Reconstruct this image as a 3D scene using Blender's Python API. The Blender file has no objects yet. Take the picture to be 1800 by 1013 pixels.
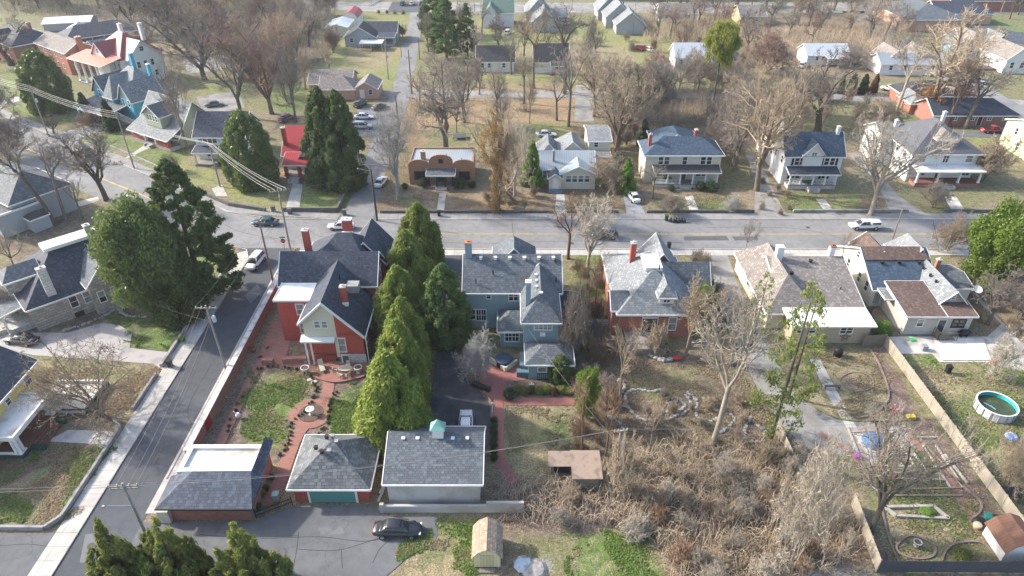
import bpy, math, random
import numpy as np
from mathutils import Vector, Matrix
R_ = math.radians
scene = bpy.context.scene
COL = scene.collection
# ---------------------------------------------------------------- camera
PITCH = 33.6; CAMZ = 58.0; FPX = 1200.0; CX, CY = 900.0, 506.5
cam_d = bpy.data.cameras.new("camera"); cam = bpy.data.objects.new("camera", cam_d); COL.objects.link(cam)
cam.location = (0, 0, CAMZ); cam.rotation_euler = (R_(90 - PITCH), 0, 0)
cam_d.sensor_width = 36; cam_d.lens = 36 * FPX / 1800; cam_d.clip_start = 0.5; cam_d.clip_end = 3000
scene.camera = cam
# ---------------------------------------------------------------- light
SUN_EL = R_(31); SUNX, SUNY = -0.951, 0.309          # towards the sun (west, a little north)
w = bpy.data.worlds.new("World"); scene.world = w; w.use_nodes = True
nt = w.node_tree; bg = nt.nodes['Background']; sky = nt.nodes.new('ShaderNodeTexSky')
sky.sky_type = 'NISHITA'; sky.sun_disc = False; sky.sun_elevation = SUN_EL
sky.sun_rotation = math.atan2(SUNX, SUNY); sky.air_density = 1.0; sky.dust_density = 2.5; sky.ozone_density = 1.0
nt.links.new(sky.outputs[0], bg.inputs[0]); bg.inputs[1].default_value = 0.15
sd = bpy.data.lights.new("sun", 'SUN'); so = bpy.data.objects.new("sun", sd); COL.objects.link(so)
sd.energy = 2.9; sd.angle = R_(2.0); sd.color = (1.0, 0.93, 0.83)
so.rotation_euler = Vector((SUNX * math.cos(SUN_EL), SUNY * math.cos(SUN_EL), math.sin(SUN_EL))).to_track_quat('Z', 'Y').to_euler()
so.location = (-60, 20, 80)
vs = scene.view_settings; vs.view_transform = 'Standard'; vs.look = 'None'; vs.exposure = 1.38; vs.gamma = 1.0
# ---------------------------------------------------------------- photo geometry (measured from the picture)
TS, TC = math.sin(R_(PITCH)), math.cos(R_(PITCH))
def G(u, v, z=0.0):
    a = (u - CX) / FPX; k = (CY - v) / FPX; t = (z - CAMZ) / (-TS + k * TC)
    return (a * t, (TC + k * TS) * t)
def HT(u, v, vt):
    y = G(u, v)[1]; k = (CY - vt) / FPX
    return CAMZ + y * (k * TC - TS) / (TC + k * TS)
def PXM(y, z=0.0): return FPX / (y * TC + (CAMZ - z) * TS)      # photo pixels per metre at depth y
# ---------------------------------------------------------------- materials
MATS = {}
def lin(c): return tuple(((x / 255) / 12.92 if x / 255 <= .04045 else ((x / 255 + .055) / 1.055) ** 2.4) for x in c)
def mat(name, col, rough=.85, kind='plain', col2=None, s=1.0, metal=0.0, spec=.3, bump=.0, coord='UV'):
    if name in MATS: return MATS[name]
    m = bpy.data.materials.new(name); m.use_nodes = True; N = m.node_tree.nodes; L = m.node_tree.links
    b = N['Principled BSDF']; b.inputs['Roughness'].default_value = rough; b.inputs['Metallic'].default_value = metal
    b.inputs['Specular IOR Level'].default_value = spec
    c1 = (*col, 1); c2 = (*(col2 or tuple(x * .72 for x in col)), 1)
    def mix(fac, a, bb, t='MIX'):
        n = N.new('ShaderNodeMix'); n.data_type = 'RGBA'; n.blend_type = t
        if isinstance(fac, (int, float)): n.inputs[0].default_value = fac
        else: L.new(fac, n.inputs[0])
        for i, q in ((6, a), (7, bb)):
            if isinstance(q, tuple): n.inputs[i].default_value = q
            else: L.new(q, n.inputs[i])
        return n.outputs[2]
    tc = N.new('ShaderNodeTexCoord')
    def noise(scale, detail=3, src=None):
        n = N.new('ShaderNodeTexNoise'); n.inputs['Scale'].default_value = scale; n.inputs['Detail'].default_value = detail
        L.new(src or tc.outputs['Object'], n.inputs['Vector']); return n.outputs[0]
    def ramp(x, a, b_):
        n = N.new('ShaderNodeMapRange'); n.inputs[1].default_value = a; n.inputs[2].default_value = b_; L.new(x, n.inputs[0]); return n.outputs[0]
    base = None
    if kind == 'plain':
        base = mix(ramp(noise(s * .7, 5), .35, .7), c1, c2)
    elif kind == 'brick':                                   # uv is in metres
        n = N.new('ShaderNodeTexBrick'); L.new(tc.outputs['UV'], n.inputs['Vector'])
        n.inputs['Scale'].default_value = 1; n.inputs['Brick Width'].default_value = .34 * s; n.inputs['Row Height'].default_value = .12 * s
        n.inputs['Mortar Size'].default_value = .012 * s; n.inputs['Mortar Smooth'].default_value = .3
        n.inputs['Color1'].default_value = c1; n.inputs['Color2'].default_value = c2
        n.inputs['Mortar'].default_value = tuple(.5 * (x + .25) for x in col) + (1,); n.inputs['Bias'].default_value = -.2
        base = mix(ramp(noise(.6, 5), .3, .75), n.outputs[0], mix(.45, n.outputs[0], c2))
    elif kind == 'shingle':
        n = N.new('ShaderNodeTexBrick'); L.new(tc.outputs['UV'], n.inputs['Vector'])
        n.inputs['Scale'].default_value = 1; n.inputs['Brick Width'].default_value = .42 * s; n.inputs['Row Height'].default_value = .26 * s
        n.inputs['Mortar Size'].default_value = .036 * s; n.inputs['Mortar Smooth'].default_value = .5; n.offset = .37
        n.inputs['Color1'].default_value = c1; n.inputs['Color2'].default_value = c2
        n.inputs['Mortar'].default_value = tuple(x * .45 for x in col) + (1,)
        wv = N.new('ShaderNodeTexWhiteNoise')
        sn = N.new('ShaderNodeVectorMath'); sn.operation = 'SNAP'; sn.inputs[1].default_value = (.3 * s, .26 * s, 1); L.new(tc.outputs['UV'], sn.inputs[0])
        L.new(sn.outputs[0], wv.inputs['Vector'])
        base = mix(ramp(wv.outputs[0], .6, 1.15), n.outputs[0], tuple(min(1, x * 1.55) for x in col) + (1,))
        base = mix(ramp(noise(.35, 6), .38, .72), base, mix(.35, base, tuple(x * 1.3 for x in col) + (1,)))
        base = mix(ramp(noise(1.7, 4), .5, .8), base, mix(.5, base, c2))
    elif kind in ('siding', 'metal', 'planks', 'boards'):
        sep = N.new('ShaderNodeSeparateXYZ'); L.new(tc.outputs['UV'], sep.inputs[0])
        ax = sep.outputs[1] if kind == 'siding' else sep.outputs[0]
        per = {'siding': .2, 'metal': .45, 'planks': .16, 'boards': .3}[kind] * s
        md = N.new('ShaderNodeMath'); md.operation = 'MULTIPLY'; md.inputs[1].default_value = 1 / per; L.new(ax, md.inputs[0])
        fr = N.new('ShaderNodeMath'); fr.operation = 'FRACT'; L.new(md.outputs[0], fr.inputs[0])
        g = N.new('ShaderNodeMath'); g.operation = 'LESS_THAN'; g.inputs[1].default_value = .16; L.new(fr.outputs[0], g.inputs[0])
        base = mix(g.outputs[0], c1, tuple(x * .68 for x in col) + (1,))
        fl = N.new('ShaderNodeMath'); fl.operation = 'FLOOR'; L.new(md.outputs[0], fl.inputs[0])
        wn = N.new('ShaderNodeTexWhiteNoise'); wn.noise_dimensions = '1D'; L.new(fl.outputs[0], wn.inputs['W'])
        base = mix(wn.outputs[0], base, mix(.35 if kind in ('planks', 'boards') else .12, base, c2))
        base = mix(ramp(noise(.8, 6), .45, .8), base, mix(.45, base, c2))
        bump = bump or .25
    elif kind == 'asphalt':
        a = mix(ramp(noise(.16 * s, 8), .35, .68), c1, c2)
        a = mix(ramp(noise(.9, 9), .45, .68), a, mix(.5, a, tuple(x * .6 for x in col) + (1,)))
        v = N.new('ShaderNodeTexVoronoi'); v.feature = 'DISTANCE_TO_EDGE'; v.inputs['Scale'].default_value = .16
        nd = N.new('ShaderNodeTexNoise'); nd.inputs['Scale'].default_value = .5; nd.inputs['Detail'].default_value = 5; L.new(tc.outputs['Object'], nd.inputs['Vector'])
        vm = N.new('ShaderNodeVectorMath'); vm.operation = 'MULTIPLY_ADD'; vm.inputs[1].default_value = (3, 3, 0); L.new(nd.outputs['Color'], vm.inputs[0]); L.new(tc.outputs['Object'], vm.inputs[2])
        L.new(vm.outputs[0], v.inputs['Vector'])
        a = mix(ramp(v.outputs[0], .006, .0), a, mix(.55, a, tuple(x * .35 for x in col) + (1,)))
        base = mix(ramp(noise(14, 3), .3, .8), a, mix(.3, a, (.02, .02, .02, 1)))
    elif kind == 'concrete':
        a = mix(ramp(noise(.5 * s, 8), .35, .7), c1, c2)
        n = N.new('ShaderNodeTexBrick'); n.offset = 0; L.new(tc.outputs['Object'], n.inputs['Vector']); n.inputs['Scale'].default_value = 1
        n.inputs['Brick Width'].default_value = 1.6; n.inputs['Row Height'].default_value = 1.6; n.inputs['Mortar Size'].default_value = .025
        n.inputs['Color1'].default_value = (1, 1, 1, 1); n.inputs['Color2'].default_value = (.88, .88, .88, 1); n.inputs['Mortar'].default_value = (.5, .48, .45, 1)
        base = mix(1.0, a, n.outputs[0], 'MULTIPLY')
    elif kind == 'stone':
        n = N.new('ShaderNodeTexBrick'); L.new(tc.outputs['UV'], n.inputs['Vector']); n.offset = .43
        n.inputs['Scale'].default_value = 1; n.inputs['Brick Width'].default_value = .8 * s; n.inputs['Row Height'].default_value = .4 * s
        n.inputs['Mortar Size'].default_value = .03 * s; n.inputs['Color1'].default_value = c1; n.inputs['Color2'].default_value = c2
        n.inputs['Mortar'].default_value = tuple(x * .4 for x in col) + (1,)
        base = mix(ramp(noise(1.5, 6), .4, .75), n.outputs[0], mix(.6, n.outputs[0], c2)); bump = bump or .5
    elif kind == 'leaf':
        oi = N.new('ShaderNodeObjectInfo')
        gm = N.new('ShaderNodeNewGeometry')
        a = mix(ramp(gm.outputs['Random Per Island'], 0, 1), c1, c2)
        a = mix(ramp(noise(s, 2), .35, .65), a, mix(.6, a, c2))
        hs = N.new('ShaderNodeHueSaturation'); L.new(a, hs.inputs['Color'])
        pass
        mr = N.new('ShaderNodeMapRange'); mr.inputs[3].default_value = .8; mr.inputs[4].default_value = 1.2; L.new(oi.outputs['Random'], mr.inputs[0]); L.new(mr.outputs[0], hs.inputs['Value'])
        base = hs.outputs[0]
        tr = N.new('ShaderNodeBsdfTranslucent'); L.new(base, tr.inputs['Color'])
        ms = N.new('ShaderNodeMixShader'); ms.inputs[0].default_value = .42
        L.new(b.outputs[0], ms.inputs[1]); L.new(tr.outputs[0], ms.inputs[2]); L.new(ms.outputs[0], N['Material Output'].inputs['Surface'])
    elif kind == 'bark':
        oi = N.new('ShaderNodeObjectInfo')
        a = mix(ramp(noise(2.5 * s, 4), .3, .7), c1, c2)
        hs = N.new('ShaderNodeHueSaturation'); L.new(a, hs.inputs['Color'])
        mr = N.new('ShaderNodeMapRange'); mr.inputs[3].default_value = .75; mr.inputs[4].default_value = 1.25; L.new(oi.outputs['Random'], mr.inputs[0]); L.new(mr.outputs[0], hs.inputs['Value'])
        base = hs.outputs[0]
    elif kind == 'ground':
        at = N.new('ShaderNodeAttribute'); at.attribute_name = 'soil'
        a = at.outputs['Color']
        geo = tc.outputs['Object']
        n1 = noise(.22, 6, geo); n2 = noise(1.1, 8, geo); n3 = noise(6.5, 6, geo)
        a = mix(ramp(n1, .42, .7), a, mix(.4, a, (.2, .155, .1, 1)))
        a = mix(ramp(n2, .48, .72), a, mix(.55, a, (.28, .235, .15, 1)))
        a = mix(ramp(n2, .48, .3), a, mix(.4, a, (.05, .055, .028, 1)))
        v = N.new('ShaderNodeTexVoronoi'); v.inputs['Scale'].default_value = 3.2; L.new(geo, v.inputs['Vector'])
        v2 = N.new('ShaderNodeTexVoronoi'); v2.inputs['Scale'].default_value = 7; L.new(geo, v2.inputs['Vector'])
        sp = N.new('ShaderNodeSeparateColor'); L.new(v.outputs['Color'], sp.inputs[0])
        lv = mix(ramp(sp.outputs[0], .0, 1.0), (.3, .23, .15, 1), (.46, .39, .3, 1))
        md = N.new('ShaderNodeMath'); md.operation = 'MULTIPLY'
        L.new(ramp(sp.outputs[1], .68, .8), md.inputs[0]); L.new(ramp(v.outputs['Distance'], .35, .2), md.inputs[1])
        md2 = N.new('ShaderNodeMath'); md2.operation = 'MULTIPLY'; L.new(md.outputs[0], md2.inputs[0]); L.new(ramp(n1, .35, .6), md2.inputs[1])
        a = mix(md2.outputs[0], a, mix(.6, a, lv))
        sp2 = N.new('ShaderNodeSeparateColor'); L.new(v2.outputs['Color'], sp2.inputs[0])
        a = mix(1.0, a, mix(sp2.outputs[2], (.72, .72, .72, 1), (1.28, 1.28, 1.25, 1)), 'MULTIPLY')
        base = mix(1.0, a, mix(ramp(n3, .3, .7), (.65, .65, .65, 1), (1.3, 1.3, 1.3, 1)), 'MULTIPLY')
        bp = N.new('ShaderNodeBump'); bp.inputs['Strength'].default_value = .6; bp.inputs['Distance'].default_value = .12; L.new(n3, bp.inputs['Height']); L.new(bp.outputs[0], b.inputs['Normal'])
    elif kind == 'stained':
        a = mix(ramp(noise(.45 * s, 8), .5, .62), c1, c2)
        base = mix(ramp(noise(2.2, 6), .45, .8), a, mix(.3, a, c2))
    L.new(base, b.inputs['Base Color'])
    if bump and kind != 'ground':
        bp = N.new('ShaderNodeBump'); bp.inputs['Strength'].default_value = bump; bp.inputs['Distance'].default_value = .03
        cv = N.new('ShaderNodeRGBToBW'); L.new(base, cv.inputs[0]); L.new(cv.outputs[0], bp.inputs['Height']); L.new(bp.outputs[0], b.inputs['Normal'])
    MATS[name] = m
    return m
def glassm(name, c, rough=.08, spec=.6):
    if name in MATS: return MATS[name]
    m = mat(name, c, rough, 'plain', tuple(x * .5 + .01 for x in c), s=2, spec=spec); return m
# ---------------------------------------------------------------- mesh builder
class MB:
    def __init__(s): s.v = []; s.f = []; s.uv = []; s.mi = []
    def face(s, pts, mi=0, flip=False):
        pts = [Vector(p) for p in pts]
        if flip: pts = pts[::-1]
        n = Vector((0, 0, 0))
        for i in range(len(pts)): n += pts[i].cross(pts[(i + 1) % len(pts)])
        if n.length < 1e-9: return
        n.normalize()
        if abs(n.z) > .97: ux, vx = Vector((1, 0, 0)), Vector((0, 1, 0))
        else: ux = Vector((0, 0, 1)).cross(n).normalized(); vx = n.cross(ux)
        b = len(s.v); s.v += [tuple(p) for p in pts]; s.f.append(tuple(range(b, b + len(pts)))); s.mi.append(mi)
        s.uv += [(p.dot(ux), p.dot(vx)) for p in pts]
    def box(s, x0, y0, z0, x1, y1, z1, mi=0, skip=''):
        if x1 < x0: x0, x1 = x1, x0
        if y1 < y0: y0, y1 = y1, y0
        if z1 < z0: z0, z1 = z1, z0
        a, b, c, d = (x0, y0), (x1, y0), (x1, y1), (x0, y1)
        if 'b' not in skip: s.face([(*d, z0), (*c, z0), (*b, z0), (*a, z0)], mi)
        s.face([(*a, z1), (*b, z1), (*c, z1), (*d, z1)], mi)
        for p, q in ((a, b), (b, c), (c, d), (d, a)): s.face([(*p, z0), (*q, z0), (*q, z1), (*p, z1)], mi)
    def tube(s, p0, p1, r0, r1=None, n=8, mi=0, caps=True):
        r1 = r0 if r1 is None else r1; p0, p1 = Vector(p0), Vector(p1); d = (p1 - p0)
        if d.length < 1e-6: return
        d.normalize(); a = d.orthogonal().normalized(); b = d.cross(a)
        A = [p0 + (a * math.cos(t) + b * math.sin(t)) * r0 for t in [2 * math.pi * i / n for i in range(n)]]
        B = [p1 + (a * math.cos(t) + b * math.sin(t)) * r1 for t in [2 * math.pi * i / n for i in range(n)]]
        for i in range(n): s.face([A[i], A[(i + 1) % n], B[(i + 1) % n], B[i]], mi)
        if caps: s.face(A[::-1], mi); s.face(B, mi)
    def lathe(s, prof, n=16, c=(0, 0), mi=0):
        for (r0, z0), (r1, z1) in zip(prof, prof[1:]):
            for i in range(n):
                t0, t1 = 2 * math.pi * i / n, 2 * math.pi * (i + 1) / n
                q = [(c[0] + r * math.cos(t), c[1] + r * math.sin(t), z) for r, t, z in ((r0, t0, z0), (r0, t1, z0), (r1, t1, z1), (r1, t0, z1))]
                if r0 < 1e-5: q = [q[0], q[2], q[3]]
                elif r1 < 1e-5: q = [q[0], q[1], q[2]]
                s.face(q, mi)
    def prism(s, poly, z0, z1, mi=0):
        if sum(poly[i][0] * poly[(i + 1) % len(poly)][1] - poly[(i + 1) % len(poly)][0] * poly[i][1] for i in range(len(poly))) < 0: poly = poly[::-1]
        s.face([(*p, z1) for p in poly], mi)
        for i in range(len(poly)):
            p, q = poly[i], poly[(i + 1) % len(poly)]; s.face([(*p, z0), (*q, z0), (*q, z1), (*p, z1)], mi)
    def mesh(s, name, mats, smooth=False):
        me = bpy.data.meshes.new(name); me.from_pydata(s.v, [], s.f)
        for m in (mats if isinstance(mats, (list, tuple)) else [mats]): me.materials.append(m)
        ul = me.uv_layers.new(name='UVMap'); ul.data.foreach_set('uv', np.array(s.uv, dtype=np.float32).ravel())
        me.polygons.foreach_set('material_index', s.mi)
        if smooth:
            import bmesh
            bm = bmesh.new(); bm.from_mesh(me); bmesh.ops.remove_doubles(bm, verts=bm.verts, dist=.0005); bm.to_mesh(me); bm.free()
            me.polygons.foreach_set('use_smooth', [True] * len(me.polygons))
        me.update(); return me
    def build(s, name, mats, parent=None, loc=(0, 0, 0), rz=0, smooth=False):
        return ob(name, s.mesh(name, mats, smooth), parent, loc, rz)
def ob(name, me, parent=None, loc=(0, 0, 0), rz=0):
    o = bpy.data.objects.new(name, me); COL.objects.link(o); o.location = loc; o.rotation_euler = (0, 0, rz)
    if parent is not None: o.parent = parent
    return o
def tag(o, label, cat, group=None, kind=None):
    if label: o['label'] = label
    if cat: o['category'] = cat
    if group: o['group'] = group
    if kind: o['kind'] = kind
    return o
def thing(name, label, cat, loc=(0, 0, 0), rz=0, group=None):
    return tag(ob(name, None, None, loc, rz), label, cat, group)
def struct(name, mb, mats):
    o = mb.build(name, mats); o['kind'] = 'structure'; return o
def copy_tree(o, parent=None):
    c = o.copy(); COL.objects.link(c)
    if parent is not None: c.parent = parent
    for ch in CH.get(o.name, []) or [q for q in o.children]: copy_tree(ch, c)
    return c
CH = {}
# common materials
W_ = mat('white_paint', (.72, .71, .68), .6, 'plain', (.6, .59, .56))
WT = mat('white_trim', (.75, .74, .71), .6, 'plain', (.62, .61, .58))
GD = glassm('window_glass_dark', (.035, .042, .05)); GP = glassm('window_glass_curtain', (.3, .31, .3), .2)
BLK = mat('black_iron', (.02, .02, .022), .5); GRY = mat('grey_metal', (.35, .36, .37), .45, metal=.3)
SL = {
 'slate': mat('roof_slate_navy', (.052, .062, .085), .75, 'shingle', (.036, .042, .06)),
 'bluegrey': mat('roof_blue_grey', (.11, .125, .14), .78, 'shingle', (.088, .1, .114)),
 'grey': mat('roof_grey', (.2, .215, .225), .8, 'shingle', (.15, .165, .175)),
 'garage': mat('roof_weathered_grey', (.135, .145, .15), .8, 'shingle', (.085, .092, .102), s=1.25),
 'blue': mat('roof_blue', (.06, .09, .13), .75, 'shingle', (.045, .07, .1)),
 'tan': mat('roof_tan_grey', (.22, .195, .175), .85, 'shingle', (.17, .15, .14)),
 'brown': mat('roof_brown', (.13, .09, .075), .85, 'shingle', (.1, .068, .058)),
 'char': mat('roof_charcoal', (.055, .055, .06), .85, 'shingle', (.04, .04, .045)),
 'red': mat('roof_red_tile', (.36, .035, .04), .5, 'metal', (.27, .03, .035)),
 'redmetal': mat('roof_brick_red_metal', (.3, .085, .08), .55, 'metal', (.24, .07, .065)),
 'greymetal': mat('roof_grey_metal', (.13, .13, .14), .45, 'metal', (.1, .1, .11), metal=.2),
 'pale': mat('roof_pale_metal', (.36, .40, .42), .5, 'metal', (.27, .3, .32), metal=.2),
 'silver': mat('roof_silver_metal', (.62, .65, .66), .4, 'metal', (.45, .48, .5), metal=.3),
 'white': mat('roof_white_membrane', (.78, .78, .77), .6, 'plain', (.64, .64, .62)),
 'stainwhite': mat('roof_white_stained', (.72, .7, .68), .7, 'stained', (.4, .36, .31), s=.7),
 'green': mat('roof_green_rust', (.09, .17, .14), .6, 'metal', (.2, .15, .12)),
 'rust': mat('roof_rusty_brown', (.2, .1, .065), .8, 'boards', (.12, .075, .06)),
}
WL = {
 'brick': mat('wall_red_brick', (.42, .07, .045), .85, 'brick', (.33, .052, .035)),
 'brick2': mat('wall_orange_brick', (.42, .15, .09), .85, 'brick', (.26, .1, .065)),
 'brick3': mat('wall_brown_brick', (.38, .2, .11), .85, 'brick', (.24, .12, .07)),
 'brick4': mat('wall_dull_brick', (.34, .15, .11), .85, 'brick', (.25, .11, .085)),
 'white': mat('wall_white_siding', (.7, .7, .69), .7, 'siding', (.6, .6, .59)),
 'cream': mat('wall_cream_siding', (.6, .56, .44), .75, 'siding', (.5, .47, .38)),
 'beige': mat('wall_beige', (.42, .35, .25), .8, 'siding', (.36, .3, .21)),
 'greybeige': mat('wall_grey_beige', (.42, .4, .36), .8, 'siding', (.36, .34, .3)),
 'teal': mat('wall_teal_siding', (.235, .325, .35), .75, 'siding', (.2, .28, .305)),
 'blue': mat('wall_bright_blue', (.08, .36, .5), .7, 'siding', (.06, .3, .42)),
 'lightblue': mat('wall_light_blue', (.2, .33, .42), .7, 'siding', (.17, .28, .36)),
 'yellow': mat('wall_yellow', (.66, .54, .2), .75, 'siding', (.56, .46, .18)),
 'palegreen': mat('wall_pale_green', (.52, .56, .38), .75, 'siding', (.45, .48, .33)),
 'sage': mat('wall_sage', (.34, .38, .28), .75, 'siding', (.3, .33, .25)),
 'grey': mat('wall_grey_siding', (.36, .38, .39), .75, 'siding', (.3, .32, .33)),
 'peach': mat('wall_peach', (.55, .32, .23), .8, 'siding', (.46, .27, .2)),
 'stone': mat('wall_limestone', (.42, .4, .38), .9, 'stone', (.25, .235, .22)),
 'whitestone': mat('wall_white_stone', (.6, .59, .57), .9, 'stone', (.45, .44, .42)),
 'stucco': mat('wall_stucco', (.46, .45, .43), .9, 'stained', (.36, .34, .31), s=.6),
 'tan': mat('wall_tan_wood', (.5, .4, .24), .8, 'boards', (.42, .33, .2)),
 'shedyellow': mat('wall_pale_yellow', (.62, .56, .36), .8, 'boards', (.52, .47, .3)),
}
CONC = mat('concrete', (.5, .48, .44), .9, 'concrete', (.38, .36, .33)); CONCW = mat('concrete_weathered', (.5, .48, .44), .9, 'stained', (.34, .31, .28))
BRICKP = mat('brick_paving', (.33, .15, .11), .9, 'brick', (.22, .1, .08), s=1.6)
FLOORP = mat('porch_floor_grey', (.25, .24, .23), .8); FLOORR = mat('porch_floor_red', (.19, .085, .07), .8)
WOOD = mat('weathered_wood', (.23, .2, .165), .9, 'planks', (.14, .12, .1)); WOODL = mat('pale_wood', (.38, .34, .27), .9, 'planks', (.2, .18, .155))
WOODD = mat('dark_grey_wood', (.085, .09, .105), .85, 'planks', (.055, .058, .07))
# ---------------------------------------------------------------- house kit
WINC = {}
def win_mesh(w_, h_, style):
    k = (round(w_, 2), round(h_, 2), style)
    if k in WINC: return WINC[k]
    f = MB(); t = .11; d = .07; hw = w_ / 2; hh = h_ / 2
    f.box(-hw - t, -d, -hh - t * 1.3, hw + t, .0, -hh); f.box(-hw - t, -d, hh, hw + t, .0, hh + t * 1.2)
    f.box(-hw - t, -d, -hh, -hw, .0, hh); f.box(hw, -d, -hh, hw + t, .0, hh)
    f.box(-hw, -d * .8, -.03, hw, -.011, .03)
    if 'm' in style: f.box(-.05, -d * .9, -hh, .05, -.011, hh)
    if 'q' in style:
        for i in (1, 2, 3): x = -hw + w_ * i / 4; f.box(x - .03, -d * .85, -hh, x + .03, -.011, hh)
    p = MB(); p.face([(-hw, -.01, -hh), (hw, -.01, -hh), (hw, -.01, hh), (-hw, -.01, hh)])
    gl = GP if 'c' in style else GD
    if 'h' in style:
        p = MB(); p.face([(-hw, -.01, -hh), (hw, -.01, -hh), (hw, -.01, 0), (-hw, -.01, 0)], 0); p.face([(-hw, -.01, 0), (hw, -.01, 0), (hw, -.01, hh), (-hw, -.01, hh)], 1)
    WINC[k] = (f.mesh('window', WT if 'k' not in style else BLK), p.mesh('pane', [gl, GP]))
    return WINC[k]
FACE = {'S': 0, 'E': math.pi / 2, 'N': math.pi, 'W': -math.pi / 2}
def RM(r): return SL[r] if isinstance(r, str) else r
def WM(r): return WL[r] if isinstance(r, str) else r
class House:
    def __init__(s, name, label, cat, org, rz=0, group=None):
        s.o = thing(name, label, cat, (org[0], org[1], 0), R_(rz), group); s.off = org if rz == 0 else (0, 0)
    def l(s, p): return (p[0] - s.off[0], p[1] - s.off[1]) + tuple(p[2:])
    def part(s, name, mb, m, parent=None, smooth=False, world=True):
        if world and s.off != (0, 0):
            mb.v = [(x - s.off[0], y - s.off[1], z) for x, y, z in mb.v]
        return mb.build(name, m, parent or s.o, smooth=smooth)
    def roof(s, x0, y0, x1, y1, ze, zr, ax='x', hip=(0, 0), roof='grey', f=.5, fascia=True, name='roof', t=.16, fm=None):
        """rect is the eave outline; hip = inset of the ridge from each end"""
        if ax == 'x': yr = y0 + (y1 - y0) * f; A = (x0 + hip[0], yr, zr); B = (x1 - hip[1], yr, zr); c = [(x0, y0, ze), (x1, y0, ze), (x1, y1, ze), (x0, y1, ze)]
        else: xr = x0 + (x1 - x0) * f; A = (xr, y0 + hip[0], zr); B = (xr, y1 - hip[1], zr); c = [(x1, y0, ze), (x1, y1, ze), (x0, y1, ze), (x0, y0, ze)]
        m = MB()
        def both(p): m.face(p); m.face([(a, b, z - t) for a, b, z in p][::-1])
        deg = (Vector(A) - Vector(B)).length < .02
        both([c[0], c[1], B] + ([] if deg else [A])); both([c[2], c[3], A] + ([] if deg else [B]))
        e0 = hip[0] > 0; e1 = hip[1] > 0
        if e0: both([c[3], c[0], A])
        if e1: both([c[1], c[2], B])
        fa = MB()
        edges = [(c[0], c[1]), (c[2], c[3])]
        edges += [(c[3], c[0])] if e0 else [(c[3], A), (A, c[0])]
        edges += [(c[1], c[2])] if e1 else [(c[1], B), (B, c[2])]
        for p, q in edges:
            tt = t + .04
            n = Vector((q[1] - p[1], p[0] - q[0], 0)).normalized() * .05
            P0, Q0 = Vector(p), Vector(q)
            up = Vector((0, 0, .03)); dn = Vector((0, 0, -tt))
            fa.face([P0 + n + dn, Q0 + n + dn, Q0 + n + up, P0 + n + up]); fa.face([P0 + n + up, Q0 + n + up, Q0 - n + up, P0 - n + up]); fa.face([Q0 + dn, P0 + dn, P0 + n + dn, Q0 + n + dn])
        ro = s.part(name, m, RM(roof))
        if fascia: s.part('fascia', fa, fm or WT, ro, world=True)
        return ro
    def wing(s, x0, y0, x1, y1, ze, zr, ax='x', hip=(0, 0), wall='white', roof='grey', ov=.4, z0=0, f=.5, name='wall', gm=None, fm=None):
        half = ((y1 - y0) if ax == 'x' else (x1 - x0)) / 2
        sl = (zr - ze) / half; hp = tuple((h + ov * (1 if h else 0)) for h in hip)
        if ax == 'x': rr = (x0 - ov, y0 - ov, x1 + ov, y1 + ov)
        else: rr = (x0 - ov, y0 - ov, x1 + ov, y1 + ov)
        m = MB(); zt = ze - .1; zk = zr - .22
        m.box(x0, y0, z0, x1, y1, zt)
        g = MB()
        if ax == 'x':
            yr = y0 + (y1 - y0) * f
            if not hip[0]: g.face([(x0, y1, zt), (x0, y0, zt), (x0, yr, zk)])
            if not hip[1]: g.face([(x1, y0, zt), (x1, y1, zt), (x1, yr, zk)])
        else:
            xr = x0 + (x1 - x0) * f
            if not hip[0]: g.face([(x0, y0, zt), (x1, y0, zt), (xr, y0, zk)])
            if not hip[1]: g.face([(x1, y1, zt), (x0, y1, zt), (xr, y1, zk)])
        s.part(name, m, WM(wall))
        for i in range(len(g.f)):
            g1 = MB(); g1.face([g.v[j] for j in g.f[i]]); s.part('gable', g1, WM(gm or wall))
        s.roof(*rr, ze - sl * ov, zr, ax, hp, roof, f, fm=fm)
    def flat(s, x0, y0, x1, y1, z, wall='brick', roof='white', par=.3, z0=0, pm=None, pw=.25, ov=0):
        m = MB(); m.box(x0, y0, z0, x1, y1, z - .03); s.part('wall', m, WM(wall))
        r = MB(); r.face([(x0 - ov, y0 - ov, z), (x1 + ov, y0 - ov, z), (x1 + ov, y1 + ov, z), (x0 - ov, y1 + ov, z)])
        r.face([(x0 - ov, y0 - ov, z - .2), (x0 - ov, y1 + ov, z - .2), (x1 + ov, y1 + ov, z - .2), (x1 + ov, y0 - ov, z - .2)]) if ov else None
        ro = s.part('roof', r, RM(roof))
        if par:
            p = MB(); a0, b0, a1, b1 = x0 - ov - .02, y0 - ov - .02, x1 + ov + .02, y1 + ov + .02
            lo = z - .22
            p.box(a0, b0, lo, a1, b0 + pw, z + par); p.box(a0, b1 - pw, lo, a1, b1, z + par)
            p.box(a0, b0 + pw, lo, a0 + pw, b1 - pw, z + par); p.box(a1 - pw, b0 + pw, lo, a1, b1 - pw, z + par)
            s.part('parapet', p, pm or WT, ro)
        return ro
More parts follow.
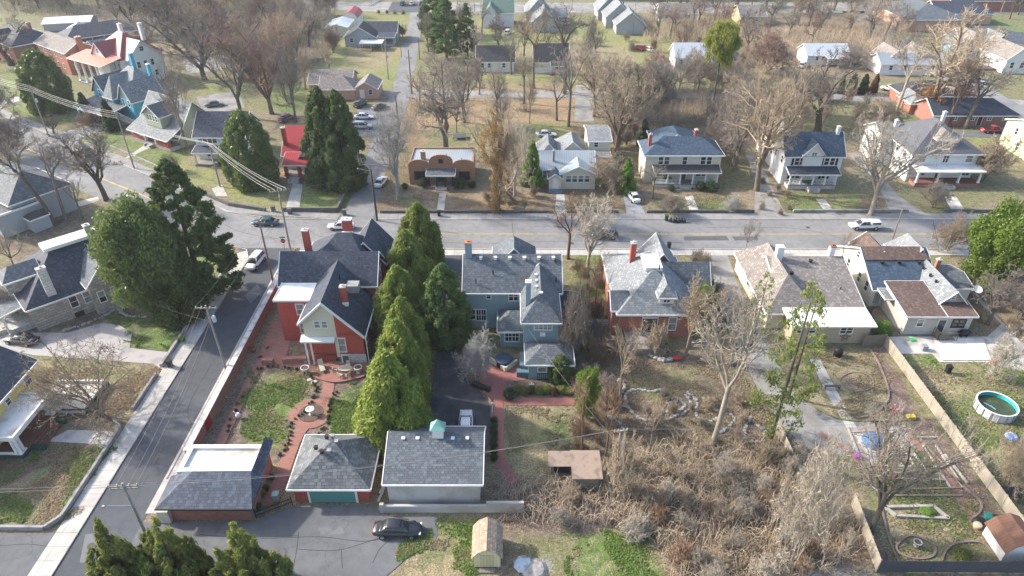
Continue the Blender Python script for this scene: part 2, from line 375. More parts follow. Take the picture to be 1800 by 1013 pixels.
    def shed(s, x0, y0, x1, y1, zS, zN, roof='grey', name='porch_roof', ew=False, t=.14, fm=None):
        """sloping slab: zS height at y0 (or x0 when ew), zN at y1 (or x1)"""
        z = lambda x, y: (zS + (zN - zS) * ((x - x0) / (x1 - x0) if ew else (y - y0) / (y1 - y0)))
        c = [(x0, y0), (x1, y0), (x1, y1), (x0, y1)]; m = MB(); T = [(*p, z(*p)) for p in c]; Bm = [(a, b, q - t) for a, b, q in T]
        m.face(T); m.face(Bm[::-1]); ro = s.part(name, m, RM(roof))
        fa = MB()
        for i in range(4):
            p, q = T[i], T[(i + 1) % 4]; n = Vector((q[1] - p[1], p[0] - q[0], 0)).normalized() * .05; P0, Q0 = Vector(p), Vector(q)
            dn = Vector((0, 0, -t - .05)); up = Vector((0, 0, .025))
            fa.face([P0 + n + dn, Q0 + n + dn, Q0 + n + up, P0 + n + up]); fa.face([P0 + n + up, Q0 + n + up, Q0 - n * .5 + up, P0 - n * .5 + up]); fa.face([Q0 + dn, P0 + dn, P0 + n + dn, Q0 + n + dn])
        s.part('fascia', fa, fm or WT, ro); return ro
    def block(s, x0, y0, z0, x1, y1, z1, m, name='wall'):
        b = MB(); b.box(x0, y0, z0, x1, y1, z1); return s.part(name, b, WL[m] if isinstance(m, str) else m)
    def win(s, face, plane, c, z, w_=.9, h_=1.5, style=''):
        x, y = (c, plane) if face in 'SN' else (plane, c)
        fm_, pm_ = win_mesh(w_, h_, style); x -= s.off[0]; y -= s.off[1]
        o = ob('window', fm_, s.o, (x, y, z), FACE[face]); ob('pane', pm_, o); return o
    def wins(s, face, plane, lst, z, w_=.9, h_=1.5, style=''):
        for c in lst: s.win(face, plane, c, z, w_, h_, style)
    def door(s, face, plane, c, z0=.5, w_=1.0, h_=2.1, m=None):
        x, y = (c, plane) if face in 'SN' else (plane, c)
        d = MB(); d.box(-w_ / 2, -.05, 0, w_ / 2, 0, h_); o = d.build('door', m or GD, s.o, (x - s.off[0], y - s.off[1], z0), FACE[face])
        f = MB(); t = .1
        f.box(-w_ / 2 - t, -.08, 0, -w_ / 2, 0, h_); f.box(w_ / 2, -.08, 0, w_ / 2 + t, 0, h_); f.box(-w_ / 2 - t, -.08, h_, w_ / 2 + t, 0, h_ + t)
        f.build('door_frame', WT, o); return o
    def chimney(s, x, y, z0, z1, w_=.7, d_=.6, m='brick', cap=None, flash=True):
        b = MB(); b.box(x - w_ / 2, y - d_ / 2, z0, x + w_ / 2, y + d_ / 2, z1 - .15); o = s.part('chimney', b, WL[m] if isinstance(m, str) else m)
        c = MB(); c.box(x - w_ / 2 - .07, y - d_ / 2 - .07, z1 - .15, x + w_ / 2 + .07, y + d_ / 2 + .07, z1); c.box(x - .15, y - .12, z1, x + .15, y + .12, z1 + .2)
        s.part('chimney_cap', c, cap or CONCW, o)
    def vent(s, x, y, z, m=None, r=.18):
        b = MB(); b.box(x - r, y - r, z - .2, x + r, y + r, z + .12); b.box(x - r * 1.25, y - r * 1.25, z + .12, x + r * 1.25, y + r * 1.25, z + .2); s.part('roof_vent', b, m or WT)
    def pipe(s, x, y, z, h=.5):
        b = MB(); b.tube((x, y, z - .3), (x, y, z + h), .09, n=8); s.part('vent_pipe', b, BLK)
    def porch(s, x0, y0, x1, y1, zf, zS, zN, roof='grey', cols=4, ew=False, cr=.12, floor=None, base='brick', rail=True, side='S', colm=None, gap=None, step=True, sx=None, cut=0):
        """floor at zf, posts along the outer edge, sloping roof"""
        b = MB(); b.box(x0, y0, 0, x1, y1, zf - .12); s.part('porch_base', b, WL[base] if isinstance(base, str) else base)
        b = MB(); b.box(x0 - .08, y0 - .08, zf - .12, x1 + .08, y1 + .08, zf); s.part('porch_floor', b, floor or FLOORP)
        s.shed(x0 - .35, y0 - .35, x1 + .35, y1 + (.0 if side == 'S' else .35), zS, zN, roof, ew=ew)
        L_ = (x1 - x0) if side == 'S' else (y1 - y0)
        ps = [L_ * i / (cols - 1) for i in range(cols)]
        for i, q in enumerate(ps):
            q = min(max(q, .2), L_ - .2)
            x, y = (x0 + q, y0 + .2) if side == 'S' else ((x1 - .2 if side == 'E' else x0 + .2), y0 + q)
            c = MB(); c.box(x - cr, y - cr, zf, x + cr, y + cr, zS - .16); c.box(x - cr * 1.5, y - cr * 1.5, zf, x + cr * 1.5, y + cr * 1.5, zf + .2); c.box(x - cr * 1.4, y - cr * 1.4, zS - .34, x + cr * 1.4, y + cr * 1.4, zS - .17); s.part('column', c, colm or WT)
            if rail and i < cols - 1 and i != (cols // 2 - 1 if gap is None else gap):
                q2 = min(ps[i + 1], L_ - .2); r = MB()
                if side == 'S':
                    xa, xb = x0 + q, x0 + q2; yy = y0 + .2
                    r.box(xa, yy - .04, zf + .8, xb, yy + .04, zf + .88); r.box(xa, yy - .04, zf + .1, xb, yy + .04, zf + .16)
                    k = max(2, int((xb - xa) / .25))
                    for j in range(1, k): xx = xa + (xb - xa) * j / k; r.box(xx - .03, yy - .03, zf + .16, xx + .03, yy + .03, zf + .8)
                else:
                    xx = x1 - .2 if side == 'E' else x0 + .2; r.box(xx - .04, y0 + q, zf + .8, xx + .04, y0 + q2, zf + .88); r.box(xx - .04, y0 + q, zf + .1, xx + .04, y0 + q2, zf + .16)
                s.part('railing', r, colm or WT)
        if step and side == 'S':
            s.steps((x0 + x1) / 2 if sx is None else sx, y0 - .08, zf)
    def steps(s, x, y, zf, w_=1.6, m=None, d=.3):
        n = max(2, int(zf / .18)); b = MB()
        for i in range(n): b.box(x - w_ / 2, y - d * (i + 1), 0, x + w_ / 2, y - d * i, zf - (i + 1) * zf / (n + 1))
        s.part('steps', b, m or CONC)
        for q in (-1, 1):
            b = MB(); b.box(x + q * (w_ / 2 + .01), y - d * n, 0, x + q * (w_ / 2 + .3), y, zf * .75); s.part('step_wall', b, m or CONC)
# ---------------------------------------------------------------- cars
def loft(secs, n=10, mi=0, pw=3.0):
    """secs: (x, halfwidth_low, halfwidth_top, z0, z1)"""
    m = MB(); rings = []
    for x, wl, wt, z0, z1 in secs:
        r = []
        for i in range(n * 2):
            t = 2 * math.pi * (i + .5) / (n * 2); c, s_ = math.cos(t), math.sin(t)
            cc = math.copysign(abs(c) ** (2 / pw), c); ss = math.copysign(abs(s_) ** (2 / pw), s_)
            zz = (z0 + z1) / 2 + ss * (z1 - z0) / 2; wd = wl + (wt - wl) * (ss + 1) / 2
            r.append((x, cc * wd, zz))
        rings.append(r)
    k = n * 2
    for a, b in zip(rings, rings[1:]):
        for i in range(k): m.face([a[i], a[(i + 1) % k], b[(i + 1) % k], b[i]], mi)
    m.face(rings[0][::-1], mi); m.face(rings[-1], mi)
    return m
TYRE = mat('tyre', (.02, .02, .02), .8); RIM = mat('rim', (.45, .46, .48), .3, metal=.7); HEADL = mat('headlight', (.75, .75, .72), .15, spec=.8); TAILL = mat('taillight', (.4, .01, .01), .25)
CGL = glassm('car_glass', (.03, .038, .045), .05, .8)
def paint(n, c): 
    m = mat('paint_' + n, c, .28, 'plain', tuple(x * .9 for x in c), spec=.6)
    m.node_tree.nodes['Principled BSDF'].inputs['Coat Weight'].default_value = .6
    return m
PAINT = {'white': (.75, .75, .73), 'black': (.015, .016, .02), 'silver': (.42, .43, .44), 'red': (.45, .02, .02), 'maroon': (.14, .015, .03), 'teal': (.02, .09, .1), 'grey': (.14, .15, .16), 'blue': (.05, .09, .16), 'darkgrey': (.05, .055, .06)}
CARP = {}
def car_meshes(kind):
    if kind in CARP: return CARP[kind]
    P = {}
    if kind == 'sedan':
        L_ = 4.8; body = [(-2.4, .62, .58, .42, .80), (-2.3, .78, .70, .28, .92), (-1.9, .88, .80, .22, .97), (-1.1, .90, .82, .2, .96), (.6, .90, .82, .2, .93), (1.3, .89, .78, .22, .86), (2.0, .84, .7, .26, .74), (2.3, .72, .6, .34, .66), (2.4, .6, .5, .4, .58)]
        cab = [(-1.75, .70, .60, .85, .95), (-1.05, .80, .58, .8, 1.38), (-.4, .80, .58, .8, 1.44), (.3, .80, .56, .8, 1.38), (1.15, .72, .6, .8, .9)]; rf = (-1.0, .28, 1.37, 1.44, .54); wx = (-1.42, 1.45); wr = .33
    elif kind == 'suv':
        L_ = 4.7; body = [(-2.3, .75, .72, .45, 1.0), (-2.2, .88, .82, .32, 1.1), (-1.2, .92, .86, .28, 1.08), (.6, .92, .86, .28, 1.05), (1.2, .91, .82, .28, 1.02), (2.0, .88, .76, .34, .92), (2.3, .76, .64, .42, .8)]
        cab = [(-2.2, .8, .66, .95, 1.2), (-1.9, .84, .64, .95, 1.66), (-.4, .84, .66, .95, 1.72), (.5, .84, .62, .95, 1.6), (1.2, .78, .66, .92, 1.06)]; rf = (-1.85, .4, 1.62, 1.73, .6); wx = (-1.4, 1.42); wr = .38
    elif kind in ('pickup', 'pickup_cap'):
        L_ = 5.3; body = [(-2.65, .86, .84, .45, 1.02), (-2.55, .9, .88, .42, 1.05), (-.7, .92, .88, .36, 1.05), (.7, .92, .86, .34, 1.04), (1.4, .91, .82, .34, 1.02), (2.3, .88, .76, .38, .92), (2.65, .78, .64, .46, .8)]
        cab = [(-.62, .82, .7, .95, 1.15), (-.5, .84, .64, .95, 1.6), (.3, .84, .64, .95, 1.66), (.75, .84, .62, .95, 1.55), (1.4, .78, .66, .92, 1.06)]; rf = (-.45, .62, 1.57, 1.67, .58); wx = (-1.7, 1.65); wr = .4
    P['body'] = loft(body).mesh('body', BLK, True)
    P['windows'] = loft(cab, pw=3.6).mesh('windows', CGL, True)
    m = MB(); x0, x1, z0, z1, hw = rf
    m.v = []; r = loft([(x0 - .12, hw * .96, hw * .9, z1 - .16, z1 - .03), (x0 + .1, hw * 1.03, hw, z1 - .12, z1 + .02), ((x0 + x1) / 2, hw * 1.05, hw * 1.02, z1 - .1, z1 + .03), (x1 - .05, hw * 1.03, hw, z1 - .14, z1), (x1 + .12, hw * .96, hw * .9, z1 - .2, z1 - .08)], pw=4)
    for q in (-1, 1):      # pillars
        for xx, tx in ((x0 - .0, x0 - .35), (x1 + .1, x1 + .75), ((x0 + x1) / 2, (x0 + x1) / 2)):
            r.tube((xx, q * (hw + .02), z1 - .08), (tx, q * (hw + .23), body[3][4] - .02), .035, n=5)
    P['roof'] = r.mesh('roof', BLK, True)
    m = MB(); m.tube((0, -.1, 0), (0, .1, 0), wr, n=18); P['tyre'] = m.mesh('wheel', TYRE, False)
    m = MB(); m.tube((0, -.115, 0), (0, .115, 0), wr * .62, n=12); P['rim'] = m.mesh('rim', RIM, False)
    m = MB(); m.box(-.1, -.16, -.07, .06, .16, .07); P['lamp'] = m
    m = MB(); m.box(-.02, -.26, -.07, .02, .26, .07); P['plate'] = m.mesh('number_plate', W_)
    if kind == 'pickup_cap':
        m = loft([(-2.6, .84, .7, .98, 1.55), (-2.5, .86, .7, .98, 1.62), (-.75, .86, .7, .98, 1.64), (-.68, .84, .68, .98, 1.6)], pw=6); P['cap'] = m.mesh('bed_cap', BLK, True)
        m = MB()
        for q in (-1, 1): m.face([(-2.35, q * .83, 1.2), (-.95, q * .83, 1.2), (-.95, q * .765, 1.5), (-2.35, q * .765, 1.5)], flip=q > 0)
        P['capwin'] = m.mesh('cap_window', CGL)
    if kind == 'pickup':
        m = MB(); m.face([(-2.5, -.74, 1.062), (-.75, -.74, 1.062), (-.75, .74, 1.062), (-2.5, .74, 1.062)]); P['bed'] = m.mesh('load_bed', BLK)
    P['wx'] = wx; P['wr'] = wr; P['x'] = (body[0][0], body[-1][0]); P['z'] = (body[1][4] - .18, body[-2][4] - .1)
    CARP[kind] = P; return P
LAMPM = {}
def car(kind, color, u, v, deg, label, world=None, group=None):
    """deg: heading of the nose, degrees from +x"""
    P = car_meshes(kind); x, y = world or G(u, v); pm = paint(color, PAINT[color])
    o = thing('parked_car' if kind in ('sedan', 'suv') else 'pickup_truck', label, 'car' if kind in ('sedan', 'suv') else 'pickup', (x, y, .012), R_(deg), group)
    def col(me, key):
        k = (kind, key, color)
        if k not in CARP: c = me.copy(); c.materials[0] = pm; CARP[k] = c
        return CARP[k]
    ob('body', col(P['body'], 'b'), o); ob('windows', P['windows'], o); ob('roof', col(P['roof'], 'r'), o)
    for wx in P['wx']:
        for q in (-1, 1):
            t = ob('wheel', P['tyre'], o, (wx, q * .82, P['wr'])); ob('rim', P['rim'], t)
    if 'lamp_h' not in LAMPM: LAMPM['lamp_h'] = P['lamp'].mesh('headlight', HEADL); LAMPM['lamp_t'] = P['lamp'].mesh('taillight', TAILL)
    for q in (-1, 1):
        ob('headlight', LAMPM['lamp_h'], o, (P['x'][1] - .12, q * .56, P['z'][1])); ob('taillight', LAMPM['lamp_t'], o, (P['x'][0] + .1, q * .58, P['z'][0]))
    ob('number_plate', P['plate'], o, (P['x'][0] - .01, 0, .6))
    if 'cap' in P: c = ob('bed_cap', col(P['cap'], 'c'), o); ob('cap_window', P['capwin'], c)
    if 'bed' in P: ob('load_bed', P['bed'], o)
    return o
# ---------------------------------------------------------------- trees
def tubes_mesh(name, chains, m):
    """chains: list of (points, radii, sides)"""
    V, F = [], []
    for pts, rad, n in chains:
        d = (Vector(pts[-1]) - Vector(pts[0]))
        if d.length < 1e-6: continue
        d.normalize(); a = d.orthogonal().normalized(); b = d.cross(a); base = len(V)
        cs = [(math.cos(2 * math.pi * i / n), math.sin(2 * math.pi * i / n)) for i in range(n)]
        for p, r in zip(pts, rad):
            for c, s_ in cs: V.append((p[0] + (a.x * c + b.x * s_) * r, p[1] + (a.y * c + b.y * s_) * r, p[2] + (a.z * c + b.z * s_) * r))
        for k in range(len(pts) - 1):
            for i in range(n):
                j = (i + 1) % n; F.append((base + k * n + i, base + k * n + j, base + (k + 1) * n + j, base + (k + 1) * n + i))
    me = bpy.data.meshes.new(name); me.from_pydata(V, [], F); me.materials.append(m)
    me.polygons.foreach_set('use_smooth', [True] * len(F)); me.update(); return me
def bare_tree(seed, bark, fork=.22, leaders=4, spread=.55, up=.25, kids=(8, 7, 6, 4), stems=1, crook=.18, twig=.02, tr=.26, lead=.72, stub=False):
    """10 m tall; returns trunk mesh, crown mesh"""
    rg = random.Random(seed); big, small = [], []
    def rv(): return Vector((rg.gauss(0, 1), rg.gauss(0, 1), rg.gauss(0, 1)))
    def grow(p, d, L_, r, lv):
        n = (6, 5, 4, 3, 2)[min(lv, 4)]; pts = [p.copy()]; rad = [r]; st = L_ / n; tip = (.35, .3, .3, .35, .4)[min(lv, 4)]
        ds = []
        for i in range(n):
            d = (d + rv() * crook * (1 + .3 * lv) + Vector((0, 0, up * (.5 if lv < 2 else .35)))).normalized()
            p = p + d * st; pts.append(p.copy()); rad.append(max(r * (1 - (1 - tip) * (i + 1) / n), twig * .5)); ds.append(d.copy())
        (big if lv <= 1 else small).append((pts, rad, (7, 5, 4, 3, 3)[min(lv, 4)]))
        if lv >= 4 or lv >= len(kids) + 1: return
        k = kids[lv - 1] if lv >= 1 else 0
        for j in range(k):
            t = .18 + .8 * (j + rg.random()) / k; i = min(n - 1, int(t * n)); q = pts[i].lerp(pts[i + 1], t * n - i)
            s_ = ds[i].cross(rv()).normalized(); ang = rg.uniform(.55, 1.05)
            nd = ds[i] * math.cos(ang) + s_ * math.sin(ang)
            if nd.z < -.1: nd.z *= .3
            grow(q, nd.normalized(), L_ * (.62 - .3 * t) * rg.uniform(.7, 1.2), max(rad[i] * .5, twig), lv + 1)
    for sI in range(stems):
        a = rg.random() * 6.28; lean = 0 if stems == 1 else .35
        base = Vector((math.cos(a) * .25 * (stems > 1), math.sin(a) * .25 * (stems > 1), -.2)); d = Vector((math.cos(a) * lean, math.sin(a) * lean, 1)).normalized()
        R0 = tr / (stems ** .5); pts = [base]; rad = [R0 * 1.35]; p = base
        fh = 10 * fork
        for i in range(4):
            d = (d + rv() * .05).normalized(); p = p + d * (fh + .2) / 4; pts.append(p.copy()); rad.append(R0 * (1 - .06 * i))
        big.append((pts, rad, 8))
        nl = max(2, round(leaders / stems ** .5))
        for i in range(nl):
            aa = 2 * math.pi * (i + rg.random() * .6) / nl; sp = spread * rg.uniform(.55, 1.25) if i else spread * .25
            grow(p - d * rg.random() * fh * .15, (Vector((math.cos(aa) * sp, math.sin(aa) * sp, 1)) + d * .3).normalized(), 10 * lead * rg.uniform(.8, 1.1), R0 * rg.uniform(.55, .75), 1)
    zt = max(q[2] for c in small for q in c[0]); sc = 10 / zt
    for L_ in (big, small):
        for i, (pts, rad, n) in enumerate(L_): L_[i] = ([q * sc for q in pts], rad, n)
    xs = max(math.hypot(q[0], q[1]) for c in small for q in c[0])
    return tubes_mesh('trunk', big, bark[0]), tubes_mesh('crown', small, bark[1]), xs
def leaf_mesh(name, blobs, n, size, mats, seed=0, shell=.72, up=.0, elong=1.0, jit=.5, quads=True, bump=.0):
    """blobs: (cx,cy,cz,rx,ry,rz); small rhombic leaves spread through the outer part of each blob"""
    rg = np.random.default_rng(seed); B = np.array(blobs); wts = (B[:, 3] * B[:, 4] * B[:, 5]) ** (2 / 3); wts /= wts.sum()
    idx = rg.choice(len(B), n, p=wts); d = rg.normal(size=(n, 3)); d /= np.linalg.norm(d, axis=1)[:, None]
    rr = shell + (1 - shell) * rg.random(n) ** .8; rr = np.where(rg.random(n) < .12, rr * rg.random(n) ** .4, rr)
    rr *= 1 + bump * rg.normal(size=n)
    P = B[idx, :3] + d * B[idx, 3:6] * rr[:, None]
    nrm = d + rg.normal(size=(n, 3)) * jit; nrm[:, 2] += .25; nrm /= np.linalg.norm(nrm, axis=1)[:, None]
    t = rg.normal(size=(n, 3)); t[:, 2] += up * 3; t -= nrm * (t * nrm).sum(1)[:, None]; t /= np.linalg.norm(t, axis=1)[:, None]
    b = np.cross(nrm, t); s = size * (0.6 + .8 * rg.random(n))[:, None]
    V = np.empty((n, 4, 3)); V[:, 0] = P - t * s * elong; V[:, 1] = P + b * s * .5; V[:, 2] = P + t * s * elong; V[:, 3] = P - b * s * .5
    keep = V[:, :, 2].min(1) > .02
    V = V[keep]; n = len(V)
    me = bpy.data.meshes.new(name); me.vertices.add(n * 4); me.vertices.foreach_set('co', V.ravel().astype(np.float32))
    me.loops.add(n * 4); me.loops.foreach_set('vertex_index', np.arange(n * 4, dtype=np.int32)); me.polygons.add(n)
    me.polygons.foreach_set('loop_start', np.arange(0, n * 4, 4, dtype=np.int32))
    for m in mats: me.materials.append(m)
    if len(mats) > 1: me.polygons.foreach_set('material_index', (rg.random(n) < .3).astype(np.int32))
    me.update(calc_edges=True); return me
def cone_blobs(h, r, n, seed, base=.3, jit=.18, tip=.9, pw=.75, blob=.3):
    rg = random.Random(seed); out = []
    for i in range(n):
        t = (i + rg.random()) / n; t = t ** .9; z = base + (h - base) * t; pr = r * (1 - t) ** pw * (.82 + .3 * rg.random()); a = rg.random() * 6.28
        b = max(r * blob * (1 - .72 * t), .12 * r) * rg.uniform(.75, 1.25); q = max(0, pr - b * .75)
        out.append((math.cos(a) * q, math.sin(a) * q, z, b, b, b * tip * 1.6))
    return out
def oval_blobs(h, r, n, seed, base=.2, blob=.26, k=.5, st=.22, flat=1.0):
    rg = random.Random(seed); out = []
    for i in range(n):
        t = (i + rg.random()) / n; z = base + (h - base) * t; pr = r * math.sin(math.pi * (st + (1 - st) * t) ** .95) ** k * rg.uniform(.78, 1.12); a = i * 2.39996 + rg.uniform(-.5, .5)
        b = r * blob * (1 - .5 * t) * rg.uniform(.7, 1.3); q = max(0, pr - b * .7); out.append((math.cos(a) * q, math.sin(a) * q, z - b * flat * t, b, b, b * flat))
    return out
def round_blobs(h, r, n, seed, base=.15, low=.0, blob=.3):
    rg = random.Random(seed); out = []; zc = h * (.5 + base / 2); rz = h * (.5 - base / 2)
    for i in range(n):
        z_ = 1 - 2 * (i + .5) / n; a = i * 2.39996 + rg.uniform(-.3, .3); q = math.sqrt(1 - z_ * z_); k = rg.uniform(.5, .9) * (.9 + .12 * math.sin(a * 3 + seed) * math.cos(z_ * 5)); b = r * blob * rg.uniform(.6, 1.35)
        out.append((math.cos(a) * q * r * k, math.sin(a) * q * r * k, zc + z_ * rz * k, b, b, b * .85))
    return out
# ---------------------------------------------------------------- ground
GREEN = (.105, .165, .038); DG = (.062, .095, .03); LEAFC = (.215, .165, .115); TAN = (.27, .225, .13); DIRT = (.14, .11, .08)
MULCH = (.15, .105, .095); OLIVE = (.15, .155, .07); ORNG = (.29, .2, .115); GRV = (.26, .245, .225); YG = (.2, .22, .075)
def vnoise(x, y, s, seed):
    xi = np.floor(x / s).astype(np.int64); yi = np.floor(y / s).astype(np.int64); fx = x / s - xi; fy = y / s - yi
    fx = fx * fx * (3 - 2 * fx); fy = fy * fy * (3 - 2 * fy)
    def h(a, b):
        n = (a * 374761393 + b * 668265263 + seed * 974711) & 0x7fffffff; n = ((n ^ (n >> 13)) * 1274126177) & 0x7fffffff; return ((n ^ (n >> 16)) & 0xffff) / 65535.0
    return (h(xi, yi) * (1 - fx) + h(xi + 1, yi) * fx) * (1 - fy) + (h(xi, yi + 1) * (1 - fx) + h(xi + 1, yi + 1) * fx) * fy
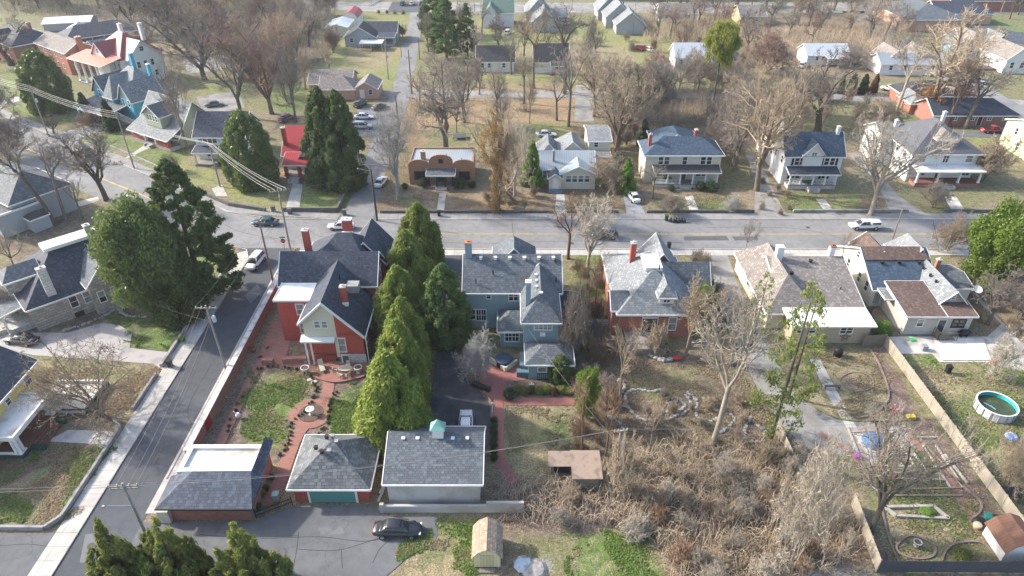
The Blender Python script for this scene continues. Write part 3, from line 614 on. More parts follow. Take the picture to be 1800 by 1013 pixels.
ZONES = [  # (colour, softness m, wobble m, pixel polygon on the ground)
 (OLIVE, 3, 3, [(-200, 190), (1900, 190), (1900, -40), (-200, -40)]),
 (YG, 2, 2, [(600, 25), (738, 25), (725, 165), (600, 165), (560, 90)]), (TAN, 3, 4, [(620, 60), (720, 55), (690, 120), (610, 125)]),
 (YG, 3, 2, [(850, 50), (1210, 50), (1180, 115), (1120, 150), (850, 140)]), (TAN, 4, 5, [(860, 90), (1100, 80), (1100, 130), (860, 130)]),
 (GREEN, 2, 1, [(1700, 30), (1800, 40), (1800, 70), (1720, 45)]), (YG, 2, 2, [(1700, 60), (1880, 100), (1880, 160), (1780, 130)]),
 (LEAFC, 3, 3, [(1340, 20), (1560, 10), (1600, 140), (1340, 140)]), (DIRT, 4, 4, [(0, 20), (560, 0), (560, 110), (200, 120), (120, 60)]), (TAN, 5, 5, [(250, 40), (380, 60), (560, 110), (300, 110)]),
 (ORNG, 3, 4, [(705, 155), (1010, 150), (1020, 235), (935, 255), (840, 268), (700, 262)]), (OLIVE, 2, 3, [(740, 225), (850, 215), (1000, 220), (1000, 262), (740, 262)]), (YG, 2, 2, [(935, 215), (1000, 215), (1005, 268), (930, 262)]),
 (DIRT, 3, 3, [(1045, 160), (1330, 160), (1330, 260), (1050, 250)]), (GREEN, 1.5, 1.5, [(1150, 222), (1215, 222), (1225, 243), (1160, 243)]), (ORNG, 2, 2, [(1195, 165), (1245, 160), (1240, 205), (1200, 200)]),
 (OLIVE, 3, 3, [(1340, 160), (1590, 170), (1600, 240), (1380, 240)]), (GREEN, 2, 2, [(1590, 180), (1660, 190), (1650, 225), (1590, 215)]), (YG, 2, 1.5, [(1700, 235), (1770, 232), (1765, 262), (1720, 262)]),
 (LEAFC, 2, 1.5, [(665, 325), (945, 325), (945, 376), (668, 378)]), (ORNG, 1.5, 2, [(835, 340), (985, 352), (985, 377), (835, 377)]), (OLIVE, 1.5, 2, [(690, 345), (740, 345), (740, 372), (690, 372)]),
 (LEAFC, 2, 1.5, [(940, 330), (1100, 330), (1100, 378), (940, 378)]), (TAN, 1.5, 2, [(1000, 345), (1090, 340), (1090, 375), (1000, 375)]),
 (LEAFC, 2, 1.5, [(1135, 335), (1345, 335), (1345, 380), (1135, 380)]), (DG, 1.2, .8, [(1150, 350), (1200, 345), (1213, 374), (1148, 376)]), (DG, 1.2, .8, [(1218, 347), (1300, 347), (1310, 376), (1228, 376)]), (GREEN, 1.2, .8, [(1235, 352), (1290, 352), (1290, 372), (1238, 372)]),
 (OLIVE, 2, 1.5, [(1360, 335), (1545, 335), (1590, 378), (1375, 380)]), (GREEN, 1.2, 1, [(1380, 345), (1440, 345), (1450, 378), (1390, 380)]), (YG, 1.5, 1.5, [(1455, 350), (1500, 348), (1510, 375), (1465, 378)]), (MULCH, 1.5, 1, [(1510, 345), (1560, 350), (1590, 378), (1520, 378)]),
 (OLIVE, 2, 1, [(1580, 335), (1760, 335), (1700, 376), (1610, 376)]),
 (GREEN, 1.2, .8, [(530, 322), (628, 320), (605, 372), (512, 374)]), (LEAFC, 1.5, 1, [(540, 316), (630, 316), (625, 335), (560, 335)]), (YG, 1.5, 1, [(385, 318), (500, 320), (500, 372), (440, 366), (400, 345)]), (DIRT, 2, 1, [(400, 285), (495, 280), (498, 325), (400, 320)]),
 (GREEN, 1.5, 1, [(233, 245), (330, 268), (300, 310), (220, 272)]), (YG, 1.5, 1, [(270, 280), (380, 300), (380, 330), (300, 318)]), (GREEN, 1.5, 1, [(130, 238), (215, 230), (235, 255), (190, 268)]), (GREEN, 1.5, 1, [(10, 190), (110, 180), (130, 215), (60, 222)]), (GREEN, 2, 1, [(0, 118), (40, 118), (60, 175), (0, 185)]), (OLIVE, 2, 2, [(110, 130), (230, 130), (260, 200), (120, 200)]), (YG, 2, 2, [(360, 150), (440, 150), (400, 200), (350, 190)]), (GREEN, 2, 2, [(480, 130), (540, 150), (520, 200), (470, 190)]),
 (OLIVE, 2, 1, [(20, 300), (140, 335), (150, 370), (40, 378)]), (DG, 2, 2, [(30, 310), (120, 335), (120, 360), (40, 365)]), (DIRT, 2, 2, [(0, 378), (160, 378), (170, 460), (0, 470)]), (GREEN, 1, 1, [(-30, 280), (22, 284), (10, 297), (-30, 297)]),
 (GREEN, 1.2, .8, [(345, 420), (410, 448), (408, 470), (345, 555), (300, 540)]), (MULCH, 1.5, .8, [(320, 500), (370, 500), (350, 560), (290, 560)]), (MULCH, 1.2, 1, [(150, 540), (330, 540), (310, 565), (205, 552), (150, 575), (80, 620)]),
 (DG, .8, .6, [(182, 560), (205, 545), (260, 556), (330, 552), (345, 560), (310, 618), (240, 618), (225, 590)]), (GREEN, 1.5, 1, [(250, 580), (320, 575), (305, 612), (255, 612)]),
 (GREEN, .8, .6, [(-60, 610), (30, 614), (60, 625), (-60, 630)]), (TAN, 2, 1.5, [(70, 640), (300, 648), (230, 745), (190, 765), (90, 765)]), (LEAFC, 2, 2, [(80, 660), (250, 690), (200, 765), (70, 765)]), (OLIVE, 1.5, 2, [(80, 642), (290, 642), (280, 668), (80, 665)]),
 (DIRT, 2, 1.5, [(-80, 770), (215, 782), (130, 930), (-80, 930)]), (LEAFC, 3, 3, [(-60, 790), (120, 790), (90, 880), (-60, 880)]), (OLIVE, 2, 2, [(90, 800), (200, 800), (150, 900), (20, 925), (0, 880)]), (GREEN, 1.5, 1.2, [(180, 780), (212, 788), (190, 830), (170, 830)]), (GREEN, 1.5, 1.2, [(115, 880), (145, 880), (125, 915), (100, 915)]), (LEAFC, 1, .8, [(-60, 985), (40, 985), (20, 1040), (-60, 1040)]), (GREEN, 1, .8, [(-60, 1000), (20, 1003), (10, 1040), (-60, 1040)]),
 (MULCH, .5, .3, [(478, 600), (560, 640), (660, 640), (668, 770), (480, 815), (350, 800), (400, 700)]), (GREEN, .5, .4, [(468, 658), (520, 652), (548, 678), (536, 705), (505, 735), (496, 785), (430, 785), (440, 735), (452, 690)]), (OLIVE, 1.5, 1, [(470, 665), (515, 660), (520, 690), (470, 700)]), (GREEN, .5, .4, [(596, 690), (645, 672), (650, 765), (585, 762), (590, 725)]), (DG, .8, .6, [(610, 680), (650, 672), (650, 720), (610, 725)]),
 (DIRT, 1.5, 1, [(660, 440), (810, 440), (790, 780), (650, 780)]), (DG, 1.5, .8, [(770, 450), (812, 450), (812, 500), (770, 500)]), (MULCH, 1, .8, [(800, 600), (880, 640), (850, 690), (800, 700)]),
 (TAN, .6, .5, [(888, 714), (1005, 712), (1025, 840), (905, 832)]), (OLIVE, 1.5, 2, [(890, 730), (990, 730), (1000, 790), (900, 800)]), (DG, 1.5, 1.2, [(975, 740), (1030, 745), (1045, 825), (960, 825)]), (MULCH, .6, .5, [(890, 668), (1010, 668), (1010, 700), (885, 700)]),
 (DIRT, 2, 1.5, [(1005, 560), (1100, 560), (1100, 800), (1020, 800)]), (GREEN, 1.5, 1.2, [(1010, 448), (1072, 447), (1085, 560), (1010, 560)]), (ORNG, 1.5, 1.5, [(1020, 530), (1085, 530), (1085, 570), (1020, 570)]), (OLIVE, 1.5, 1, [(1180, 447), (1245, 447), (1260, 500), (1200, 480)]), (LEAFC, 1.5, 1.5, [(1200, 480), (1262, 500), (1290, 610), (1230, 620)]),
 (DIRT, 1.5, 1.5, [(1080, 610), (1300, 610), (1330, 780), (1080, 800)]), (OLIVE, 1.5, 1.5, [(1110, 650), (1230, 655), (1230, 690), (1100, 700)]), (LEAFC, 1, 1, [(1115, 700), (1230, 690), (1240, 745), (1150, 750)]), (LEAFC, 2, 2, [(850, 840), (1560, 760), (1560, 1100), (850, 1100)]), (MULCH, 2, 2, [(880, 860), (1120, 870), (1120, 935), (880, 940)]), (MULCH, 1.5, 1, [(1300, 690), (1400, 710), (1400, 790), (1300, 780)]),
 (GREEN, 2, 1.5, [(1000, 945), (1130, 930), (1180, 1060), (980, 1060)]), (OLIVE, 2, 2, [(900, 930), (1000, 935), (980, 1060), (900, 1060)]), (GREEN, 1, 1, [(775, 905), (855, 905), (835, 960), (780, 940)]), (TAN, 1, 1, [(700, 955), (790, 940), (820, 1060), (740, 1060)]), (OLIVE, 1, 1, [(740, 945), (800, 950), (810, 990), (750, 990)]), (GRV, 1, .6, [(915, 985), (960, 985), (962, 1013), (918, 1013)]), (OLIVE, 1, .6, [(480, 1004), (650, 1004), (740, 1060), (480, 1060)]), (TAN, .8, .6, [(640, 885), (668, 885), (668, 915), (640, 908)]),
 (GRV, 1, 1, [(1395, 985), (1540, 1005), (1540, 1040), (1395, 1040)]),
 (TAN, 1, 1, [(1385, 640), (1440, 640), (1500, 745), (1400, 700)]), (TAN, .8, .8, [(1455, 618), (1525, 618), (1555, 690), (1540, 740), (1490, 730), (1460, 660)]), (MULCH, .6, .5, [(1530, 610), (1550, 610), (1625, 745), (1560, 750), (1560, 690)]), (MULCH, .6, .5, [(1395, 690), (1480, 735), (1500, 752), (1400, 740)]), (MULCH, .6, .4, [(1488, 658), (1530, 662), (1528, 682), (1488, 680)]),
 (TAN, 1.5, 1.5, [(1575, 620), (1900, 620), (1900, 900), (1760, 900)]), (OLIVE, 1.5, 2, [(1580, 625), (1800, 640), (1900, 800), (1900, 900), (1750, 880)]), (GREEN, 1.2, 1, [(1575, 622), (1650, 622), (1660, 640), (1590, 640)]), (DG, 1.5, 1.5, [(1640, 700), (1700, 740), (1760, 880), (1730, 870)]), (YG, 1.5, 1.5, [(1690, 750), (1760, 760), (1780, 800), (1730, 810)]), (TAN, 1.2, 1.2, [(1600, 650), (1700, 660), (1710, 700), (1640, 690)]),  # the DG strip beside the long fence paints its cast shadow into the grass
 (LEAFC, 1.5, 1.5, [(1690, 500), (1850, 520), (1850, 600), (1720, 590)]), (OLIVE, 1.5, 1, [(1600, 445), (1680, 445), (1690, 500), (1640, 480)]), (TAN, 1.5, 1, [(1510, 447), (1530, 447), (1505, 520), (1480, 500)]), (MULCH, .5, .3, [(1483, 500), (1500, 500), (1560, 600), (1540, 600)]),
 (OLIVE, 1, 1, [(1420, 790), (1620, 740), (1800, 960), (1800, 1010), (1545, 1010), (1520, 880)]), (TAN, 1.5, 1.5, [(1540, 860), (1700, 870), (1740, 960), (1560, 940)]), (YG, 1.2, 1.2, [(1540, 840), (1600, 840), (1600, 880), (1540, 880)]), (GREEN, 1, 1, [(1620, 980), (1650, 980), (1650, 1004), (1600, 1004)]), (MULCH, .6, .5, [(1515, 900), (1560, 960), (1585, 1006), (1545, 1006), (1510, 920)]), (MULCH, .4, .3, [(1600, 740), (1640, 735), (1800, 950), (1760, 960)]), (DIRT, .6, .5, [(1480, 745), (1590, 745), (1660, 830), (1530, 830)]), (MULCH, .8, .8, [(1540, 862), (1680, 866), (1690, 880), (1545, 880)]),
]
def build_ground():
    def axis(a, b, step, lo, hi):
        c = list(np.arange(a, b + 1e-6, step)); s = step; q = b
        while q < hi: s *= 1.22; q += s; c.append(q)
        s = step; q = a
        while q > lo: s *= 1.22; q -= s; c.insert(0, q)
        return np.array(c)
    xs = axis(-120, 125, .5, -1500, 1500); ys = axis(34, 175, .5, -400, 1800)
    X, Y = np.meshgrid(xs, ys); n = X.size; X = X.ravel(); Y = Y.ravel()
    C = np.tile(np.array(OLIVE), (n, 1)); k = vnoise(X, Y, 9, 3)[:, None]; C = C * (1 - k) + np.array(LEAFC) * k
    wx = (vnoise(X, Y, 3, 11) - .5) + .5 * (vnoise(X, Y, 1.1, 12) - .5); wy = (vnoise(X, Y, 3, 21) - .5) + .5 * (vnoise(X, Y, 1.1, 22) - .5)
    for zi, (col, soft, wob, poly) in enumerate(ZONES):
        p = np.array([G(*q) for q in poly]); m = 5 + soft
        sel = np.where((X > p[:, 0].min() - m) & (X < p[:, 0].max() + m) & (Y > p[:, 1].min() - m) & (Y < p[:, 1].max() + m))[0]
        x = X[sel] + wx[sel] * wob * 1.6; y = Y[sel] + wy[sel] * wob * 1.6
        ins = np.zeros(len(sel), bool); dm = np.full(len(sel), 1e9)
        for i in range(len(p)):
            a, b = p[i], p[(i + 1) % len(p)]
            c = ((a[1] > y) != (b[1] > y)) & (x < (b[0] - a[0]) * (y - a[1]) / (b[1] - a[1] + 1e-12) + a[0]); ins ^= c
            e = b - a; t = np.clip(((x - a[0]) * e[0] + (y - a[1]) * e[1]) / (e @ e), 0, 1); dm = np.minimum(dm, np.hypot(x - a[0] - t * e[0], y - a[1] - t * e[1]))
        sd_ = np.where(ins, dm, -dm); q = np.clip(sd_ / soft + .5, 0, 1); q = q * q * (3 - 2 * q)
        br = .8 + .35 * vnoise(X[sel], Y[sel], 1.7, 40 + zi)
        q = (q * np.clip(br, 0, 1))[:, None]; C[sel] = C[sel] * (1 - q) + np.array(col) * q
    Z = -.05 * (vnoise(X, Y, 4, 77))
    V = np.stack([X, Y, Z], 1).astype(np.float32)
    nx, ny = len(xs), len(ys); i = np.arange(nx - 1)[None, :] + nx * np.arange(ny - 1)[:, None]; i = i.ravel()
    F = np.stack([i, i + 1, i + nx + 1, i + nx], 1).astype(np.int32)
    me = bpy.data.meshes.new('ground'); me.vertices.add(n); me.vertices.foreach_set('co', V.ravel()); me.loops.add(F.size); me.loops.foreach_set('vertex_index', F.ravel())
    me.polygons.add(len(F)); me.polygons.foreach_set('loop_start', np.arange(0, F.size, 4, dtype=np.int32)); me.update(calc_edges=True)
    at = me.color_attributes.new('soil', 'FLOAT_COLOR', 'POINT'); at.data.foreach_set('color', np.concatenate([C, np.ones((n, 1))], 1).astype(np.float32).ravel())
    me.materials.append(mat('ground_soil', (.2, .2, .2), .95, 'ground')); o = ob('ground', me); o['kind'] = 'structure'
build_ground()
ASPH = mat('asphalt_old', (.27, .268, .265), .9, 'asphalt', (.19, .188, .185), s=.6); ASPD = mat('asphalt_dark', (.1, .108, .122), .9, 'asphalt', (.075, .08, .09), s=.6)
ASPB = mat('asphalt_black', (.05, .053, .06), .9, 'asphalt', (.1, .1, .105), s=3); ASPA = mat('asphalt_alley', (.165, .17, .178), .9, 'asphalt', (.125, .128, .135), s=1.2); GRAV = mat('gravel', (.34, .33, .31), .95, 'asphalt', (.2, .19, .175), s=2)
YEL = mat('road_paint_yellow', (.5, .36, .1), .8, 'stained', (.3, .26, .2), s=2)
PATCH = mat('asphalt_patch', (.11, .11, .115), .9)
def curve(pts, k=6, closed=False):
    P = [Vector(q) for q in pts]; n = len(P); out = []
    for i in range(n if closed else n - 1):
        a, b, c, d = (P[(i - 1) % n], P[i], P[(i + 1) % n], P[(i + 2) % n]) if closed else (P[max(i - 1, 0)], P[i], P[i + 1], P[min(i + 2, n - 1)])
        for j in range(k):
            t = j / k; out.append(tuple(.5 * (2 * b + (c - a) * t + (2 * a - 5 * b + 4 * c - d) * t * t + (3 * b - a - 3 * c + d) * t ** 3)))
    if not closed: out.append(tuple(P[-1]))
    return out
def sheet(name, polys, m, z=.008, px=True):
    b = MB()
    for p in polys:
        p = [G(*q) if px else q for q in p]
        if sum(p[i][0] * p[(i + 1) % len(p)][1] - p[(i + 1) % len(p)][0] * p[i][1] for i in range(len(p))) < 0: p = p[::-1]
        b.face([(x, y, z) for x, y in p])
    return struct(name, b, m)
def strip(pts, wd, m, name, z=.008, px=True, closed=False):
    """ribbon of constant width along a line"""
    p = [Vector(G(*q) if px else q) for q in pts]; b = MB(); L_ = []; n = len(p)
    for i in range(n):
        d = (p[(i + 1) % n] - p[i - 1]) if closed else (p[min(i + 1, n - 1)] - p[max(i - 1, 0)]); d.normalize(); k = Vector((-d.y, d.x)) * wd / 2; L_.append((p[i] + k, p[i] - k))
    for i in range(n if closed else n - 1):
        a, c = L_[i], L_[(i + 1) % n]; b.face([(*a[1], z), (*c[1], z), (*c[0], z), (*a[0], z)])
    return struct(name, b, m)
sheet('street', [[(-37, 99.2), (-44, 99.2), (-50, 101.2), (-82.7, 120.5), (-111, 139.4), (-230, 222), (-230, 238), (-126.4, 163.8), (-105.3, 150.5), (-80, 133), (-66, 123.2), (-52, 112.5), (-44, 109.8), (-24, 109.5)], [(-37, 99.2), (-24, 109.5), (260, 109.8), (260, 98.9)]], ASPH, .008, False)
sheet('side_street', [[(-43.3, 20), (-37.4, 20), (-37.4, 97), (-35.5, 99.5), (-46, 99.5), (-43.3, 96)]], ASPD, .012, False)
sheet('north_road', [[(-31.4, 109), (-25.0, 109), (-26.7, 144), (-27, 179), (-31.8, 247), (-36.5, 318), (-42.5, 318), (-36.9, 247), (-32.6, 184), (-32, 150), (-30.6, 122)]], ASPH, .012, False)
sheet('cross_street', [[(-27, 178), (-26.9, 184.5), (40, 184), (120, 180), (150, 172), (150, 166), (118, 174), (40, 178)], [(-32, 178), (-37, 178), (-37, 184), (-32.5, 184)]], GRAV, .016, False)
sheet('far_street', [[(-90, 291), (-60, 284), (-36, 282), (260, 280), (260, 300), (-36, 301), (-90, 305)]], GRAV, .02, False)
sheet('diagonal_road', [[(1590, 110), (1480, 20), (1520, 20), (1640, 100), (1830, 205), (1830, 235), (1700, 165)]], ASPH, .02)
sheet('alley', [[(-37.4, 38.5), (-22, 38.7), (-12, 38.2), (-9, 30), (-37.4, 30)], [(-37.4, 38.5), (-37.4, 44.4), (-26, 44.6), (-23, 46.4), (-14.2, 46.6), (-13.2, 45.2), (-7.6, 45.2), (-7.4, 42), (-9.5, 41), (-12, 38.2), (-22, 38.7)], [(-43.3, 37), (-45.3, 37), (-80, 37), (-80, 43.3), (-45.3, 43.1), (-43.3, 43)]], ASPA, .016, False)
sheet('pavement', [[(-45.5, 20), (-43.3, 20), (-43.3, 96), (-44.5, 98.6), (-46.5, 97), (-45.5, 92)], [(-35.5, 97.1), (-35.5, 99), (260, 98.8), (260, 97)], [(-37.6, 45.5), (-35.9, 45.5), (-35.9, 96.5), (-37.6, 96.5)]], CONC, .024, False)
sheet('pavement', [[(-24.6, 109.7), (-24.6, 112), (260, 112), (260, 110)], [(-31.6, 109.6), (-52.5, 112.4), (-67, 123.8), (-80.4, 133.4), (-105.8, 151), (-150, 180), (-148.8, 182), (-104.8, 153), (-79.4, 135.2), (-66, 125.8), (-51.6, 114.4), (-31.4, 111.8)]], mat('pavement_grey', (.3, .29, .28), .9, 'concrete', (.24, .23, .22)), .024, False)
def kerb(name, pts, h=.13, wd=.16, m=None, closed=False):
    b = MB(); P = [Vector(p) for p in pts]; n = len(P)
    for i in range(n if closed else n - 1):
        a, c = P[i], P[(i + 1) % n]; d = (c - a); 
        if d.length < 1e-4: continue
        d.normalize(); k = Vector((-d.y, d.x)) * wd / 2; b.prism([(a + k)[:], (a - k)[:], (c - k)[:], (c + k)[:]], -.05, h)
    return struct(name, b, m or CONC)
kerb('kerb', [(-35.5, 99.05), (260, 98.85)]); kerb('kerb', [(-24.4, 109.6), (260, 109.9)]); kerb('kerb', [(-43.25, 38), (-43.25, 96), (-44.5, 98.9), (-48.5, 100.4)], .12)
kerb('kerb', [(-31.6, 109.5), (-44, 110), (-52.3, 112.6), (-66.5, 123.4), (-80.3, 133.1), (-105.6, 150.7), (-150, 179.8)]); kerb('kerb', [(-37.35, 50), (-37.35, 96)], .1)
strip([(-20, 104.4), (260, 104.2)], .13, YEL, 'centre_line', .02, False); strip([(-20, 104.15), (260, 103.95)], .1, YEL, 'centre_line', .02, False)
strip([(-52, 106.6), (-68, 117.5), (-91, 132.5), (-120, 151), (-230, 229)], .35, YEL, 'centre_line', .02, False)
TAR = mat('tar_seam', (.05, .05, .052), .8)
for k_ in ([(525, 935), (522, 965), (515, 1000)], [(450, 948), (560, 944), (640, 952), (700, 940)], [(525, 966), (590, 968), (640, 955), (700, 935)], [(600, 966), (602, 1000)], [(655, 990), (668, 965), (690, 945)], [(350, 940), (420, 945), (525, 942)], [(0, 960), (50, 957), (90, 962)], [(770, 660), (810, 690), (850, 700)], [(765, 720), (800, 740), (858, 735)], [(810, 690), (800, 740), (812, 790)], [(800, 610), (790, 650), (770, 665)], [(700, 425), (860, 428), (1000, 424), (1200, 427)], [(1240, 400), (1400, 402), (1500, 425)], [(900, 392), (905, 436)], [(1120, 390), (1160, 410), (1150, 436)], [(1640, 388), (1650, 438)], [(540, 400), (560, 415), (620, 420), (690, 418)], [(395, 395), (430, 410), (520, 425)], [(350, 760), (330, 720), (372, 640)], [(210, 280), (260, 310), (330, 345)], [(60, 225), (140, 280), (200, 300)]): strip(curve([G(*q) for q in k_], 4), .07, TAR, 'tar_seam', .0225, False)
for u, v in ((230, 845), (380, 700), (1005, 428), (620, 425), (160, 960), (1420, 400)):
    b = MB(); x, y = G(u, v); b.prism([(x + .38 * math.cos(i * .5236), y + .38 * math.sin(i * .5236)) for i in range(12)], 0, .027); struct('manhole_cover', b, mat('manhole_iron', (.07, .065, .06), .7))
sheet('asphalt_patch', [[(430, 520), (452, 500), (462, 512), (440, 534)], [(150, 940), (185, 935), (175, 985), (140, 990)], [(560, 928), (600, 925), (606, 938), (562, 942)], [(700, 420), (760, 420), (758, 432), (698, 432)]], mat('asphalt_patch_pale', (.16, .165, .17), .9, 'stained', (.12, .125, .13), s=2), .0215)
sheet('asphalt_patch', [[(1202, 416), (1276, 415), (1282, 423), (1203, 423)], [(1286, 416), (1330, 416), (1334, 422), (1292, 423)], [(1505, 416), (1513, 415), (1516, 421), (1508, 421)]], PATCH, .026)
# drives and paths
sheet('driveway', [[(1103, 384), (1140, 385), (1122, 352), (1110, 325), (1092, 325), (1097, 350)]], mat('drive_concrete', (.3, .31, .32), .9, 'stained', (.22, .225, .23)), .02)
sheet('driveway', [[(1325, 384), (1386, 384), (1362, 340), (1345, 300), (1322, 270), (1310, 270), (1328, 320)]], GRAV, .02); sheet('driveway', [[(1570, 384), (1640, 384), (1580, 345), (1540, 300), (1510, 270), (1490, 270), (1545, 330)]], GRAV, .02)
sheet('lane', [[(1010, 214), (1044, 214), (1040, 150), (1012, 150)]], GRAV, .02); sheet('driveway', [[(1600, 232), (1860, 232), (1860, 248), (1690, 240), (1600, 250)]], ASPA, .02)
sheet('driveway', [[(960, 247), (1008, 237), (1010, 245), (965, 254)]], GRAV, .024); sheet('driveway', [[(628, 190), (680, 190), (660, 238), (628, 240)]], ASPH, .022)
sheet('parking_area', [[(690, 3), (750, 3), (740, 22), (680, 22)]], ASPD, .03); sheet('parking_area', [[(1650, 45), (1740, 45), (1810, 62), (1790, 75), (1700, 60)]], ASPD, .03); sheet('yard', [[(345, 170), (420, 160), (430, 190), (360, 205)], [(320, 100), (390, 95), (420, 120), (330, 130)]], GRAV, .02)
sheet('driveway', [[(772, 575), (795, 560), (800, 640), (845, 690), (862, 712), (862, 780), (850, 800), (740, 800), (758, 700)]], ASPB, .02); sheet('driveway', [[(660, 440), (812, 440), (812, 447), (795, 560), (770, 580), (768, 480), (760, 447)]], ASPD, .017)
sheet('driveway', [[(0, 588), (60, 585), (120, 585), (180, 568), (210, 572), (232, 585), (228, 612), (318, 622), (300, 660), (270, 640), (60, 625), (0, 612), (-60, 612), (-60, 588)]], mat('drive_pale', (.36, .34, .33), .9, 'stained', (.27, .26, .25)), .02)
sheet('driveway', [[(1240, 447), (1278, 447), (1310, 530), (1345, 590), (1390, 680), (1440, 725), (1560, 750), (1590, 770), (1560, 790), (1470, 800), (1420, 790), (1370, 745), (1330, 680), (1290, 600)]], GRAV, .02)
sheet('path', [[(1368, 445), (1470, 445), (1478, 458), (1372, 456)]], CONCW, .02); sheet('path', [[(1420, 625), (1438, 625), (1472, 690), (1506, 752), (1488, 752), (1452, 690)]], CONC, .03)
sheet('patio', [[(1560, 592), (1645, 592), (1760, 592), (1740, 637), (1652, 637), (1638, 622), (1580, 622)]], CONCW, .02); sheet('patio', [[(1735, 592), (1760, 570), (1690, 500), (1705, 505), (1830, 640), (1830, 660), (1740, 637)]], CONC, .016)
sheet('slab', [[(1640, 596), (1728, 596), (1742, 634), (1655, 634)]], mat('concrete_new', (.62, .6, .57), .9, 'stained', (.5, .48, .45)), .12)
sheet('path', [[(98, 768), (120, 756), (190, 758), (205, 762), (190, 782), (80, 776)]], CONCW, .02)
sheet('path', [[(500, 375), (525, 375), (532, 325), (515, 322)]], CONC, .02); sheet('path', [[(975, 377), (996, 377), (992, 342), (978, 342)]], CONC, .02); sheet('path', [[(767, 378), (780, 378), (784, 340), (772, 340)]], CONCW, .02); sheet('path', [[(1215, 380), (1232, 380), (1218, 345), (1204, 345)]], CONCW, .02)
sheet('path', [[(1455, 380), (1472, 380), (1450, 350), (1434, 350)]], CONCW, .02); sheet('path', [[(1675, 376), (1700, 376), (1680, 345), (1660, 345)]], CONCW, .02)
sheet('path', [[(215, 282), (232, 275), (288, 248), (262, 250)], [(90, 238), (130, 248), (190, 225), (150, 222)], [(400, 345), (390, 325), (372, 332), (380, 345)], [(0, 190), (40, 175), (30, 170), (-20, 180)]], CONC, .02)
sheet('path', [[(40, 392), (60, 384), (160, 358), (175, 352), (172, 346), (60, 374)]], CONCW, .02)
# brick paving behind the red brick house
sheet('brick_terrace', [[(498, 556), (512, 600), (500, 636), (660, 636), (655, 655), (640, 663), (610, 670), (580, 671), (555, 665), (535, 650), (528, 646), (470, 646), (455, 646), (468, 620), (485, 580)]], BRICKP, .03)
strip(curve([(577, 668), (577, 684), (573, 698), (562, 711)]), 1.45, BRICKP, 'brick_path', .034); strip(curve([(536, 747), (521, 768), (508, 800), (492, 845), (472, 888)]), 1.5, BRICKP, 'brick_path', .034); strip([(485, 566), (462, 628), (440, 668), (412, 728), (384, 786)], 1.15, BRICKP, 'brick_path', .036)
gx, gy = G(547, 727); strip([(gx + 2.05 * math.cos(t), gy + 2.05 * math.sin(t)) for t in [i * math.pi / 14 for i in range(28)]], 1.1, BRICKP, 'brick_path', .038, False, True)
b = MB(); gx, gy = G(547, 726)
b.prism([(gx + 1.5 * math.cos(t), gy + 1.5 * math.sin(t)) for t in [i * math.pi / 10 for i in range(20)]], 0, .05); struct('garden_bed', b, mat('mulch', (.09, .065, .055), .95, 'plain', (.14, .1, .08), s=4))
sheet('brick_terrace', [[(840, 645), (925, 640), (925, 668), (890, 672), (890, 710), (860, 700), (842, 668)]], mat('brick_paving_red', (.32, .12, .1), .9, 'brick', (.25, .09, .075), s=1.6), .03)
strip(curve([(876, 700), (876, 760), (880, 810), (905, 850)]), 1.15, MATS['brick_paving_red'], 'brick_path', .034); sheet('brick_path', [[(888, 700), (1010, 700), (1010, 713), (888, 713)]], MATS['brick_paving_red'], .032)
# vegetable garden bottom right
sheet('garden_paving', [[(1482, 752), (1600, 748), (1620, 830), (1530, 830)]], mat('garden_pavers', (.26, .19, .16), .9, 'brick', (.33, .3, .27), s=3), .028)
sheet('garden_slab', [[(1503, 765), (1578, 752), (1590, 775), (1588, 810), (1530, 812)]], mat('slab_pale', (.5, .49, .47), .9, 'stained', (.4, .38, .36)), .036)
strip(curve([(1600, 770), (1640, 810), (1680, 860), (1725, 935), (1760, 965)]), .9, BRICKP, 'brick_path', .03)
strip([(1440, 760), (1500, 800), (1530, 850)], .6, BRICKP, 'brick_path', .026)
# ---------------------------------------------------------------- houses south of the street
# red brick house (world metres)
H = House('brick_house', 'two-storey red brick house with navy slate roof and cream back gable, beside the side street', 'house', (-25, 78))
H.wing(-31.6, 78.3, -18.9, 84.6, 7, 10, 'x', (0, 0), 'brick', 'slate', .5)
H.wing(-29.6, 79.0, -19.4, 89.5, 7, 11.4, 'x', (5.0, 3.2), 'brick', 'slate', .5)
H.wing(-23.6, 84.0, -18.4, 90.5, 7, 10.2, 'y', (0, 0), 'brick', 'slate', .4)
H.flat(-31.2, 74.2, -25.5, 78.3, 6.9, 'brick', 'white', .06, pw=.12, ov=.3)
m = MB(); m.box(-22.5, 69.6, 1.4, -19.2, 78.4, 4.7); m.box(-26.6, 70.2, .0, -22.5, 78.4, 6.6); m.v += []; H.part('wall', m, WL['brick'])
m = MB(); m.face([(-26.6, 69.62, 4.3), (-22.5, 69.62, 4.3), (-22.5, 69.62, 8.4), (-23.7, 69.62, 9.4), (-26.6, 69.62, 6.8)]); m.face([(-22.9, 69.60, .9), (-22.5, 69.60, .9), (-22.5, 69.60, 4.4), (-22.9, 69.60, 4.4)]); m.face([(-26.3, 71.5, .9), (-23.6, 71.5, .9), (-23.6, 71.5, 4.3), (-26.3, 71.5, 4.3)]); m.box(-26.6, 69.7, 4.25, -22.5, 71.5, 6.5); H.part('gable', m, WL['cream'])
m = MB(); m.face([(-22.5, 69.6, 4.6), (-19.2, 69.6, 4.6), (-22.5, 69.6, 8.3)]); m.face([(-19.2, 69.6, 4.6), (-19.2, 78.3, 4.6), (-22.5, 78.3, 8.3), (-22.5, 69.6, 8.3)]); H.part('gable', m, WL['brick'])
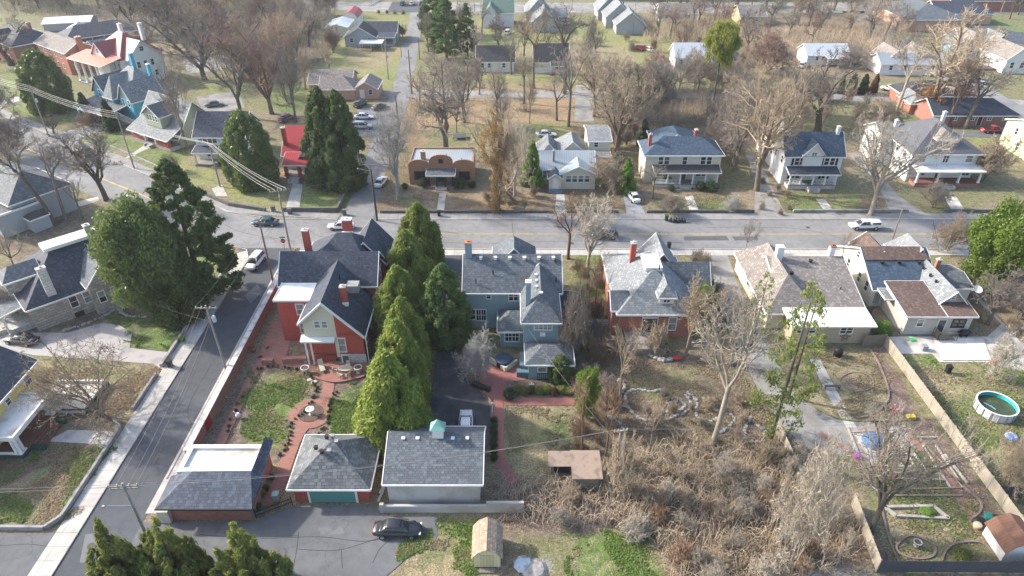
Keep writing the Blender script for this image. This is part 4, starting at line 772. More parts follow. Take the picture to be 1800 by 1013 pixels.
# asymmetric slate roof of the back wing
r = MB(); A, B = (-23.7, 69.2, 9.75), (-23.7, 79.6, 9.75)
for q in ([(-27.1, 69.2, 6.5), A, B, (-27.1, 79.6, 6.5)], [A, (-18.85, 69.2, 4.45), (-18.85, 77.6, 4.45), (-18.85, 78.4, 4.45), B]):
    r.face([(x, y, z - .18) for x, y, z in q]); r.face(q[::-1])
ro = H.part('roof', r, SL['slate'])
r = MB()
for p, q in (((-27.1, 69.2, 6.5), A), (A, (-18.85, 69.2, 4.45))):
    p, q = Vector(p), Vector(q); o_ = Vector((0, -.08, 0)); r.face([p + o_ + Vector((0, 0, -.3)), q + o_ + Vector((0, 0, -.3)), q + o_ + Vector((0, 0, .05)), p + o_ + Vector((0, 0, .05))]); r.face([p + o_ + Vector((0, 0, .05)), q + o_ + Vector((0, 0, .05)), q + Vector((0, .15, .05)), p + Vector((0, .15, .05))])
r.box(-18.85, 69.2, 4.2, -18.7, 78.3, 4.42); r.box(-27.2, 69.2, 6.25, -27.1, 74, 6.48)
H.part('fascia', r, WT, ro)
m = MB(); m.box(-22.45, 69.5, 0, -19.1, 69.62, 1.4); H.part('foundation', m, WL['whitestone'])
m = MB(); m.box(-26.6, 69.9, 0, -22.6, 71.4, .9); H.part('porch_base', m, WL['brick']); m = MB(); m.box(-26.7, 69.8, .9, -22.9, 71.5, 1.0); H.part('porch_floor', m, FLOORR)
H.shed(-27.1, 68.9, -22.8, 69.9, 3.95, 4.3, 'white')
for x in (-26.6, -25.9):
    m = MB(); m.box(x - .1, 69.05, 0, x + .1, 69.25, 3.8); H.part('column', m, WT)
H.wins('S', 69.62, [-24.75, -23.8], 6.2, .65, .95, 'c'); H.win('S', 69.6, -22.0 + .0, 2.9, .85, 2.1, 'c'); H.door('S', 71.5, -24.2, 1.0, .95, 2.1, mat('door_dark_green', (.03, .07, .06), .4)); H.door('S', 69.5, -21.8, .0, .8, 1.25, mat('door_blue_grey', (.08, .12, .16), .5))
H.win('S', 74.2, -28.2, 5.3, .95, 1.6, 'c'); H.win('S', 74.2, -28.2, 2.2, .95, 1.6, 'c'); H.win('W', -31.2, 76.3, 5.3, .9, 1.6, ''); H.wins('E', -18.9, [80.2, 82.7], 5.3, .8, 1.6); H.wins('E', -18.9, [80.2, 82.7], 2.3, .8, 1.6); H.wins('E', -19.2, [71.5, 75], 2.8, .8, 1.7); H.wins('W', -31.6, [80, 83], 5.2, .8, 1.6)
H.chimney(-28.8, 83.5, 7.5, 12.3, .85, .75); H.chimney(-23.2, 85.0, 10.2, 13.2, 1.3, .8, cap=W_); H.chimney(-21.6, 72.6, 6.6, 10.1, .75, .6)
m = MB(); m.box(-23.95, 84.35, 10.8, -22.4, 84.6, 11.4); m.box(-22.1, 72.0, 7.3, -21.1, 72.4, 7.75); H.part('flashing', m, W_); H.pipe(-22.8, 76, 8.9, .9)
m = MB(); m.box(-21.9, 74.9, 7.4, -20.3, 76.3, 8.5); H.part('roof_hatch', m, mat('grey_sheet', (.33, .32, .3), .6)); 
m = MB(); m.tube((-18.75, 69.3, 0), (-18.75, 69.3, 4.3), .06); m.tube((-18.7, 78.2, .5), (-18.7, 78.2, 6.7), .06); H.part('downpipe', m, WT)
# teal house
H = House('teal_house', 'teal blue two-storey house with blue-grey roof and a pointed hipped back wing', 'house', (0, 76))
H.wing(-6.3, 77.2, 6.4, 85.6, 6.5, 9.6, 'x', (0, 0), 'teal', 'bluegrey', .5)
H.wing(1.5, 70.3, 6.0, 79.5, 6.55, 9.0, 'y', (2.5, 0), 'teal', 'bluegrey', .4)
H.wing(-2.6, 84, 3.2, 90, 6.0, 9.2, 'y', (0, 2.8), 'teal', 'bluegrey', .4)
H.wing(-1.6, 72.8, 1.5, 77.2, 3.1, 4.5, 'x', (1.4, .0), 'teal', 'bluegrey', .4)
H.wing(2.1, 66.3, 7.4, 70.3, 2.9, 3.9, 'x', (1.8, 1.8), 'teal', 'bluegrey', .5)
H.wing(6.0, 72.5, 9.4, 80.5, 3.6, 3.95, 'y', (0, 0), 'teal', 'char', .3)
H.block(6.0, 70.6, 0, 8.6, 72.5, 3.7, 'teal'); m = MB(); m.box(6.0, 70.5, 3.7, 8.7, 72.2, 3.8); H.part('terrace_floor', m, mat('terracotta_floor', (.4, .17, .13), .8))
H.win('S', 77.2, -3.2, 5.4, .55, .8, ''); H.win('S', 77.2, .2, 5.3, 1.2, 1.25, 'm'); H.win('S', 77.2, -4.3, 2.2, 1.3, 1.8, 'mq'); H.win('S', 77.2, -6 + .4, 2.3, .9, 1.6)
H.win('S', 70.3, 4.0, 5.3, 2.2, .8, 'mqc'); H.win('S', 66.3, 3.8, 1.9, .95, 1.35, 'c'); H.win('S', 66.3, 4.95, 1.9, .95, 1.35, 'c'); H.win('S', 66.3, 6.4, 1.9, .7, 1.35, 'c'); H.win('S', 72.8, .0, 1.8, 1.8, 1.5, 'mq'); H.win('W', 1.5, 75, 5.2, .8, 1.3)
H.wins('W', -6.3, [79, 83], 5.2, .8, 1.4); H.wins('W', -6.3, [79, 83], 2.1, .8, 1.4)
m = MB(); m.box(3.6, 69.95, 4.0, 4.3, 70.3, 4.45); H.part('air_conditioner', m, W_)
m = MB(); m.box(3.2, 66.15, .0, 6.8, 66.2, .08); m.box(3.2, 66.15, .9, 6.8, 66.2, .98)
for i in range(15): x = 3.22 + i * .25; m.box(x, 66.16, .08, x + .04, 66.19, .9)
H.part('railing', m, BLK)
m = MB(); m.box(1.0, 67.4, 0, 2.1, 70.2, 1.3); m.box(.6, 66.6, 0, 2.1, 67.4, .8); H.part('steps', m, mat('teal_deck', (.12, .2, .24), .8, 'boards'))
H.chimney(-6.2 + .2, 81.3, 9, 11.6, .9, .8, 'teal', mat('chimney_orange_cap', (.4, .2, .1), .8)); H.chimney(2.1, 72.8, 7, 10.7, .65, .65, 'teal', W_)
for i in range(6): H.vent(-4.3 + i * 2.0, 80.7, 9.35)
for y in (77.2, 75.8, 74.4): H.vent(3.2, y, 8.75, r=.13)
H.vent(3.75, 72.8, 8.8)
for x, y in ((-2.6, 78.9), (-4.9, 77.8), (6.0, 80.2), (6.0, 78)): H.pipe(x, y, 6.8 + (y - 77) * .72, .35)
# brick house with pyramid grey roof
H = House('brick_cottage', 'brick house with steep pale grey hipped roof, back dormer and raised grey deck', 'house', (19.5, 80))
H.wing(14.6, 75.0, 24.6, 89.2, 4.5, 8.2, 'y', (5.0, 5.0), 'brick2', 'grey', .5)
H.wing(19.4, 85, 24.4, 90.6, 4.5, 7.7, 'y', (0, 0), 'brick2', 'grey', .4)
H.wing(14.2, 82.5, 18, 90.0, 4.3, 5.0, 'x', (1.2, 0), 'brick2', 'grey', .4); H.wing(22, 82.0, 28.2, 86.5, 4.3, 6.6, 'x', (0, 0), 'brick2', 'bluegrey', .4); H.wing(13.6, 75.4, 17.6, 80, 4.4, 6.0, 'x', (0, 2), 'brick2', 'bluegrey', .2)
r = MB(); r.box(18.4, 79.9, 7.7, 20.8, 83.9, 8.25); H.part('roof_deck', r, SL['white'])
H.wing(19.9, 75.8, 21.9, 79.4, 6.5, 7.6, 'y', (.9, 0), 'white', 'grey', .3, z0=4.9, name='dormer'); H.win('S', 75.8, 20.9, 5.8, .8, .9, 'm')
H.chimney(17.4, 84.6, 5.8, 9.6, .75, .7); H.pipe(20.2, 79.4, 8.6, .5); H.pipe(16.2, 76.6, 5, .3)
H.door('S', 75.0, 18.8, .9, 2.0, 2.3, GD); H.win('S', 75.0, 18.8, 3.65, 2.0, .35, ''); H.win('S', 75, 21.9, 2.3, 1.0, 2.0, 'c'); H.wins('W', 14.6, [78, 81, 84.5, 87], 2.8, .9, 1.6); H.win('E', 24.6, 79, 2.6, .9, 1.6)
DECK = mat('deck_grey', (.3, .28, .26), .85, 'boards', (.24, .22, .2), s=.6)
m = MB(); m.box(15.2, 71.2, .8, 20.6, 74.98, .92); H.part('deck_floor', m, DECK)
m = MB()
for x in (15.3, 17.9, 20.5):
    for y in (71.3, 74): m.box(x - .07, y - .07, 0, x + .07, y + .07, .8)
H.part('deck_posts', m, DECK)
m = MB(); m.box(15.2, 71.2, 1.75, 20.6, 71.28, 1.83); m.box(20.52, 71.2, 1.75, 20.6, 74.9, 1.83); m.box(15.2, 71.2, 1.75, 15.28, 74.9, 1.83)
for i in range(28): x = 15.22 + i * .197; m.box(x, 71.22, .92, x + .04, 71.26, 1.75)
for i in range(19): y = 71.3 + i * .2; m.box(20.54, y, .92, 20.58, y + .04, 1.75); m.box(15.22, y, .92, 15.26, y + .04, 1.75)
H.part('railing', m, mat('railing_dark', (.09, .085, .08), .7)); m = MB(); m.box(15.3, 71.15, 0, 20.5, 71.2, .8); H.part('deck_skirt', m, WOOD)
# tan roofed bungalow
H = House('bungalow', 'beige single-storey house with broad tan-grey roof, two white chimneys and white lean-to roof', 'house', (43, 80))
H.wing(35.6, 77.0, 42.2, 92.6, 3.3, 6.4, 'y', (4.2, 2.5), 'cream', 'tan', .5)
H.wing(38, 77.0, 48.6, 90.4, 3.3, 6.0, 'x', (0, 0), 'beige', 'tan', .4, f=.72)
H.shed(37.5, 73.2, 48.9, 77.2, 3.15, 3.45, 'white', 'roof'); H.block(37.9, 73.7, 0, 48.4, 77, 3.05, 'beige')
H.win('S', 73.7, 45.2, 2.15, 1.6, .9, 'm'); H.wins('S', 73.7, [38.7, 40.6], 2.2, .8, .9, 'h'); H.wins('W', 35.6, [79, 82, 86], 1.9, .9, 1.3); H.wins('E', 48.6, [80, 85], 1.9, .9, 1.2)
H.chimney(39.2, 86.3, 5.2, 8.0, .95, .9, 'white', W_); H.chimney(47.3, 87.2, 5, 7.6, .75, .75, 'white', mat('clay_cap', (.3, .14, .1), .8)); H.vent(43.8, 85.6, 5.9, BLK); H.vent(40.0, 82.5, 5.75, BLK); H.pipe(46.6, 80.6, 4.3, .3)
m = MB()
for i in range(5):
    a = math.pi / 2 + i * 2 * math.pi / 5; a2 = a + 4 * math.pi / 5; cx, cz = 45.3, 1.05
    m.tube((cx + .75 * math.cos(a), 73.6, cz + .75 * math.sin(a)), (cx + .75 * math.cos(a2), 73.6, cz + .75 * math.sin(a2)), .035, n=4)
H.part('wall_star', m, mat('rusty_iron', (.16, .1, .07), .8))
# cream house with blue-grey and brown roofs
H = House('cream_house', 'cream house with blue-grey front roof, brown back roof and small wooden back steps', 'house', (58, 80))
H.wing(52.6, 82.4, 61.6, 94.6, 3.3, 6.5, 'x', (0, 0), 'cream', 'blue', .45, fm=W_)
r = MB(); z1 = 7.06; r.face([(52.3, 86.4, 5.62), (61.9, 86.4, 5.62), (61.2, 88.6, 6.62), (52.3, 88.6, 6.62)]); r.face([(52.3, 86.4, 5.4), (61.9, 86.4, 5.4), (61.9, 86.4, 5.62), (52.3, 86.4, 5.62)]); H.part('roof', r, SL['brown'])
H.wing(53.5, 88, 57.5, 93.5, 4.6, 6.3, 'y', (0, 0), 'white', 'brown', .3); H.wing(59.4, 88, 62.9, 94, 4.2, 6.7, 'y', (0, 1.4), 'white', 'grey', .3)
H.wing(59.0, 78.2, 63.6, 87, 3.4, 5.7, 'y', (0, 0), 'greybeige', 'grey', .5, gm='greybeige'); H.wing(63.2, 82.6, 66.8, 88.8, 3.2, 3.9, 'x', (0, 0), 'white', 'bluegrey', .3)
H.block(54.2, 75.5, .6, 63.1, 79.0, 3.3, 'greybeige'); H.block(54.2, 75.6, 0, 63.0, 79.0, .6, WL['stucco'], 'foundation'); H.block(54.2, 79, 0, 59.4, 82.4, 3.6, 'greybeige')
H.shed(53.8, 75.2, 59.4, 82.7, 3.3, 4.3, 'brown', 'roof'); H.shed(59.4, 75.2, 63.6, 78.6, 3.3, 3.75, 'brown', 'roof'); H.shed(52.9, 79.6, 54.1, 82.3, 3.15, 3.3, 'grey', 'roof')
H.win('S', 75.5, 56.1, 2.1, .8, 1.1, 'h'); H.door('S', 75.5, 59.1, .6, 1.0, 2.0, GD); H.win('S', 75.5, 61.4, 2.0, 1.7, 1.2, 'mk'); H.win('S', 78.2, 61.3, 4.5, .45, .6, 'c'); H.wins('W', 52.6, [84.5, 87, 91], 2.2, .8, 1.6); H.win('W', 52.6, 89, 5.0, .7, 1.0, ''); H.door('S', 82.4, 53.35, .6, .95, 2.1, mat('screen_door', (.3, .32, .33), .4))
H.chimney(61.8, 84.5, 5, 6.9, .6, .5, 'brick2')
for x in (54.6, 57.1, 60.1): H.vent(x, 86.0, 5.4, BLK)
for y in (85, 83, 81.4): H.vent(60.3, y, 5.1, BLK, .12)
m = MB(); m.box(58.4, 74.1, .45, 60.0, 75.5, .55); H.part('step_landing', m, WOOD)
m = MB()
for i in range(3): m.box(60.0 + i * .3, 74.1, 0, 60.3 + i * .3, 75.2, .42 - i * .14)
H.part('steps', m, WOOD)
m = MB()
for a_, b_ in (((58.4, 74.1), (60.0, 74.1)), ((58.4, 74.1), (58.4, 75.4))):
    m.tube((*a_, 1.4), (*b_, 1.4), .05, n=4)
    for i in range(7): q = Vector(a_).lerp(Vector(b_), i / 6); m.box(q.x - .03, q.y - .03, 0, q.x + .03, q.y + .03, 1.4)
m.tube((60, 74.1, 1.4), (61, 74.1, .9), .05, n=4); m.box(60.95, 74.05, 0, 61.05, 74.15, .9); H.part('railing', m, WOOD)
m = MB(); m.tube((64.2, 79.2, 4.8), (64.7, 79.0, 5.3), .04); m.lathe([(0, 0), (.35, .04), (.6, .16)], 18); 
mm = MB(); mm.lathe([(.0, .0), (.35, .05), (.6, .18), (.6, .2), (.33, .09), (0, .04)], 18); H.part('satellite_dish_arm', MB.__new__(MB).__class__() if False else (lambda q: (q.tube((64.2, 79.2, 4.9), (64.6, 78.9, 5.35), .04), q)[1])(MB()), GRY)
d_ = mm.build('satellite_dish', W_, H.o, (64.6 - 58, 78.8 - 80, 5.35), 0); d_.rotation_euler = (R_(35), 0, 0)
# corner house far right edge
H = House('grey_blue_house', 'pale grey-blue house corner at the right edge behind leafless shrubs', 'house', (80, 83))
H.wing(75.6, 78.5, 86, 90, 3.6, 6.5, 'x', (0, 0), 'lightblue', 'grey', .4); H.wins('S', 78.5, [77.2, 79.4], 2, .9, 1.4, 'm'); H.wins('W', 75.6, [81, 86], 2, .9, 1.4)
# limestone house at left
H = House('stone_house', 'grey limestone house with navy hipped roof, white ridge deck and tall stone chimney', 'house', (-66.2, 76.2), 44)
c = 12.6
H.wing(0, 0, c, 13, 4.3, 9.0, 'x', (6.4, 1.2), 'stone', 'slate', .5)
r = MB(); r.box(4.9, 5.2, 8.6, 12.2, 7.8, 9.1); H.part('roof_deck', r, SL['white']); H.chimney(11.2, 6.4, 9, 10.3, .8, .8, 'stone')
H.wing(7.4, -1.6, 12.2, 4, 5.2, 7.8, 'y', (0, 0), 'stone', 'bluegrey', .35); H.wing(10.5, -.6, 15.0, 6, 3.6, 4.4, 'y', (1.5, 0), 'whitestone', 'slate', .3)
H.wing(-1.0, 4.4, 3.4, 8.2, 6.6, 7.8, 'x', (1.2, 0), 'stone', 'bluegrey', .3, z0=4.6, name='dormer'); H.wins('W', -1.0, [5.6, 7.0], 5.8, .7, .9, '')
H.chimney(3.3, .6, .0, 8.9, 1.1, .7, 'whitestone')
H.wins('S', 0, [5.3], 2.6, .9, 1.7); m = WL['teal']; H.win('S', -.0, 7.1, 2.6, .9, 1.7, 'c'); H.wins('S', -1.6, [8.6, 10.4], 2.7, .8, 1.7, 'h'); H.win('S', 0, 5.4, .45, 1.0, .5, 'k'); H.wins('W', 0, [3, 9], 2.4, .9, 1.6); H.win('S', -1.6, 9.8, 5.6, .8, 1.1)
m = MB(); m.box(-3.2, 1.5, 0, 0, 11, .9); H.part('porch_base', m, WL['whitestone']); H.shed(-3.6, 1.2, .1, 11.2, 3.4, 4.0, 'bluegrey', ew=True)
for y in (1.8, 4.8, 7.8, 10.8): m = MB(); m.box(-3.2, y - .15, .9, -2.9, y + .15, 3.2); H.part('column', m, W_)
m = MB()
for i in range(4): m.box(-3.2 - .35 * (i + 1), 3.2, 0, -3.2 - .35 * i, 5.6, .8 - .2 * i)
m.box(-4.8, 2.7, 0, -3.2, 3.15, .7); m.box(-4.8, 5.65, 0, -3.2, 6.1, .7); H.part('steps', m, CONC)
# house at far left edge
H = House('grey_house', 'grey house with blue-grey roofs, cut off by the left edge above the limestone house', 'house', G(48, 402), -34)
H.wing(-12, -1, 0, 9, 5.4, 8.6, 'x', (0, 4), 'grey', 'bluegrey', .5); H.flat(-6, -4, .6, 3, 4.2, 'grey', 'bluegrey', .12, ov=.3); H.wing(.6, 0, 3.0, 3, 2.6, 3.3, 'y', (1, 0), 'grey', 'char', .2); H.wins('S', -4, [-4.5, -2, 0], 2.4, .8, 1.4); H.wins('S', -1, [-10, -8], 4, .8, 1.3)
# yellow house
H = House('yellow_house', 'yellow house with navy roof, white columned porch and dark green skirting at the left edge', 'house', (-60, 56))
H.wing(-70, 50.5, -57.7, 63.4, 5.4, 9.0, 'y', (0, 0), 'yellow', 'slate', .5)
H.wins('E', -57.7, [61.6], 3.9, 1.1, 1.3, 'h'); H.wins('E', -57.7, [57.9], 3.9, .7, .8, ''); H.wins('E', -57.7, [53.8], 3.9, .8, 1.2, 'c'); H.win('E', -57.7, 61.2, 1.6, .9, 1.2, ''); H.door('E', -57.7, 56.3, .7, 1.0, 2.1, mat('door_wood', (.2, .12, .06), .5))
m = MB(); m.box(-57.7, 52.9, 0, -54.4, 59.8, .55); H.part('porch_base', m, mat('skirting_dark_green', (.01, .075, .06), .6)); m = MB(); m.box(-57.68, 52.8, .55, -54.3, 59.9, .68); H.part('porch_floor', m, FLOORR)
m = MB(); m.box(-57.68, 52.9, 3.2, -54.4, 59.7, 3.36); ro = H.part('porch_roof', m, SL['stainwhite']); p = MB(); p.box(-57.6, 52.6, 3.0, -54.1, 52.85, 3.55); p.box(-57.6, 59.72, 3.0, -54.1, 59.95, 3.55); p.box(-54.35, 52.85, 3.0, -54.1, 59.72, 3.55); H.part('parapet', p, WT, ro)
for x, y in ((-54.6, 53.1), (-55.05, 53.1), (-54.6, 53.55), (-54.6, 59.3), (-55.05, 59.3)):
    m = MB(); m.tube((x, y, .7), (x, y, 3.05), .2, .16, n=12); m.box(x - .27, y - .27, .68, x + .27, y + .27, .85); m.box(x - .23, y - .23, 2.85, x + .23, y + .23, 3.02); H.part('column', m, WT)
m = MB(); m.box(-57.6, 52.85, .7, -55.3, 52.97, 1.0); m.box(-55.2, 52.8, .69, -54.3, 53.8, .78); H.part('railing', m, WT)
m = MB()
for i in range(4): m.box(-54.3 + .33 * i, 54.6, 0, -54.3 + .33 * (i + 1), 58.2, .56 - .14 * i)
H.part('steps', m, FLOORR)
for y in (54.1, 58.25): m = MB(); m.box(-54.3, y, 0, -52.7, y + .45, .5); H.part('step_wall', m, MATS['skirting_dark_green'])
m = MB(); m.box(-57.6, 60.0, 0, -51.4, 64.9, .5); H.part('terrace', m, CONCW)
m = MB(); m.box(-54.2, 59.98, .1, -51.3, 60.3, .5); m.box(-51.4, 60.0, .12, -51.1, 65.2, .85); m.box(-57.4, 64.92, .1, -51.4, 65.2, .85); m.box(-54.1, 60.3, .5, -53.9, 60.4, .85); H.part('terrace_wall', m, mat('wall_white_worn', (.62, .61, .58), .8, 'stained', (.35, .34, .3), s=2)); m = MB(); m.box(-51.12, 59.9, 0, -50.98, 65.3, .6); H.part('terrace_skirting', m, MATS['skirting_dark_green'])
H.chimney(-64, 58, 8.3, 9.8, .7, .7)
# alley garage with white flat roof and shingled front
H = House('brick_garage', 'low brick garage with stained white flat roof and dark shingled front beside the side street', 'garage', (-30.5, 47))
H.flat(-34.6, 48.2, -26.4, 51.9, 3.0, 'brick4', 'stainwhite', .28, pw=.5, pm=W_)
H.block(-34.3, 44.7, 0, -26.3, 48.2, 2.6, 'brick4')
r = MB()
r.face([(-35.3, 44.1, 2.5), (-25.7, 44.1, 2.5), (-26.6, 47.6, 3.9), (-32.6, 47.6, 3.9)]); r.face([(-35.3, 44.1, 2.5), (-32.6, 47.6, 3.9), (-33.5, 48.1, 3.4), (-35.3, 48.1, 2.7)]); r.face([(-25.7, 44.1, 2.5), (-25.7, 52.2, 3.6), (-26.5, 52.2, 4.2), (-26.6, 47.6, 3.9)])
r.face([(-32.6, 47.6, 3.9), (-26.6, 47.6, 3.9), (-26.6, 48.1, 3.5), (-33.5, 48.1, 3.4)]); r.face([(-35.3, 44.1, 2.4), (-35.3, 48.1, 2.4), (-25.7, 48.1, 2.4), (-25.7, 44.1, 2.4)]); ro = H.part('roof', r, mat('roof_bluish_slate', (.07, .085, .115), .75, 'shingle', (.05, .06, .085), s=1.2)); r = MB(); r.box(-35.3, 44.0, 2.35, -25.7, 44.1, 2.52); H.part('fascia', r, BLK, ro)
m = MB(); m.box(-26.35, 44.9, 0, -26.25, 45.1, 2.3); m.tube((-26.2, 44.8, .1), (-26.2, 44.8, 2.4), .06); H.part('downpipe', m, mat('copper_green', (.15, .3, .26), .6)); m = MB(); m.prism([(-35.5, 44.3), (-34.4, 44.3), (-34.4, 44.65), (-35.2, 46)], 0, 1.7); H.part('end_wall', m, CONCW)
# hip roofed garage with green door
H = House('brick_garage', 'red brick garage with weathered grey pyramid roof and wide green door', 'garage', (-18.6, 50))
H.wing(-22.5, 47.0, -14.9, 53.7, 2.8, 5.4, 'x', (3.6, 3.6), 'brick', 'garage', .5)
m = MB(); m.box(-20.9, 46.9, 0, -16.2, 46.98, 2.2); o_ = H.part('garage_door', m, mat('door_sea_green', (.10, .27, .24), .55, 'siding', (.085, .23, .2), s=1.9)); m = MB(); m.box(-21.1, 46.85, 0, -20.9, 47, 2.35); m.box(-16.2, 46.85, 0, -16.0, 47, 2.35); m.box(-20.9, 46.85, 2.2, -16.2, 47, 2.35); H.part('door_frame', m, WT, o_)
for x in (-21.6, -15.6): m = MB(); m.tube((x, 46.8, 1.95), (x, 46.8, 2.25), .09); H.part('wall_lamp', m, BLK)
for x, y, z in ((-19.5, 51.2, 5.2), (-18.9, 51.3, 5.2), (-20.4, 50.0, 4.9), (-18.3, 50.4, 5.3), (-19.6, 49.3, 5.0), (-18.9, 49.4, 5.0)): H.vent(x, y, z - .05, BLK if x < -19 else GRY, .16)
# white walled garage with cupola
H = House('garage', 'pale stucco garage with blue-grey gable roof, four white vents and copper-topped cupola', 'garage', (-7.8, 50))
H.wing(-12.7, 46.6, -3.3, 54.0, 3.7, 5.5, 'x', (0, 0), 'stucco', 'bluegrey', .4, f=.66)
H.block(-8.3, 50.9, 5.2, -7.2, 51.8, 6.5, 'white', 'cupola'); m = MB(); m.lathe([(.95, 0), (.55, .35), (.18, .95), (0, 1.15)], 4); 
m2 = MB(); Z = 6.5
for i in range(4):
    a, b_ = [(-1, -1), (1, -1), (1, 1), (-1, 1)][i], [(-1, -1), (1, -1), (1, 1), (-1, 1)][(i + 1) % 4]; f_ = lambda p, s_, z: (-7.75 + p[0] * s_, 51.35 + p[1] * s_ * .85, z)
    m2.face([f_(a, .8, Z), f_(b_, .8, Z), f_(b_, .45, Z + .4), f_(a, .45, Z + .4)]); m2.face([f_(a, .45, Z + .4), f_(b_, .45, Z + .4), (-7.75, 51.35, Z + 1.1)])
H.part('cupola_roof', m2, mat('copper_verdigris', (.25, .5, .42), .55)); m = MB(); m.tube((-7.75, 51.35, Z + 1), (-7.75, 51.35, Z + 1.9), .03, n=5); m.box(-8.05, 51.33, Z + 1.6, -7.45, 51.37, Z + 1.7); m.box(-7.5, 51.33, Z + 1.7, -7.4, 51.37, Z + 1.85); H.part('weather_vane', m, BLK)
for x in (-11.4, -9.9, -6.2, -4.7): H.vent(x, 50.9, 5.15, W_, .15)
# low pale wall beside it
m = MB(); m.box(-13.4, 45.6, 0, -2.6, 45.9, 1.0); m.box(-13.5, 45.55, 0, -13.1, 45.95, 1.25); m.box(-2.6, 45.6, 0, 1.2, 45.9, 1.5); tag(m.build('low_wall', WL['stucco']), 'low pale stucco wall running in front of the cupola garage', 'wall')
# yellow barn shed
H = House('barn_shed', 'small pale yellow gambrel shed with brown shingle roof on the grass near the bottom edge', 'shed', (-2.3, 40.5))
def gambrel(H, x0, x1, y0, y1, hw, hr, wall, roof, ax='y'):
    xm = (x0 + x1) / 2; k = (x1 - x0) / 2; prof = [(x0, hw), (x0 + k * .35, hw + (hr - hw) * .62), (xm, hr), (x1 - k * .35, hw + (hr - hw) * .62), (x1, hw)]
    m = MB(); m.box(x0 + .1, y0, .12, x1 - .1, y1, hw)
    for y, fl in ((y0, 0), (y1, 1)): m.face([(x0 + .1, y, hw)] + [(x1 - .1, y, hw)] + [(a, y, b - .05) for a, b in prof[::-1][1:-1]], flip=bool(fl))
    H.part('wall', m, WL[wall]); r = MB()
    for (a, za), (b, zb) in zip(prof, prof[1:]):
        if a == x0: a -= .12; za -= .15
        if b == x1: b += .12; zb -= .15
        r.face([(a, y0 - .2, za + .06), (b, y0 - .2, zb + .06), (b, y1 + .2, zb + .06), (a, y1 + .2, za + .06)]); r.face([(a, y0 - .2, za), (a, y1 + .2, za), (b, y1 + .2, zb), (b, y0 - .2, zb)]); r.face([(a, y0 - .2, za), (b, y0 - .2, zb), (b, y0 - .2, zb + .06), (a, y0 - .2, za + .06)])
    H.part('roof', r, roof)
gambrel(H, -3.7, -1.0, 39.3, 42.6, 1.7, 2.9, 'shedyellow', mat('roof_shed_brown', (.33, .26, .19), .85, 'shingle', (.24, .18, .14)))
m = MB(); m.box(-2.95, 39.24, .2, -1.75, 39.29, 1.9); H.part('door', m, mat('door_pale_yellow', (.5, .47, .26), .8, 'boards')); m = MB(); m.box(-3.1, 38.7, 0, -1.6, 39.2, .14); H.part('step', m, WOOD)
# ruined shed
H = House('old_shed', 'small ruined shed with patchy brown flat roof sunk in the thicket', 'shed', (7.0, 50))
H.block(4.2, 50.5, 0, 6.6, 52, 1.7, WOOD); H.block(6.4, 48.6, 0, 9.2, 51.8, 1.8, WOOD); RS = mat('roof_old_felt', (.3, .23, .18), .9, 'stained', (.2, .15, .12), s=2)
m = MB(); m.face([(3.9, 50.2, 1.75), (6.4, 50.2, 1.75), (6.4, 52.2, 2.0), (3.9, 52.2, 2.0)]); m.face([(6.3, 48.3, 2.0), (9.5, 48.3, 2.0), (9.5, 52.1, 2.2), (6.3, 52.1, 2.2)]); m.face([(6.3, 48.3, 1.88), (6.3, 48.3, 2.0), (6.3, 52.1, 2.2), (6.3, 52.1, 2.08)]); m.face([(6.3, 48.3, 1.88), (9.5, 48.3, 1.88), (9.5, 48.3, 2.0), (6.3, 48.3, 2.0)]); H.part('roof', m, RS); m = MB(); m.box(4.5, 50.42, .5, 6.2, 50.48, 1.5); H.part('window', m, BLK)
# barn shed bottom right
H = House('barn_shed', 'white barn shed with rusty brown curved roof in the corner of the fenced garden', 'shed', (51, 41))
H.o.rotation_euler.z = R_(0)
def barn(H, x0, x1, y0, y1, hw, hr, wall, roof):
    ym = (y0 + y1) / 2; k = (y1 - y0) / 2; prof = [(y0, hw), (y0 + k * .35, hw + (hr - hw) * .65), (ym, hr), (y1 - k * .35, hw + (hr - hw) * .65), (y1, hw)]
    m = MB(); m.box(x0, y0 + .05, .1, x1, y1 - .05, hw)
    for x, fl in ((x0, 1), (x1, 0)): m.face([(x, y0 + .05, hw), (x, y1 - .05, hw)] + [(x, a, b - .05) for a, b in prof[::-1][1:-1]], flip=bool(fl))
    H.part('wall', m, WL[wall]); r = MB()
    for (a, za), (b, zb) in zip(prof, prof[1:]):
        r.face([(x1 + .15, a, za + .06), (x1 + .15, b, zb + .06), (x0 - .15, b, zb + .06), (x0 - .15, a, za + .06)]); r.face([(x0 - .15, a, za), (x0 - .15, b, zb), (x1 + .15, b, zb), (x1 + .15, a, za)]); r.face([(x0 - .15, a, za), (x0 - .15, a, za + .06), (x0 - .15, b, zb + .06), (x0 - .15, b, zb)])
    H.part('roof', r, roof)
gambrel(H, 46.6, 50.2, 39.9, 43.0, 1.7, 3.0, 'white', SL['rust']); m = MB(); m.box(48.9, 39.8, 1.75, 49.4, 39.86, 1.95); H.part('vent', m, mat('vent_red', (.3, .04, .05), .6))
